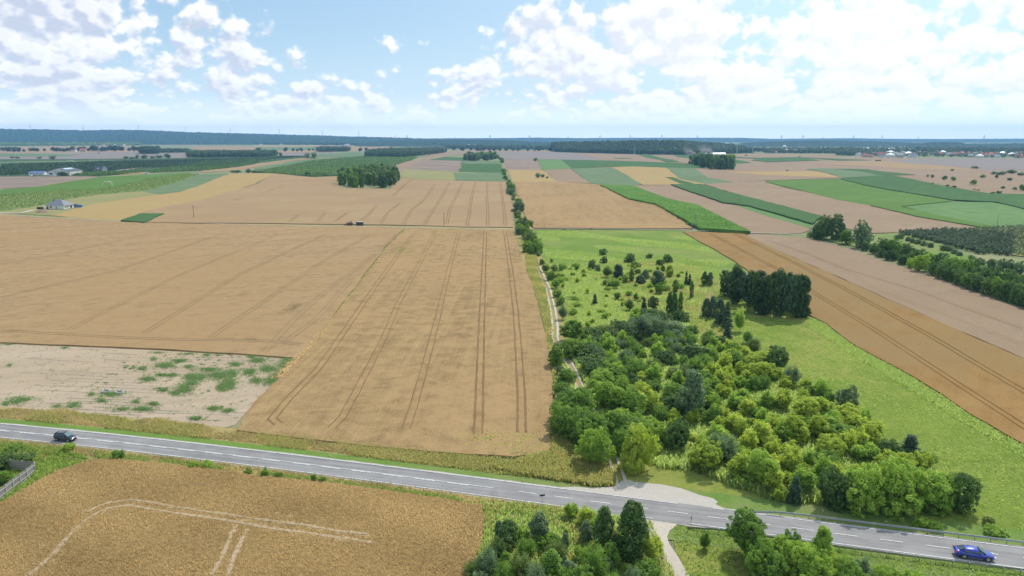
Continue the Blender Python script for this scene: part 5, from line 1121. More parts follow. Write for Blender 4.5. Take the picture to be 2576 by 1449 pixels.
#@@PART4
# ------------------------------------------------------------------ ground cover made of real blades
def near_path(paths, rad):
    pts = np.concatenate([np.array(densify([q[:2] for q in p], False, 90)) for p in paths])
    def f(x, y):
        ok = np.ones(len(x), bool)
        for i in range(0, len(x), 4000):
            d = np.min((x[i:i + 4000, None] - pts[None, :, 0]) ** 2 + (y[i:i + 4000, None] - pts[None, :, 1]) ** 2, axis=1); ok[i:i + 4000] = d > rad ** 2
        return ok
    return f
def patch(sc_, lo, seed=0.0):
    def f(x, y): return (np.sin(x / sc_ + seed) * np.cos(y / sc_ * 1.3 + seed * 2) + .6 * np.sin((x + y) / sc_ * 2.3 + seed)) > lo
    return f
def tonepatch(sc_, seed=0.0):
    return lambda x, y: np.clip(.5 + .3 * np.sin(x / sc_ + seed) * np.cos(y / sc_ * 1.7) + .2 * np.sin((x * .7 + y) / sc_ * 2.1 + seed) + rng.normal(0, .16, len(x)), 0, 1)
seenfore = [p for p in gp(fr('D', -30, 1130, 600, 1130, 1260, 1230, 1240, 1500, -60, 1500))]
forein = lambda x, y: pip(x, y, seenfore)
trails = near_path([gp(fr('B1', 250, 1449, 420, 1300, 600, 1100, 720, 985, 830, 920, 920, 880, 1100, 855, 1250, 885, 1500, 925, 1700, 950, 1900, 980, 2186, 1030, 'B2', 150, 1055, 400, 1085, 700, 1130, 980, 1170), .6),
    gp(fr('B1', 700, 930, 800, 880, 920, 835, 1100, 812, 1250, 825, 1450, 865, 1700, 905, 1900, 930, 2186, 975, 'B2', 100, 985, 400, 1020, 700, 1075, 960, 1100), .6), gp(fr('B1', 1795, 1449, 1880, 1300, 1950, 1130, 1990, 1040), .6), gp(fr('B1', 1930, 1449, 1985, 1290, 2060, 1130, 2100, 1060), .6)], .46)
blades('standing_wheat', fore, 62000, (.18, .42), .10, M_grass['wheat'], 'ripe standing wheat of the near field', z0=.62, lean=.6, mask=lambda x, y: forein(x, y) & (trails(x, y) | (rng.uniform(0, 1, len(x)) < .12)), tonef=tonepatch(6.0, 1.0))
def straw(name, paths, mat, label, per=95, sg=.24, size=(.25, .6), z=.66, hh=.6, tone=(0, 1), kind='stuff'):
    """stalks pressed flat along a wheel path"""
    C = []
    for pth in paths:
        A = np.array(densify([q[:2] for q in gp(pth, hh)], False, 90)); L = np.linalg.norm(np.diff(A, axis=0), axis=1).sum(); n_ = int(L * per)
        t = rng.uniform(0, len(A) - 1.001, n_); i = t.astype(int); f = (t - i)[:, None]; q = A[i] * (1 - f) + A[i + 1] * f
        wv = sg * (1 + .45 * np.sin(t * 1.7) + .3 * np.sin(t * 4.1)); q = q + rng.normal(size=(n_, 2)) * wv[:, None]
        C.append(np.column_stack([q, terr(q[:, 0], q[:, 1]) + z + rng.uniform(0, .10, n_)]))
    C = np.concatenate(C); N_ = rng.normal(size=C.shape) * .22; N_[:, 2] = 1
    v, f = quads(C, N_, rng.uniform(size[0], size[1], len(C)), .4)
    return tag(mesh(name, v, f, mat, tone=rng.uniform(tone[0], tone[1], len(f))), label, kind=kind)
M_straw = leaf_mat('pressed_straw', (.33, .24, .14), (.47, .37, .24), .1, 0, up=.9)
straw('pressed_straw', [fr('B1', 250, 1449, 420, 1300, 600, 1100, 720, 985, 830, 920, 920, 880, 1100, 855, 1250, 885, 1500, 925, 1700, 950, 1900, 980, 2186, 1030, 'B2', 150, 1055, 400, 1085, 700, 1130, 980, 1170), fr('B1', 740, 920, 800, 880, 920, 835, 1100, 812, 1250, 825, 1450, 865, 1700, 905, 1900, 930, 2186, 975, 'B2', 100, 985, 400, 1020, 700, 1075, 960, 1100)], M_straw, 'pale flattened wheel tracks curving through the near wheat', 230, .27, (.12, .36))
straw('pressed_straw', [fr('B1', 1795, 1449, 1880, 1300, 1950, 1130, 1990, 1040), fr('B1', 1930, 1449, 1985, 1290, 2060, 1130, 2100, 1060), fr('B1', 400, 1430, 480, 1320, 560, 1230), fr('B1', 640, 1150, 700, 1085), fr('B1', 2050, 980, 2186, 1000, 'B2', 100, 1030)], M_straw, 'short flattened wheel tracks in the near wheat', 150, .2, (.12, .34))
straw('pressed_straw', [fr('B1', 1700, 880, 2100, 890, 'B2', 0, 900, 350, 950), fr('B1', 1650, 1200, 1780, 1110), fr('B1', 1350, 1430, 1450, 1290), fr('B2', 700, 1040, 900, 1050)], M_straw, 'thin patches of flattened stalks in the near wheat', 90, .9, (.1, .3))
mb = MB()
for pth, w_ in ((fr('B1', 250, 1449, 420, 1300, 600, 1100, 720, 985, 830, 920, 920, 880, 1100, 855, 1250, 885, 1500, 925, 1700, 950, 1900, 980, 2186, 1030, 'B2', 150, 1055, 400, 1085, 700, 1130, 980, 1170), .6), (fr('B1', 740, 920, 800, 880, 920, 835, 1100, 812, 1250, 825, 1450, 865, 1700, 905, 1900, 930, 2186, 975, 'B2', 100, 985, 400, 1020, 700, 1075, 960, 1100), .5), (fr('B1', 1795, 1449, 1880, 1300, 1950, 1130, 1990, 1040), .55), (fr('B1', 1930, 1449, 1985, 1290, 2060, 1130, 2100, 1060), .55)):
    ribbon('x', gp(pth, .6), w_, None, 5, h=.6, join=mb, wjit=.5, dz=.0)
tag(mb.build('tyre_tracks', FM['rutp']), None, None, None, 'structure')
M_lodge = leaf_mat('lodged_wheat', (.13, .10, .055), (.26, .19, .11), .1, 0, up=.9)
straw('lodged_wheat', [fr('D', 708, 790, 735, 778, 755, 763)], M_lodge, 'dark lodged patch in the left wheat', 150, 1.3, (.4, 1.0), z=.42, hh=.35)
straw('lodged_wheat', [fr('D', 980, 612, 1040, 615), fr('D', 985, 628, 1035, 632), fr('D', 1000, 620, 1030, 640)], M_grass['mixed'], 'weedy grey-green patch by the left wheat boundary', 60, 2.0, (.4, 1.2), z=.42, hh=.35, tone=(0, .4))
straw('lodged_wheat', [fr('D', 565, 852, 590, 853), fr('D', 612, 853, 640, 855), fr('D', 1175, 846, 1190, 847), fr('D', 1215, 770, 1285, 778)], M_lodge, 'small dark dents in the ripe wheat', 90, .4, (.3, .8), z=.42, hh=.35)
straw('lodged_wheat', [fr('D', 1180, 1100, 1380, 1100), fr('D', 1250, 1120, 1385, 1125), fr('D', 1280, 1140, 1390, 1150)], M_grass['mixed'], 'weedy patch in the road corner of the wheat', 40, 2.0, (.3, .8), z=.42, hh=.35, tone=(0, .45))
straw('boundary_grass', [fr('D', 1024, 574, 980, 615, 885, 740, 810, 838, 768, 888)], M_grass['mixed'], 'grassy seam between the two big wheat fields', 16, .35, (.4, .9), z=.4, hh=.35)
straw('boundary_grass', [fr('D', 810, 838, 768, 888, 745, 906, 700, 950)], M_grass['wheatm'], 'dry grass at the sandy field corner', 40, .7, (.4, .9), z=.42, hh=.35)
straw('boundary_grass', [fr('D', 0, 618, 60, 605, 130, 588, 200, 572, 245, 563)], M_grass['green'], 'green seam crossing the left wheat', 10, .5, (.6, 1.2), z=.42, hh=.35)
midw = gp(fr('D', 760, 1075, 640, 1060, 740, 910, 850, 790, 900, 720, 1345, 720, 1366, 820, 1386, 1000, 1387, 1125, 1300, 1146, 1000, 1111), .6)
blades('standing_wheat', midw, 26000, (.06, .16), .16, M_grass['wheatm'], 'ripe wheat at the road end of the middle field', z0=.38, lean=.9, mask=lambda x, y: rng.uniform(0, 1, len(x)) < (255 - y) / 120, tonef=tonepatch(9.0, 4.0))
blades('tall_verge_grass', band(HALF + 3.1, HALF + 9.6, x1=-3), 17000, (.2, .55), .12, M_grass['dry'], 'tall dry grass on the far road verge', mask=lambda x, y: rng.uniform(0, 1, len(x)) < np.clip((HALF + 8.6 + 1.3 * np.sin(x / 4) + .8 * np.sin(x / 1.7) - (y - np.polyval(fc, x)) * .97) / 1.2, 0, 1), tonef=tonepatch(3.0, 2.0))
blades('tall_verge_grass', band(HALF + 2.6, HALF + 8.2, x1=5), 17000, (.15, .65), .12, M_grass['mixed'], 'greener grass mixed into the far road verge', mask=lambda x, y: patch(5.0, -.1)(x, y) | (x > -25), tonef=lambda x, y: np.clip(.35 + rng.normal(0, .25, len(x)) - .25 * (x > -12), 0, 1))
blades('short_verge_grass', band(HALF + .35, HALF + 2.8), 15000, (.06, .22), .12, M_grass['green'], 'short green grass beside the asphalt', mask=lambda x, y: (x < 10) | (x > 29))
blades('tall_verge_grass', band(-HALF - 3.4, -HALF - .35, x1=13), 11000, (.2, .6), .11, M_grass['dry'], 'dry grass on the near road verge', tonef=tonepatch(3.0))
blades('tall_verge_grass', band(-HALF - 4.6, -HALF - 1.6, x1=16), 8000, (.25, .75), .11, M_grass['green'], 'green weeds between near verge and wheat', mask=patch(4.0, -.5, 3.0))
blades('short_verge_grass', band(-HALF - 3.5, -HALF - .4, x0=25), 6000, (.08, .3), .12, M_grass['green'], 'short grass under the near guard rail')
blades('rough_grass_blades', near_left, 9000, (.2, .7), .13, M_grass['green'], 'rough green grass outside the fence', mask=lambda x, y: (x > -125) & (y > 60))
blades('rough_grass_blades', near_left, 5000, (.2, .6), .13, M_grass['mixed'], 'drier tufts outside the fence', mask=lambda x, y: (x > -125) & (y > 60) & patch(6, 0)(x, y))
blades('rough_grass_blades', near_mid, 9000, (.3, .9), .12, M_grass['lush'], 'tall bright grass between wheat and lower lane', mask=lambda x, y: y > 45)
blades('rough_grass_blades', near_mid, 5000, (.25, .8), .12, M_grass['mixed'], 'reddish dry grass between wheat and lower lane', mask=lambda x, y: (y > 60) & patch(5, .1, 2)(x, y))
blades('rough_grass_blades', near_right, 11000, (.1, .5), .13, M_grass['green'], 'green grass below the near guard rail', mask=lambda x, y: y > 40)
thw = TH + []
blades('thicket_undergrowth', TH, 40000, (.5, 1.5), .20, M_grass['lush'], 'bright tall weeds and suckers filling the thicket', mask=near_path([gp(trk)], 1.5), tonef=tonepatch(5, 1))
blades('thicket_undergrowth', TH, 9000, (.4, 1.2), .20, M_grass['green'], 'darker weeds in the thicket', mask=near_path([gp(trk)], 1.5))
gold = [p[:2] for p in gp(fr('C', 430, 300, 560, 260, 760, 330, 800, 440, 880, 560, 960, 650, 990, 760, 940, 830, 700, 850, 560, 700, 470, 540, 430, 400))]
blades('goldenrod_patch', gold, 11000, (.3, .8), .28, M_grass['lush'], 'yellow-green weed patch in the overgrown plot', mask=patch(7, -.75, 2), tonef=lambda x, y: np.clip(.5 + rng.normal(0, .25, len(x)), 0, 1))
mead = [p[:2] for p in gp(fr('D', 1360, 640, 1700, 640, 1830, 690, 1760, 760, 1880, 800, 2030, 795, 2140, 862, 2290, 945, 2450, 1045, 2620, 1150, 2620, 1375, 2440, 1330, 2400, 1200, 2190, 1100, 1990, 950, 1850, 880, 1700, 830, 1560, 830, 1450, 860, 1400, 760))]
blades('meadow_grass', mead, 30000, (.10, .30), .24, M_grass['green'], 'meadow grass around the thicket', tonef=tonepatch(11, 3))
blades('meadow_grass', mead, 13000, (.10, .30), .24, M_grass['lush'], 'yellower meadow grass around the thicket', mask=patch(14, -.3, 1))
strip = [p[:2] for p in gp(fr('D', 1313, 600, 1330, 690, 1360, 780, 1380, 860, 1392, 980, 1400, 1000, 1440, 985, 1430, 930, 1395, 850, 1372, 720, 1352, 660, 1335, 600))]
blades('track_side_grass', strip, 9000, (.3, .8), .2, M_grass['mixed'], 'dry and green grass between wheat and track', tonef=tonepatch(6, 2), mask=near_path([gp(trk)], 1.3))
cornr = [p[:2] for p in gp(fr('D', 1230, 1180, 1385, 1140, 1395, 1060, 1450, 1150, 1545, 1190, 1545, 1225, 1500, 1228, 1300, 1195))]
blades('tall_verge_grass', cornr, 9000, (.4, 1.0), .13, M_grass['mixed'], 'tall mixed grass at the road corner of the wheat')
oe = [p[:2] for p in gp(fr('D', 2040, 800, 2075, 812, 2140, 862, 2292, 948, 2450, 1048, 2600, 1135, 2600, 1165, 2440, 1075, 2280, 975, 2130, 885, 2040, 825))]
blades('field_edge_grass', oe, 6000, (.15, .5), .25, M_grass['lush'], 'tall pale green grass along the orange wheat')
plot = [p[:2] for p in gp(fr('D', 1365, 668, 1500, 660, 1690, 655, 1790, 690, 1770, 760, 1850, 850, 1800, 880, 1600, 830, 1500, 850, 1440, 850, 1400, 760))]
blades('plot_weeds', plot, 16000, (.2, .7), .26, M_grass['lush'], 'mottled bright weeds over the whole plot', mask=patch(6, -.35, 4), tonef=tonepatch(7, 1))
blades('plot_weeds', plot, 17000, (.15, .5), .26, M_grass['mixed'], 'dry reddish grass patches of the plot', mask=lambda x, y: patch(8, .1, 6)(x, y) | (x > y * .17))
upm = [p[:2] for p in gp(fr('D', 1350, 582, 1715, 584, 1840, 660, 1780, 690, 1365, 665))]
blades('meadow_grass', upm, 12000, (.1, .35), .4, M_grass['lush'], 'lighter streaks in the upper meadow', mask=patch(16, .15, 3), tonef=tonepatch(20, 2))
# weeds on the sandy field
WX = []; TT = []
for q in [(1420, 310, 90, 26), (1540, 270, 80, 16), (1640, 410, 70, 34), (1720, 410, 50, 30), (1800, 345, 90, 18), (1880, 395, 110, 36), (1990, 375, 60, 30), (1960, 470, 80, 50), (1900, 500, 40, 30), (1590, 510, 70, 44), (1510, 545, 50, 22), (2140, 365, 70, 34), (2300, 340, 80, 34), (2450, 300, 80, 50), (2480, 255, 50, 24), (2020, 300, 50, 22), (2210, 265, 80, 26), (2320, 232, 30, 14), (1780, 220, 60, 18), (1270, 425, 70, 20), (1390, 392, 60, 14), (1480, 392, 40, 16), (1225, 338, 34, 18),
          (1400, 520, 44, 18), (620, 660, 70, 22), (490, 660, 44, 14), (150, 620, 90, 30), (50, 640, 44, 20), (200, 600, 120, 20), (870, 615, 70, 22), (1050, 685, 100, 20), (1230, 685, 80, 16), (1170, 622, 44, 24), (2200, 440, 44, 30), (2330, 440, 70, 40), (85, 307, 24, 12), (1150, 325, 26, 16), (785, 560, 24, 16), (1690, 765, 60, 16), (950, 560, 130, 30), (80, 130, 60, 6), (560, 158, 50, 8), (1360, 200, 100, 8), (1600, 212, 120, 8), (2150, 232, 50, 12), (1840, 680, 60, 16), (1960, 700, 50, 16), (1320, 640, 50, 14), (2400, 380, 50, 30), (1650, 460, 60, 20), (640, 640, 50, 16), (1080, 325, 16, 12), (1320, 255, 20, 14), (1620, 320, 40, 14)]:
    for _ in range(int((14 + q[2] * q[3] * .055) * (3.2 if q[0] > 1200 and q[1] > 240 else 1.2))):
        a = random.uniform(0, math.tau); r = abs(random.gauss(0, .7))
        (u, v), = fr('W', q[0] + math.cos(a) * r * q[2], q[1] + math.sin(a) * r * q[3]); p = P(u, v); WX.append((p[0], p[1])); TT.append(random.uniform(.2, .9))
for _ in range(500):
    (u, v), = fr('W', random.uniform(0, 2300), random.uniform(140, 740)); p = P(u, v)
    if pip([p[0]], [p[1]], gp(fr('D', 0, 866, 640, 898, 738, 907, 640, 1012, 590, 1066, 0, 1035)))[0]: WX.append((p[0], p[1])); TT.append(.6)
WX = np.array(WX); nW = len(WX)
X = np.repeat(WX[:, 0], 6) + rng.normal(0, .22, nW * 6); Y = np.repeat(WX[:, 1], 6) + rng.normal(0, .22, nW * 6)
C = np.stack([X, Y, rng.uniform(.08, .42, nW * 6)], 1); q = rng.normal(size=C.shape); q[:, 2] += .4; v, f = quads(C, q, rng.uniform(.12, .32, len(C)), .5)
tag(mesh('sand_weeds', v, f, M_grass['weed'], tone=rng.uniform(0, 1, len(f))), 'green weed clumps on the sandy field', None, None, 'stuff')
# maize rows stand up as leaves
def maize(poly, n, h, size, lab):
    w_ = [p[:2] for p in gp(poly, h)]
    return blades('maize_plants', w_, n, (.25, .7), size, M_leaf['corn'], lab, z0=h + .1, lean=.8)
maize(fr('A3', 905, 652, 1215, 658, 1580, 790, 1865, 850, 2030, 932, 2390, 1112, 1895, 1076, 1600, 917, 1450, 837, 1180, 783), 11000, 1.8, .42, 'maize leaves of the curved green strip')

# ------------------------------------------------------------------ shared hard materials
def rgb(name, c, rough=.6, metal=0.0, spec=.4, coat=0.0, var=.06, vs=2.0): return plain(name, c, rough, metal, spec, var, vs, coat)
M_white = rgb('render_white', (.72, .71, .68)); M_grey = rgb('concrete_grey', (.42, .41, .39), .85, vs=4, var=.2); M_dk = rgb('dark_plastic', (.02, .02, .022), .5)
M_steel = rgb('zinc_rail', (.36, .37, .38), .42, .85, var=.15); M_tyre = rgb('tyre_rubber', (.018, .018, .018), .8); M_rim = rgb('rim_alloy', (.42, .42, .44), .35, .9)
M_roofd = rgb('roof_dark', (.075, .085, .115), .6, var=.15); M_roofr = rgb('roof_red', (.38, .13, .09), .8, var=.2); M_roofw = rgb('roof_pale', (.78, .77, .74), .5); M_roofg = rgb('roof_grey', (.22, .23, .25), .55)
M_wood = rgb('weathered_wood', (.26, .235, .215), .9, var=.25, vs=7); M_glass = rgb('window_glass', (.03, .045, .06), .08, 0, .8); M_lamp = rgb('lamp_glass', (.75, .78, .8), .1, 0, .9); M_red = rgb('tail_lamp', (.4, .02, .02), .2)
M_blue = rgb('blue_paint', (.010, .025, .33), .28, .35, .6, .9); M_black = rgb('black_paint', (.012, .014, .018), .25, .2, .6, .9); M_chrome = rgb('chrome', (.7, .7, .72), .2, 1.0)
M_pole = rgb('pole_concrete', (.30, .28, .25), .9, var=.2); M_poled = rgb('pole_wood', (.15, .11, .08), .9, var=.3)
M_screen = rgb('windscreen', (.10, .17, .19), .05, 0, 1.0)

def loft(secs, mat, name, parent, sub=2):
    """secs: list of closed rings of equal length -> smooth skin with closed ends"""
    n = len(secs[0]); v = [p for s in secs for p in s]; f = []
    for i in range(len(secs) - 1):
        for j in range(n): a = i * n + j; b_ = i * n + (j + 1) % n; f.append((a, b_, b_ + n, a + n))
    f.append(tuple(range(n - 1, -1, -1))); f.append(tuple(range((len(secs) - 1) * n, len(secs) * n)))
    o = mesh(name, v, f, mat, parent, smooth=True)
    if sub: s_ = o.modifiers.new('s', 'SUBSURF'); s_.levels = sub; s_.render_levels = sub
    return o
def wheel(parent, x, y, r, w_, rim=M_rim):
    s = 1 if y > 0 else -1
    t = MB(); t.bar((x, y - w_ / 2 * s, r), (x, y + w_ / 2 * s, r), r, 24); o = t.build('wheel', M_tyre, parent)
    q = MB(); q.bar((x, y + w_ / 2 * s, r), (x, y + (w_ / 2 + .012) * s, r), r * .66, 20)
    for k in range(5):
        a = k / 5 * math.tau; q.bar((x, y + (w_ / 2 + .016) * s, r), (x + math.cos(a) * r * .6, y + (w_ / 2 + .016) * s, r + math.sin(a) * r * .6), r * .07, 5)
    q.build('rim', rim, o); return o
def car(name, label, loc, rz, paint, body, cab, L, W, wb, wr, suv=False):
    t = thing(name, label, 'car', loc, rz)
    def ring(x, zb, zt, hw, crown=.03):
        return [(x, -hw * .80, zb), (x, -hw, zb + .16), (x, -hw * 1.0, (zb + zt) / 2), (x, -hw * .94, zt - .04), (x, -hw * .55, zt + crown * .6), (x, 0, zt + crown), (x, hw * .55, zt + crown * .6), (x, hw * .94, zt - .04), (x, hw, (zb + zt) / 2), (x, hw, zb + .16), (x, hw * .80, zb), (x, 0, zb)]
    loft([ring(*s) for s in body], paint, 'body', t)
    # cabin: roof skin and glass all round
    def cring(x, z0, z1, h0, h1): return [(x, -h0, z0), (x, -(h0 * .45 + h1 * .55), z0 + (z1 - z0) * .55), (x, -h1, z1 - .02), (x, -h1 * .5, z1 + .02), (x, 0, z1 + .03), (x, h1 * .5, z1 + .02), (x, h1, z1 - .02), (x, h0 * .45 + h1 * .55, z0 + (z1 - z0) * .55), (x, h0, z0)]
    loft([cring(*s) for s in cab], paint, 'cabin', t)
    def pane(nm, pts, off, mt=M_glass, par=t):
        c = Vector((0, 0, 0))
        for p in pts: c += Vector(p) / len(pts)
        nn = (Vector(pts[1]) - Vector(pts[0])).cross(Vector(pts[2]) - Vector(pts[0])).normalized()
        if nn.dot(c - Vector((0, 0, .6))) < 0: nn = -nn
        a = [Vector(p) + nn * off for p in pts]; b_ = [p - nn * .03 for p in a]; k = len(pts)
        m_ = MB(); m_.add(a + b_, [tuple(range(k)), tuple(range(2 * k - 1, k - 1, -1))] + [(i, (i + 1) % k, k + (i + 1) % k, k + i) for i in range(k)]); return m_.build(nm, mt, par)
    r0, r1, r2, r3 = cab[0], cab[1], cab[-2], cab[-1]
    z = .0
    pane('windscreen', [(r3[0] - .04, -r3[3] * .86, r3[1] + .05), (r3[0] - .04, r3[3] * .86, r3[1] + .05), (r2[0] + .08, r2[4] * .9, r2[2] - .0), (r2[0] + .08, -r2[4] * .9, r2[2] - .0)], .07, M_screen)
    pane('rear_window', [(r0[0] + .08, -r0[3] * .8, r0[1] + .10), (r0[0] + .08, r0[3] * .8, r0[1] + .10), (r1[0] - .05, r1[4] * .84, r1[2] - .03), (r1[0] - .05, -r1[4] * .84, r1[2] - .03)], .07)
    xs_ = [r1[0] - .25, (r1[0] + r2[0]) / 2 + .05, r3[0] - .38]
    for sd in (-1, 1):
        for a_, b_ in ((xs_[0], xs_[1] - .04), (xs_[1] + .04, xs_[2])):
            tb = a_ + (.22 if a_ == xs_[0] else 0); te = b_ - (.42 if b_ == xs_[2] else 0)
            zt = cab[1][2] - .10; zb = cab[1][1] + .05; h0 = cab[1][3]; h1 = cab[1][4]
            pane('side_window', [(a_, sd * h0 * .99, zb), (b_, sd * h0 * .99, zb), (te, sd * (h1 * .97 + .02), zt), (tb, sd * (h1 * .97 + .02), zt)], .035)
        for x in (wb / 2 + .05, -wb / 2 + .05):
            wheel(t, x, sd * (W / 2 - .10), wr, .20)
            q = MB(); q.bar((x, sd * (W / 2 - .30), wr + .01), (x, sd * (W / 2 - .005), wr + .01), wr + .055, 24); q.build('wheel_arch', M_dk, t)
        f = body[-2]
        MB().box(f[0] - .02, sd * f[3] * .70, f[2] - .10, .30, .34, .13, -sd * .35).build('headlight', M_lamp, t)
        bk = body[1]; MB().box(bk[0] - .0, sd * bk[3] * .76, bk[2] - .13, .16, .36, .13, sd * .2).build('tail_light', M_red, t)
        mr = MB(); mr.box(cab[-2][0] + .30, sd * (W / 2 + .07), cab[1][1] + .05, .16, .20, .13); mr.bar((cab[-2][0] + .30, sd * (W / 2 - .12), cab[1][1] + .02), (cab[-2][0] + .30, sd * (W / 2 + .0), cab[1][1] + .04), .025); mr.build('wing_mirror', paint, t)
        MB().box(-wb * .02, sd * (W / 2 + .002), .30, wb * .62, .02, .035).build('side_trim', M_chrome, t)
        for x in (-.42, .55): MB().box(x, sd * (W / 2 + .0), cab[1][1] - .14, .19, .025, .03).build('door_handle', M_chrome, t)
    MB().box(body[-1][0] - .03, 0, .40, .06, W * .55, .16).build('grille', M_dk, t)
    MB().box(body[0][0] + .0, 0, .62, .04, .5, .11).build('number_plate', M_white, t)
    if suv:
        for sd in (-1, 1): m_ = MB(); m_.bar((cab[1][0] + .1, sd * cab[1][4] * .9, cab[1][2] + .06), (cab[-2][0] - .1, sd * cab[-2][4] * .9, cab[-2][2] + .06), .022); m_.build('roof_rail', M_dk, t)
    return t
def on_road(u, v, o):
    p = P(u, v); x = p[0]; y = float(np.polyval(fc, x)); k = float(np.polyval(np.polyder(fc), x)); L_ = math.hypot(1, k)
    return (x - k / L_ * o, y + o / L_, .03 * 6 * 1.4 + .05 * 0 + .03), math.atan(k)
loc, rz = on_road(2449, 1400, -HALF * .52)
car('blue_car', 'glossy blue fastback saloon driving on the road between the guard rails', loc, rz, M_blue,
    [(-2.42, .42, .80, .70), (-2.30, .28, .98, .84), (-1.9, .24, 1.02, .90), (-1.3, .22, .97, .935), (-.2, .20, .95, .935), (.9, .20, .93, .93), (1.35, .22, .90, .92), (2.0, .24, .79, .87), (2.32, .30, .64, .78), (2.42, .38, .55, .66)],
    [(-2.02, .92, 1.04, .74, .62), (-1.15, .90, 1.34, .84, .58), (-.35, .90, 1.42, .86, .61), (.35, .90, 1.38, .86, .60), (1.28, .86, .95, .78, .66)], 4.84, 1.88, 2.84, .34)
loc, rz = on_road(173, 1108, -HALF * .45)
car('black_car', 'black hatchback with roof rails driving on the road at the left', loc, rz, M_black,
    [(-2.06, .42, .86, .66), (-1.96, .28, 1.02, .80), (-1.5, .24, 1.04, .86), (-.8, .22, 1.0, .88), (.6, .22, .98, .88), (1.1, .24, .96, .87), (1.7, .26, .86, .82), (1.98, .32, .70, .72), (2.06, .40, .58, .60)],
    [(-1.98, .96, 1.06, .72, .64), (-1.62, .95, 1.48, .78, .60), (-.5, .95, 1.57, .80, .62), (.25, .95, 1.52, .80, .61), (1.12, .92, 1.0, .74, .62)], 4.1, 1.76, 2.55, .32, True)

# tractor with front loader and its high trailer
p = P(*fr('D', 880, 567.5)[0]); t = thing('tractor', 'dark tractor with front loader and red wheels on the farm track', 'tractor', p, math.pi + .01)
M_tr = rgb('tractor_green', (.03, .055, .05), .4); M_trr = rgb('rim_red', (.42, .03, .04), .5); M_cabg = rgb('cab_glass', (.18, .28, .26), .1, 0, .8)
MB().box(.95, 0, 1.25, 2.0, .85, .75, taper=.88).build('bonnet', M_tr, t); MB().box(.2, 0, .85, 3.2, .55, .4).build('chassis', M_dk, t)
c_ = MB().box(-.75, 0, 2.05, 1.45, 1.5, 1.15, taper=.86).build('cab', M_cabg, t); MB().box(-.75, 0, 2.72, 1.6, 1.5, .16).build('cab_roof', M_tr, c_)
for s in (-1, 1):
    wheel(t, -.95, s * .95, .92, .55, M_trr); wheel(t, 1.35, s * .85, .62, .42, M_trr); MB().box(-.95, s * .95, 1.72, 1.5, .6, .12).build('mudguard', M_tr, t)
    m_ = MB(); m_.bar((-.1, s * .55, 1.9), (1.9, s * .5, 1.95), .09); m_.bar((1.9, s * .5, 1.95), (3.1, s * .45, .75), .09); m_.build('loader_arm', M_dk, t)
MB().box(3.3, 0, .55, .55, 1.9, .6, taper=.7).build('bucket', M_dk, t)
m_ = MB(); m_.bar((1.2, .35, 1.6), (1.2, .35, 2.5), .05); m_.build('exhaust_pipe', M_dk, t)
p = P(*fr('D', 905.3, 568)[0]); t = thing('farm_trailer', 'high-sided dark red trailer with pale cover hitched to the tractor', 'trailer', p, math.pi + .01)
M_tlr = rgb('trailer_side', (.10, .055, .06), .6)
MB().box(0, 0, 1.75, 4.5, 2.3, 1.6).build('trailer_box', M_tlr, t); MB().box(0, 0, 2.68, 4.3, 2.1, .26, taper=.8).build('cover', rgb('cover_sheet', (.45, .55, .50), .6), t); MB().box(0, 0, .8, 4.4, 1.0, .25).build('chassis', M_dk, t)
for s in (-1, 1):
    wheel(t, -1.45, s * .95, .5, .35, M_rim); wheel(t, 1.45, s * .95, .5, .35, M_rim)
    m_ = MB()
    for k in range(6): m_.box(-2.1 + k * .84, s * 1.17, 1.75, .09, .05, 1.6)
    m_.build('side_ribs', M_dk, t)
m_ = MB(); m_.bar((2.2, 0, .8), (3.9, 0, .7), .07); m_.build('drawbar', M_dk, t)

# guard rails
def guard(name, label, pts, hgt=.75, sp=2.0, face=1):
    w_ = [p[:2] for p in gp(pts)]; A = np.array(densify(w_, False, 90)); s = np.concatenate([[0], np.cumsum(np.linalg.norm(np.diff(A, axis=0), axis=1))])
    t = thing(name, label, 'guard rail', (float(A[0, 0]), float(A[0, 1]), 0)); ox, oy = A[0]
    d = np.gradient(A, axis=0); d /= np.linalg.norm(d, axis=1)[:, None]; nn = np.stack([-d[:, 1], d[:, 0]], 1)
    prof = [(.0, .31), (.045, .27), (.045, .22), (0, .17), (0, .13), (.045, .09), (.045, .04), (0, 0), (-.012, 0), (-.012, .31)]
    m_ = MB(); k = len(prof)
    for i in range(len(A)):
        ramp = min(1, s[i] / 4.0) if s[i] < 4 else 1
        m_.v += [(A[i, 0] - ox + nn[i, 0] * a * face, A[i, 1] - oy + nn[i, 1] * a * face, .15 + (hgt - .31) * ramp * 1.0 + b_) for a, b_ in prof]
        if i: m_.f += [((i - 1) * k + j, (i - 1) * k + (j + 1) % k, i * k + (j + 1) % k, i * k + j) for j in range(k)]
    m_.m = [0] * len(m_.f); m_.build('rail', M_steel, t)
    x = .5
    while x < s[-1]:
        cx, cy_ = np.interp(x, s, A[:, 0]) - ox, np.interp(x, s, A[:, 1]) - oy; n0 = np.array([np.interp(x, s, nn[:, 0]), np.interp(x, s, nn[:, 1])])
        rr_ = min(1, x / 4.0); hh = .15 + (hgt - .31) * rr_ + .26
        MB().box(cx - n0[0] * .09 * face, cy_ - n0[1] * .09 * face, hh / 2, .06, .10, hh).build('post', M_steel, t); x += sp
    return t
guard('guard_rail', 'long steel guard rail on the far side of the road at the right', fr('D', 1885, 1292.5, 2016, 1306, 2296.7, 1341.5, 2563.9, 1375, 2700, 1392), face=-1)
guard('guard_rail', 'steel guard rail on the near side of the road, partly behind trees', fr('D', 1728, 1331, 1770, 1338.5, 1932, 1362, 2134.8, 1391, 2235.8, 1404, 2375, 1422, 2482, 1435, 2559.4, 1444.5, 2700, 1462), face=1)
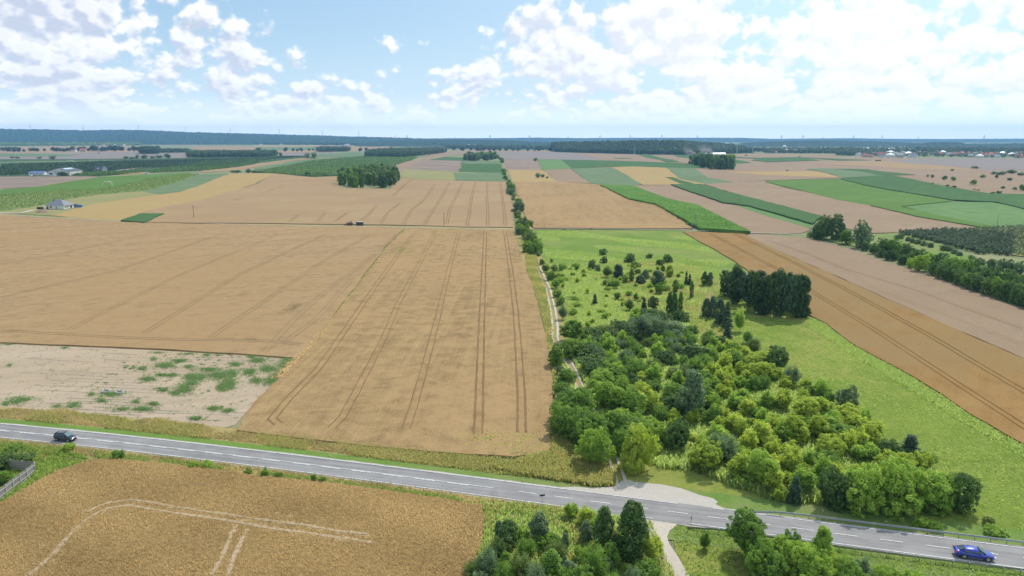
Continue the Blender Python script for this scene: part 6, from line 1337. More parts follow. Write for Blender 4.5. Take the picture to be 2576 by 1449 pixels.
# fence at the lower left
def fence(label, pts, far_side=False):
    w_ = gp(pts); t = thing('wooden_fence', label, 'fence', w_[0]); o = Vector(w_[0])
    L_ = [Vector(q) - o for q in w_]; acc = []
    for i in range(len(L_) - 1):
        a, b_ = L_[i], L_[i + 1]; n_ = max(1, round((b_ - a).length / 2.4))
        for k in range(n_):
            q = a.lerp(b_, k / n_); r_ = a.lerp(b_, (k + 1) / n_); acc.append((q, r_))
    for q, r_ in acc:
        ang = math.atan2(r_.y - q.y, r_.x - q.x); c_ = (q + r_) / 2; ln = (r_ - q).length
        MB().box(q.x, q.y, .98, .14, .14, 1.96, ang).build('post', M_grey, t)
        nx, ny = -math.sin(ang) * .07, math.cos(ang) * .07
        sl = MB(); n_ = int(ln / .14)
        for k in range(n_): p_ = q.lerp(r_, (k + .5) / n_); sl.box(p_.x + nx, p_.y + ny, 1.12 + random.uniform(-.02, .03), .115, .02, 1.55, ang)
        sl.build('slat_panel', M_wood, t)
        for z in (.62, 1.5): MB().box(c_.x - nx * .35, c_.y - ny * .35, z, ln - .16, .045, .08, ang).build('cross_rail', rgb('rail_wood', (.55, .52, .48), .9) if 'rail_wood' not in MATS else MATS['rail_wood'], t)
        MB().box(c_.x, c_.y, .15, ln - .15, .07, .30, ang).build('plinth', M_grey, t)
    q = acc[-1][1]; MB().box(q.x, q.y, .98, .14, .14, 1.96).build('post', M_grey, t)
fence('grey weathered board fence with concrete posts at the lower left edge', fr('D', -40, 1292, 17.2, 1246.5, 35.4, 1232, 53.1, 1219, 70.3, 1206, 89, 1190))
fence('rear return of the board fence, overgrown with dark shrubs', fr('D', 89.5, 1188, -60, 1172))

# poles, signs and posts along the road
def upole(u, v, h, label, mat=M_poled, a=False):
    p = P(u, v); t = thing('utility_pole', label, 'pole', p)
    if a:
        for s in (-1, 1): m_ = MB(); m_.bar((s * .8, 0, 0), (s * .18, 0, h), .15, 8, .10); m_.build('pole_leg', M_pole, t)
        m_ = MB()
        for k in range(1, 7): z = h * k / 7; w_ = .8 - .62 * k / 7; m_.bar((-w_, 0, z), (w_, 0, z), .06)
        m_.build('rungs', M_pole, t)
    else: m_ = MB(); m_.bar((0, 0, 0), (0, 0, h), .19, 10, .12); m_.build('pole_shaft', mat, t)
    m_ = MB(); m_.box(0, 0, h - .45, 1.5, .12, .12); m_.build('cross_arm', mat, t)
    for x in (-.65, 0, .65): m_ = MB(); m_.bar((x, 0, h - .4), (x, 0, h - .15), .05, 6, .03); m_.build('insulator', M_white, t)
upole(488, 549.5, 9.4, 'slim pole standing in the wheat left of the tractor'); upole(1117, 570.5, 9.0, 'slim pole in the wheat right of the tractor')
upole(1746.5, 574.5, 9.6, 'twin-legged mast at the tip of the maize strip', a=True); upole(2507.5, 574.5, 9.0, 'slim pole at the top corner of the right-hand orchard', M_pole)
def post_sign(u, v, h, w_, hh, rz, label, name='road_sign', back=M_grey):
    p = P(u, v); t = thing(name, label, 'sign', p, rz); m_ = MB(); m_.bar((0, 0, 0), (0, 0, h), .035, 8); m_.build('post', M_steel, t)
    m_ = MB(); m_.box(0, -.05, h - hh / 2, w_, .03, hh); m_.build('sign_plate', back, t); MB().box(0, -.025, h - hh / 2, w_ * .8, .02, .05).build('bracket', M_steel, t)
post_sign(1363.6, 1275, 2.1, .85, .28, .25, 'small wide road sign on a post at the near road edge', back=M_dk)
post_sign(1737.5, 1329, 2.0, .34, .55, 1.2, 'narrow dark marker sign at the start of the near guard rail', back=M_dk)
def delin(u, v, label, red=True):
    p = P(u, v); t = thing('marker_post', label, 'marker post', p); MB().box(0, 0, .45, .12, .10, .90, taper=.85).build('post_body', M_white, t)
    MB().box(0, 0, .80, .128, .108, .14).build('reflector_band', M_red if red else M_dk, t)
delin(830.2, 1150, 'white marker post with red band in the far verge'); delin(1860.7, 1284, 'white marker post on the grass by the gravel lay-by', False)
delin(1318, 1213.5, 'white marker post hidden in the verge before the lane'); delin(812, 1187 + 18, 'white marker post on the near verge by two bushes', False)
for x, y, lb in ((912, 538, 'left of two old concrete well rings in the sandy field'), (1028, 546, 'right of two old concrete well rings in the sandy field')):
    p = P(*fr('W', x, y)[0]); t = thing('well_ring', lb, 'well ring', p)
    n_ = 20; v = []; f = []
    for r_, z in ((.85, 0), (.85, .55), (.68, .55), (.68, .1)): v += [(math.cos(i / n_ * math.tau) * r_, math.sin(i / n_ * math.tau) * r_, z) for i in range(n_)]
    for k in range(3): f += [(k * n_ + i, k * n_ + (i + 1) % n_, (k + 1) * n_ + (i + 1) % n_, (k + 1) * n_ + i) for i in range(n_)]
    mesh('concrete_ring', v, f, M_grey, t); m_ = MB(); m_.bar((0, 0, 0), (0, 0, .12), .67, 20); m_.build('well_cover', M_dk, t)
a_, b_ = P(2432, 1428), P(2442, 1449); t = thing('drain_chute', 'small concrete drain chute below the near guard rail', 'drain', a_)
d = Vector(b_) - Vector(a_)
for s in (-1, 1): MB().box(d.x / 2 + s * .22, d.y / 2, .05, .08, abs(d.y), .18).build('side_wall', M_grey, t)
MB().box(d.x / 2, d.y / 2, .02, .38, abs(d.y), .08).build('channel_floor', M_grey, t)

# ------------------------------------------------------------------ buildings
def gable(parent, w_, d, h, rh, wall, roof, over=.4, axis='x', cx=0, cy=0, z0=0, names=('wall', 'roof')):
    """axis x: ridge runs along x"""
    m_ = MB(); hw, hd = w_ / 2, d / 2
    if axis == 'x':
        v = [(-hw, -hd, 0), (hw, -hd, 0), (hw, hd, 0), (-hw, hd, 0), (-hw, -hd, h), (hw, -hd, h), (hw, hd, h), (-hw, hd, h), (-hw, 0, h + rh), (hw, 0, h + rh)]
        f = [(0, 1, 5, 4), (1, 2, 6, 9, 5), (2, 3, 7, 6), (3, 0, 4, 8, 7)]
        k = rh / hd; e = over
        r = [(-hw - e, -hd - e, h - k * e + .06), (hw + e, -hd - e, h - k * e + .06), (hw + e, 0, h + rh + .06), (-hw - e, 0, h + rh + .06), (hw + e, hd + e, h - k * e + .06), (-hw - e, hd + e, h - k * e + .06)]
    else:
        v = [(-hw, -hd, 0), (hw, -hd, 0), (hw, hd, 0), (-hw, hd, 0), (-hw, -hd, h), (hw, -hd, h), (hw, hd, h), (-hw, hd, h), (0, -hd, h + rh), (0, hd, h + rh)]
        f = [(0, 1, 5, 8, 4), (1, 2, 6, 5), (2, 3, 7, 9, 6), (3, 0, 4, 7)]
        k = rh / hw; e = over
        r = [(-hw - e, -hd - e, h - k * e + .06), (-hw - e, hd + e, h - k * e + .06), (0, hd + e, h + rh + .06), (0, -hd - e, h + rh + .06), (hw + e, hd + e, h - k * e + .06), (hw + e, -hd - e, h - k * e + .06)]
    m_.add([(a + cx, b_ + cy, c + z0) for a, b_, c in v], f); wo_ = m_.build(names[0], wall, parent)
    q = MB(); q.add([(a + cx, b_ + cy, c + z0) for a, b_, c in r], [(0, 1, 2, 3), (3, 2, 4, 5)]); ro = q.build(names[1], roof, parent)
    s_ = ro.modifiers.new('s', 'SOLIDIFY'); s_.thickness = .18; s_.offset = -1 if False else 0
    return wo_, ro
def win(par, x, y, z, w_, h, side='front', mt=M_glass, name='window'):
    m_ = MB()
    if side == 'front': m_.box(x, y - .03, z, w_, .08, h)
    else: m_.box(x, y, z, .08, w_, h)
    o = m_.build(name, mt, par); fm = MB()
    if side == 'front': fm.box(x, y - .05, z - h / 2 - .06, w_ + .2, .16, .09)
    else: fm.box(x, y, z - h / 2 - .06, .16, w_ + .2, .09)
    fm.build('sill', M_grey, o); return o
# warehouse
a_ = P(*fr('G', 765, 862)[0]); b_ = P(*fr('G', 1112, 862)[0]); WW = 31; rzw = R(8)
t = thing('warehouse', 'large white warehouse with dark roof and skylight strip beyond the brown field', 'warehouse', ((a_[0] + b_[0]) / 2 + 4, (a_[1] + b_[1]) / 2 + 22, a_[2]), rzw)
wl, rf = gable(t, WW, 44, 7.0, 4.6, rgb('cladding_white', (.60, .58, .54), .7), M_roofd, .5, 'y')
m_ = MB(); m_.add([(3.0, -16, 11.15), (7.6, -16, 9.79), (7.6, 14, 9.79), (3.0, 14, 11.15)], [(0, 1, 2, 3)]); o = m_.build('skylight', rgb('skylight_sheet', (.5, .62, .7), .3), rf)
MB().box(-11.6, -22.05, 2.4, 4.6, .2, 4.8).build('roller_door', M_dk, t); MB().box(-4, -22.05, 6.4, 1.6, .15, 1.4).build('vent_window', M_glass, t)
MB().box(0, -22.06, 7.0, WW, .1, .25).build('trim_band', M_grey, t)
for k in range(4): MB().box(WW / 2 + .05, -15 + k * 10, 4.2, .1, .3, 8.0).build('downpipe', M_grey, t)
c_ = P(*fr('G', 628, 853)[0]); t = thing('farm_annex', 'low blue-roofed annex left of the warehouse', 'building', (c_[0] - 1, c_[1] + 6, c_[2]), rzw)
wl, rf = gable(t, 22, 11, 3.6, 2.6, M_white, rgb('roof_blue', (.12, .17, .33), .5), .4, 'x')
for x in (-8, -4, 0.5, 7): win(t, x, -5.5, 1.9, 1.6, 1.6)
MB().box(4, -5.52, 1.2, 1.1, .1, 2.3).build('door', M_dk, t); MB().box(-1, 0, 6.6, .7, .7, 1.2).build('chimney', M_roofd, rf)
# farmhouse with dormers
c_ = P(*fr('G', 1710, 792)[0]); t = thing('farmhouse', 'white farmhouse with steep blue-grey roof and dormer right of the warehouse', 'house', (c_[0], c_[1] + 6, c_[2]), R(14))
wl, rf = gable(t, 17, 10, 3.4, 5.8, M_white, M_roofd, .6, 'x'); gable(t, 6.5, 8, 3.6, 5.2, M_white, M_roofd, .4, 'y', cx=6.5, cy=-3.4, names=('gable_wing', 'wing_roof'))
dw, dr = gable(t, 3.4, 4, 2.2, 1.5, M_white, M_roofd, .3, 'y', cx=-3.2, cy=-3.0, z0=3.4, names=('dormer', 'dormer_roof')); win(t, -3.2, -5.0, 4.6, 1.3, 1.2)
for x, z in ((5.2, 1.8), (7.8, 1.8), (5.6, 5.0), (7.4, 5.0)): win(t, x, -7.4, z, 1.1, 1.3)
win(t, -5, -5, 1.8, 1.6, 1.4); win(t, -1, -5, 1.8, 1.6, 1.4); MB().box(-.5, .8, 9.2, .8, .8, 1.4).build('chimney', M_roofd, rf)
# bungalow
c_ = P(*fr('A1', 560, 893)[0]); t = thing('bungalow', 'white single-storey house with grey hipped roof at the edge of the golden wheat', 'house', (c_[0] - .3, c_[1] + 5.8, c_[2]), R(-4))
w_, d_, h_ = 15.0, 12.0, 3.3
m_ = MB(); m_.box(0, 0, h_ / 2, w_, d_, h_); m_.build('wall', M_white, t); MB().box(0, 0, .25, w_ + .06, d_ + .06, .5).build('plinth', M_roofg, t)
m_ = MB(); e = .8; X_, Y_ = w_ / 2 + e, d_ / 2 + e
m_.add([(-X_, -Y_, h_), (X_, -Y_, h_), (X_, Y_, h_), (-X_, Y_, h_), (-1.6, 0, h_ + 4.4), (1.6, 0, h_ + 4.4)], [(0, 1, 5, 4), (1, 2, 5), (2, 3, 4, 5), (3, 0, 4), (3, 2, 1, 0)]); rf = m_.build('roof', rgb('tile_grey', (.17, .18, .21), .5, var=.15), t)
MB().box(-3.6, -1.2, h_ + 3.6, .6, .6, 1.5).build('chimney', M_dk, rf); MB().box(2.2, 1.2, h_ + 4.2, .5, .5, 1.0).build('chimney', M_dk, rf)
win(t, -3.2, -6.0, 1.9, 1.9, 1.4, mt=rgb('window_wood', (.28, .13, .12), .5)); MB().box(-6.0, -6.02, 1.3, 1.3, .1, 2.3).build('door', M_dk, t); win(t, 1.2, -6.0, 1.6, .6, 1.9)
for y in (-3.6, -1.0): win(t, 7.5, y, 1.9, 1.2, 1.3, 'side')
win(t, 7.5, 2.8, 1.5, 2.0, 2.1, 'side', M_dk)
c_ = P(*fr('A1', 722, 872)[0]); t = thing('carport', 'dark flat-roofed carport right beside the bungalow', 'carport', c_, 0)
MB().box(0, 0, 2.6, 7.5, 5.5, .3).build('roof', M_dk, t)
for x in (-3.4, 3.4):
    for y in (-2.4, 2.4): MB().box(x, y, 1.25, .2, .2, 2.5).build('post', M_poled, t)
MB().box(-1.0, 2.3, 1.3, 5, .12, 2.4).build('back_wall', M_poled, t); MB().box(2.0, 0, .9, 2.6, 2.0, 1.8).build('stored_crates', M_white, t)
c_ = P(*fr('A1', 785, 873)[0]); t = thing('blue_container', 'blue open container trailer at the right end of the bungalow yard', 'container', c_, .1); M_bc = rgb('container_blue', (.04, .20, .48), .5)
MB().box(0, 0, .6, 5.6, 2.2, .12).build('floor', M_bc, t)
for s in (-1, 1): MB().box(0, s * 1.1, 1.3, 5.6, .1, 1.5).build('side_panel', M_bc, t); MB().box(s * 2.8, 0, 1.3, .1, 2.2, 1.5).build('end_panel', M_bc, t); wheel(t, s * 1.4, -1.0, .4, .25); wheel(t, s * 1.4, 1.0, .4, .25)
c_ = P(*fr('A1', 402, 893)[0]); t = thing('storage_tanks', 'row of squat black tanks left of the bungalow', 'tank', c_)
for k in range(3): m_ = MB(); m_.bar((-1.7 + k * 1.7, 0, 0), (-1.7 + k * 1.7, 0, 1.8), .8, 14); m_.bar((-1.7 + k * 1.7, 0, 1.8), (-1.7 + k * 1.7, 0, 2.1), .8, 14, .25); m_.build('tank', M_dk, t)
def heap(u, v, w_, h, label, mat, name='soil_heap', cat='heap'):
    p = P(u, v); n_ = 26; vs_ = []; f = []
    for i in range(9):
        r_ = i / 8
        for j in range(n_): a = j / n_ * math.tau; rr_ = r_ * w_ / 2 * (1 + .12 * math.sin(3 * a + 1)); vs_.append((math.cos(a) * rr_, math.sin(a) * rr_ * .7, h * (1 - r_ ** 1.4) * random.uniform(.85, 1.1) if i < 8 else -.1))
    for i in range(8): f += [(i * n_ + j, i * n_ + (j + 1) % n_, (i + 1) * n_ + (j + 1) % n_, (i + 1) * n_ + j) for j in range(n_)]
    o = mesh(name, vs_, f, mat, smooth=True); o.location = p; return tag(o, label, cat)
heap(*fr('A1', 425, 925)[0], 12, 2.6, 'brown heap of soil in front of the bungalow', FM['brown'])
def van(u, v, rz, label, L_=5.4, H_=2.3, mat=M_white, cat='van', name='parked_van'):
    t = thing(name, label, cat, P(u, v), rz)
    secs = [(-L_ / 2, .5, H_), (-L_ / 2 + .1, .35, H_ + .02), (L_ / 2 - 1.7, .35, H_), (L_ / 2 - 1.0, .35, 1.3), (L_ / 2 - .15, .35, 1.1), (L_ / 2, .45, .8)]
    ring = lambda x, zb, zt: [(x, -.95, zb), (x, -.95, zt - .15), (x, -.8, zt), (x, .8, zt), (x, .95, zt - .15), (x, .95, zb)]
    loft([ring(*s) for s in secs], mat, 'body', t, 0)
    m_ = MB(); m_.add([(L_ / 2 - 1.66, -.78, H_ - .1), (L_ / 2 - 1.66, .78, H_ - .1), (L_ / 2 - .98, .84, 1.36), (L_ / 2 - .98, -.84, 1.36)], [(0, 1, 2, 3)]); m_.build('windscreen', M_glass, t)
    for s in (-1, 1):
        wheel(t, L_ / 2 - 1, s * .85, .35, .2); wheel(t, -L_ / 2 + 1, s * .85, .35, .2); MB().box(L_ / 2 - 1.75, s * .955, H_ - .7, .9, .02, .6).build('side_window', M_glass, t)
    return t
van(*fr('G', 520, 868)[0], math.pi, 'white van parked in front of the low annex'); van(*fr('G', 600, 868)[0], math.pi, 'small dark car parked right of the white van', 4.2, 1.5, M_roofd, 'car', 'parked_car')
van(*fr('G', 850, 866)[0], 0, 'long white truck parked before the warehouse door', 9.0, 3.2, cat='truck', name='parked_truck'); van(*fr('G', 935, 868)[0], 0, 'white van parked right of the long truck')
t = thing('blue_booth', 'tiny white and blue booth at the crest above the green field', 'booth', P(*fr('A1', 1464, 546)[0])); MB().box(0, 0, 1.5, 3.4, 3, 3.0).build('booth_wall', rgb('booth_blue', (.30, .52, .62)), t); MB().box(0, 0, 3.1, 3.8, 3.4, .3).build('roof', M_white, t); MB().box(.5, -1.53, 1.1, 1, .06, 2.1).build('door', M_roofd, t)
# irrigation sprays
M_spray = leaf_mat('spray_drops', (.7, .75, .78), (.9, .93, .95), .5, 0)
def spray(u, v, w_, h, label, n_=900):
    p = P(u, v); s = rng.uniform(0, 1, n_); a = rng.choice([-1, 1], n_, p=[.35, .65]); x = a * s * w_ / 2; z = h * (1 - (2 * s - .5) ** 2 * .9) * rng.uniform(.75, 1, n_); z = np.maximum(z, .1)
    C = np.stack([p[0] + x + rng.normal(0, .4, n_), p[1] + rng.normal(0, 1.2, n_), p[2] + z], 1); vv, f = quads(C, rng.normal(size=C.shape), rng.uniform(.08, .28, n_), .6)
    tag(mesh('water_spray', vv, f, M_spray, tone=rng.uniform(0, 1, len(f))), label, kind='stuff')
spray(*fr('A1', 1075, 655)[0], 17, 5.5, 'white fan of irrigation spray over the bright green field', 1500); spray(*fr('A1', 702, 428)[0], 24, 7, 'faint fan of irrigation spray beyond the warehouse', 2200)

# town and villages: one house per object
def house_proto(kind):
    mt = {'red': M_roofr, 'grey': M_roofg, 'white': M_roofw, 'dark': M_roofd}[kind[1]]; wm = {'w': M_white, 'b': rgb('plaster_tan', (.5, .42, .32)) if 'plaster_tan' not in MATS else MATS['plaster_tan']}[kind[2]]
    t = thing('house', '', 'house')
    if kind[0] == 'gable': gable(t, 12, 9, 4.6, 3.6, wm, mt, .5, 'x')
    elif kind[0] == 'hip':
        MB().box(0, 0, 2.6, 12, 10, 5.2).build('wall', wm, t); m_ = MB(); m_.add([(-6.7, -5.7, 5.2), (6.7, -5.7, 5.2), (6.7, 5.7, 5.2), (-6.7, 5.7, 5.2), (-1.5, 0, 8.2), (1.5, 0, 8.2)], [(0, 1, 5, 4), (1, 2, 5), (2, 3, 4, 5), (3, 0, 4), (3, 2, 1, 0)]); m_.build('roof', mt, t)
    else: MB().box(0, 0, 3.2, 26, 14, 6.4).build('wall', wm, t); gable(t, 26.2, 14.2, .2, 1.4, wm, mt, .3, 'x', z0=6.2, names=('wall_top', 'roof'))
    for x in (-3.6, 0, 3.6): m_ = MB(); m_.box(x, -(4.53 if kind[0] == 'gable' else 5.03 if kind[0] == 'hip' else 7.03), 1.9, 1.5, .1, 1.4); m_.build('window', M_glass, t)
    return t
HP = {}; HN = {}
def house(kind, u, v, wpx, place, rz=None, group='houses of the town'):
    first = kind not in HP
    if first: HP[kind] = house_proto(kind)
    p = P(u, v); s = max(.55, min(1.7, wpx / ppm(p) / (26 if kind[0] == 'hall' else 13)))
    rz = random.uniform(-.6, .6) if rz is None else rz
    k = (kind, place); HN.setdefault(k, []).append(u)
    t = HP[kind] if first else dup(HP[kind], p, rz)
    t.location = p; t.rotation_euler = (0, 0, rz); t.scale = (s, s, s); t['group'] = group; t['_h'] = repr((k, u))
    return t
hs = []
for x, y, w_, kd in [(205, 325, 62, ('hip', 'white', 'w')), (285, 328, 60, ('gable', 'grey', 'b')), (380, 328, 70, ('gable', 'grey', 'w')), (40, 330, 50, ('gable', 'grey', 'w')), (100, 332, 40, ('hip', 'red', 'w')),
    (1240, 345, 80, ('hip', 'white', 'w')), (1235, 375, 74, ('hip', 'white', 'w')), (1325, 374, 80, ('gable', 'grey', 'b')), (1420, 358, 74, ('hip', 'white', 'w')), (1460, 376, 80, ('gable', 'dark', 'w')), (1760, 345, 74, ('hip', 'white', 'w')), (1740, 360, 60, ('gable', 'red', 'b')),
    (2360, 355, 80, ('hip', 'white', 'w')), (2450, 365, 64, ('hip', 'white', 'b')), (1900, 362, 66, ('gable', 'red', 'b')), (1950, 352, 60, ('gable', 'red', 'w')), (1830, 360, 56, ('gable', 'grey', 'w')), (2080, 358, 60, ('gable', 'grey', 'w')), (2180, 372, 80, ('gable', 'red', 'b')), (2240, 368, 74, ('gable', 'red', 'w')),
    (2130, 378, 60, ('hip', 'white', 'w')), (2300, 378, 54, ('gable', 'grey', 'w')), (2520, 380, 66, ('gable', 'red', 'b')), (2570, 372, 50, ('gable', 'red', 'w')), (985, 305, 120, ('hall', 'white', 'w')), (1225, 308, 90, ('hall', 'white', 'w')), (1470, 310, 80, ('hall', 'white', 'w')), (1120, 308, 70, ('hall', 'white', 'w')),
    (920, 360, 54, ('gable', 'grey', 'w')), (985, 372, 56, ('gable', 'red', 'b')), (1040, 374, 50, ('gable', 'red', 'b')), (1075, 352, 50, ('gable', 'grey', 'w')), (1130, 362, 60, ('gable', 'red', 'b')), (1180, 352, 50, ('gable', 'red', 'w')), (1150, 376, 50, ('gable', 'dark', 'w')), (1290, 350, 50, ('gable', 'grey', 'w')), (1360, 345, 56, ('gable', 'grey', 'w')), (1660, 345, 60, ('hall', 'grey', 'b')), (1590, 342, 44, ('gable', 'red', 'w')),
    (2020, 348, 50, ('gable', 'red', 'b')), (2130, 345, 50, ('gable', 'red', 'w')), (2290, 350, 50, ('gable', 'red', 'b')), (2480, 350, 50, ('gable', 'grey', 'w')), (2540, 345, 50, ('gable', 'red', 'b')), (1520, 335, 40, ('gable', 'white', 'w')), (1700, 330, 40, ('gable', 'grey', 'w')), (1980, 368, 50, ('gable', 'dark', 'w')), (2040, 372, 50, ('gable', 'grey', 'b'))]:
    hs.append(house(kd, *fr('A4', x, y)[0], w_ / 3.968, 'in the town'))
for x, y, w_, kd in [(310, 328, 80, 0), (700, 320, 0, 0)]: pass
for x, y, w_, kd in [(1560, 243, 60, ('gable', 'red', 'w')), (1640, 262, 60, ('gable', 'white', 'w')), (1750, 250, 60, ('gable', 'white', 'w')), (1870, 248, 60, ('gable', 'white', 'w')), (1930, 275, 100, ('hall', 'white', 'w')), (2000, 268, 70, ('hall', 'white', 'w')), (2110, 258, 50, ('gable', 'white', 'w')), (2190, 262, 50, ('gable', 'white', 'w')), (2330, 302, 60, ('gable', 'white', 'w')), (1090, 245, 130, ('hall', 'white', 'w')), (1220, 222, 60, ('hall', 'white', 'w'))]:
    hs.append(house(kd, *fr('V', x, y + 22)[0], w_ / 8.532, 'on the hills beyond the long wood', group='houses on the far hills'))
for f_, x, y, w_, kd in [('A1', 1030, 256, 26, ('gable', 'red', 'w')), ('A1', 1080, 256, 30, ('gable', 'red', 'b')), ('A1', 1150, 258, 20, ('gable', 'white', 'w')), ('A1', 1240, 256, 18, ('gable', 'white', 'w')), ('A1', 740, 318, 50, ('gable', 'red', 'w')), ('A1', 830, 318, 60, ('gable', 'red', 'b')), ('A1', 1300, 300, 30, ('gable', 'red', 'b')), ('A2', 60, 250, 30, ('hall', 'white', 'w')), ('A2', 260, 248, 30, ('hall', 'white', 'b')), ('A2', 500, 246, 22, ('gable', 'white', 'w')),
    ('A2', 1118, 250, 34, ('gable', 'white', 'w')), ('A2', 1150, 246, 18, ('gable', 'white', 'w')), ('A2', 920, 254, 44, ('hall', 'white', 'w')), ('A2', 1100, 316, 44, ('hall', 'white', 'w')), ('A2', 1265, 318, 40, ('gable', 'red', 'b')), ('A2', 2010, 256, 24, ('gable', 'white', 'w')), ('A2', 2140, 264, 36, ('gable', 'white', 'w')), ('A2', 2190, 264, 36, ('gable', 'red', 'w')), ('A2', 2420, 270, 34, ('gable', 'red', 'b')), ('A2', 2075, 262, 22, ('gable', 'white', 'w')), ('A2', 1250, 232, 16, ('gable', 'red', 'w'))]:
    hs.append(house(kd, *fr(f_, x, y)[0], w_ / 3.968, 'in the distant left villages', group='houses of the distant villages'))
RN = {'red': 'red-roofed', 'grey': 'grey-roofed', 'white': 'pale-roofed', 'dark': 'dark-roofed'}; WN = {'w': 'white', 'b': 'tan'}; TN = {'gable': 'gabled house', 'hip': 'hip-roofed house', 'hall': 'long hall'}
for t in hs:
    (kd, pl), u = eval(t['_h']); k = sorted(HN[(kd, pl)]).index(u) + 1
    t['label'] = f'{RN[kd[1]]} {WN[kd[2]]} {TN[kd[0]]} {pl}' + (f', {ordn(k)} such from the left' if len(HN[(kd, pl)]) > 1 else ''); t['category'] = 'house' if kd[0] != 'hall' else 'hall'; del t['_h']
    if kd[0] == 'hall': t.name = 'long_hall'
a_ = P(*fr('V', 935, 512)[0]); t = thing('barn', 'long barn with bright white roof behind the long grove', 'barn', (a_[0], a_[1] + 8, a_[2]), 0)
gable(t, 40, 15, 5.5, 4.2, rgb('barn_wall', (.32, .33, .36)), rgb('roof_bright', (.9, .9, .9), .4), .4, 'x')
for x in (-12, 0, 12): MB().box(x, -7.53, 2.0, 3.2, .1, 3.6).build('door', M_roofg, t)
a_ = P(*fr('V', 715, 500)[0]); t = thing('greenhouse_row', 'row of pale greenhouse frames left of the white-roofed barn', 'greenhouse', (a_[0], a_[1] + 8, a_[2]), 0)
for k in range(5): gable(t, 4.4, 14, 5, 3.2, M_glass if k % 2 else M_roofw, M_roofw if k % 2 == 0 else M_roofg, .1, 'y', cx=-9 + k * 4.5, names=('bay_wall', 'bay_roof'))
a_ = P(*fr('V', 385, 490)[0]); t = thing('farm_shed', 'red-brown farm shed under the dust left of the greenhouses', 'shed', (a_[0], a_[1] + 6, a_[2]), .2); gable(t, 14, 10, 4, 3, M_white, M_roofr, .3, 'x'); MB().box(0, -5.03, 1.4, 2.6, .1, 2.6).build('door', M_dk, t)
a_ = P(*fr('V', 1500, 515)[0]); t = thing('harvester', 'small harvester raising pale dust right of the barn', 'harvester', a_, 0)
MB().box(0, 0, 2.2, 6, 2.8, 2.2, taper=.9).build('body', M_tr, t); MB().box(2.6, 0, 3.2, 1.4, 2.2, 1.4).build('cab', M_glass, t); MB().box(4.4, 0, .8, 1.4, 6, .9).build('header', M_trr, t)
for s in (-1, 1): wheel(t, 1.8, s * 1.3, .9, .5); wheel(t, -2.2, s * 1.2, .6, .4)
def dustmat(name, d):
    m, n, b = base_mat(name); n.n.remove(b); pv = n.add('ShaderNodeVolumePrincipled'); pv.inputs['Color'].default_value = (.9, .82, .74, 1)
    tc_ = n.add('ShaderNodeTexCoord'); nz = n.noise(tc_.outputs['Object'], 2.6, 3, .6); ln = n.add('ShaderNodeVectorMath', operation='LENGTH'); n.l.new(tc_.outputs['Object'], ln.inputs[0])
    n.l.new(n.m('MULTIPLY', n.m('MULTIPLY', n.sm(ln.outputs['Value'], 1.0, .15), n.sm(nz, .38, .62)), d), pv.inputs['Density']); n.l.new(pv.outputs[0], n.n['Material Output'].inputs['Volume']); return m
M_dust = dustmat('dust_air', .035)
for x, y, w_, h, lb in ((300, 430, 60, 26, 'left dust plume in front of the long wood'), (660, 420, 80, 32, 'larger dust plume above the greenhouses'), (1465, 500, 24, 8, 'white puff of dust behind the harvester')):
    p = P(*fr('V', x, 505)[0]); s = bpy.data.meshes.new('dust_cloud'); import bmesh; bm = bmesh.new(); bmesh.ops.create_icosphere(bm, subdivisions=3, radius=1); bm.to_mesh(s); bm.free(); s.materials.append(M_dust)
    o = link(bpy.data.objects.new('dust_cloud', s)); o.location = (p[0], p[1] + 12, p[2] + h * .5); o.scale = (w_ / 2, w_ / 3, h * .62); o.rotation_euler = (0, .35, 0); tag(o, lb, kind='stuff')

# power pylons
def pylon(H=34.0, label='', thick=.16):
    t = thing('power_pylon', label, 'pylon'); m_ = MB(); lv = [0, .16, .3, .43, .55, .66, .76, .86, .95]; wd = lambda k: (.105 - .095 * min(1, k / .72)) * H / 2 + .012 * H
    for i in range(len(lv) - 1):
        a, b_ = wd(lv[i]), wd(lv[i + 1]); za, zb = lv[i] * H, lv[i + 1] * H; c = [(-1, -1), (1, -1), (1, 1), (-1, 1)]
        for j in range(4):
            x, y = c[j]; X_, Y_ = c[(j + 1) % 4]
            m_.bar((x * a, y * a, za), (x * b_, y * b_, zb), thick, 4); m_.bar((x * a, y * a, za), (X_ * b_, Y_ * b_, zb), thick * .6, 4); m_.bar((X_ * a, Y_ * a, za), (x * b_, y * b_, zb), thick * .6, 4)
    m_.bar((0, 0, .94 * H), (0, 0, H), thick, 4); m_.build('lattice_tower', M_steel, t)
    for k, w_ in ((.70, .16), (.80, .20), (.90, .13)):
        q = MB(); q.bar((-w_ * H, 0, k * H), (w_ * H, 0, k * H), thick, 4); q.bar((-w_ * H, 0, k * H), (0, 0, (k + .035) * H), thick * .6, 4); q.bar((w_ * H, 0, k * H), (0, 0, (k + .035) * H), thick * .6, 4); q.build('cross_arm', M_steel, t)
    return t
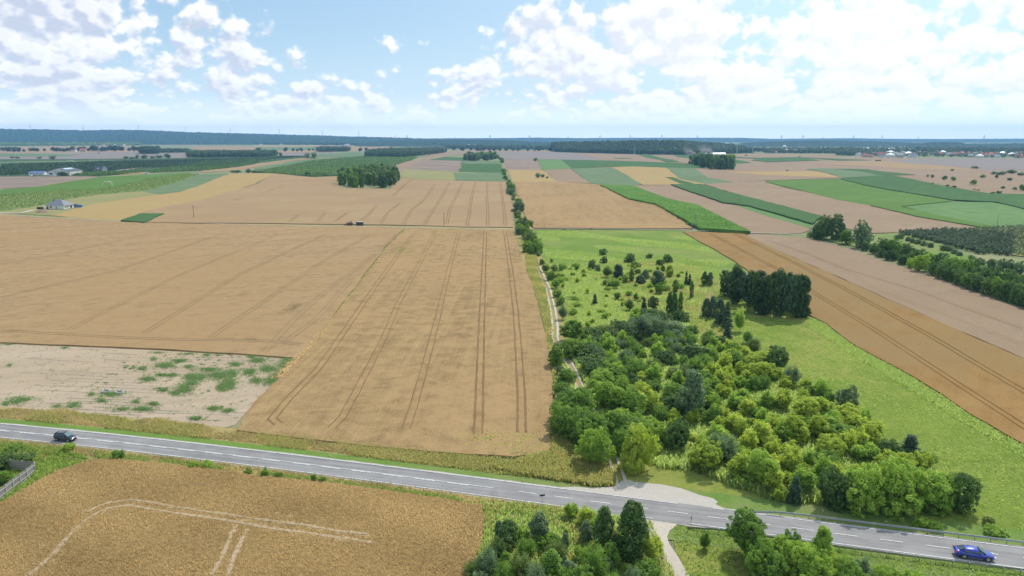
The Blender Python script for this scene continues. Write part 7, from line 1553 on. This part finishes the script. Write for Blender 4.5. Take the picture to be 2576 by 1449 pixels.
pr = None; mid = [('A1', 988, 342, 31, 'near pylon in the grey field left of the valley copse'), ('A3', 238, 322, 30, 'pylon at the left end of the upper grey field'), ('A3', 1243, 344, 28, 'pylon in front of the long wood'), ('A3', 2130, 335, 34, 'first of three pylons near the barn'), ('A3', 2262, 338, 38, 'tallest middle pylon right of the barn'), ('A3', 2420, 340, 26, 'third pylon right of the barn'), ('A4', 345, 333, 36, 'pylon at the left edge of the town'), ('A4', 1130, 330, 34, 'pylon rising behind the town'), ('A2', 1892, 330, 28, 'pylon at the right end of the slim plantation')]
for f_, x, y, h, lb in mid:
    p = P(*fr(f_, x, y)[0])
    if pr is None: pr = pylon(34, lb, .26); pr.location = p; t = pr
    else: t = dup(pr, p, .2, label=lb)
    t.scale = (h / 34,) * 3; t['group'] = 'pylons in the fields'
hz_ = [(104, 326, 1), (234, 328, 1), (370, 328, 1), (486, 333, 1), (595, 336, 1), (716, 339, 1), (821, 342, 1), (911, 345, 1), (1000, 347, 0), (1030, 348, 0), (1147, 348, 0), (1234, 348, 0), (1331, 348, 0), (1426, 348, 0), (1505, 348, 0), (1579, 348, 0), (1584, 348, 0), (1657, 348, 0), (1745, 348, 0), (1784, 348, 0), (1952, 349, 0), (2005, 349, 0), (2054, 349, 0), (2130, 348, 0), (2200, 349, 0), (2289, 349, 0), (2451, 349, 0)]
for i, (u, v, lf) in enumerate(hz_):
    us, Z, Dt = RIDGES['forested_ridge'] if lf and u < 1000 else RIDGES['far_hills']
    d = Dt * (.97 if lf else .72); zb = float(np.interp(u, us, Z)) * (.93 if lf else .3) if lf else 0
    if not lf: us, Z, Dt = RIDGES['far_hills']; d = 9000; zb = 0
    hh = 62 if lf else 95 - 20 * (i % 3 == 1)
    t = dup(pr, ((u - 1288) / F * d, d, zb), .4, label=f'faint pylon on the skyline, {ordn(i + 1)} from the left', group='pylons on the skyline'); t.scale = (hh / 34 * 1.1, hh / 34 * 1.1, hh / 34)
for o in bpy.data.objects:
    if '_k' in o: del o['_k']
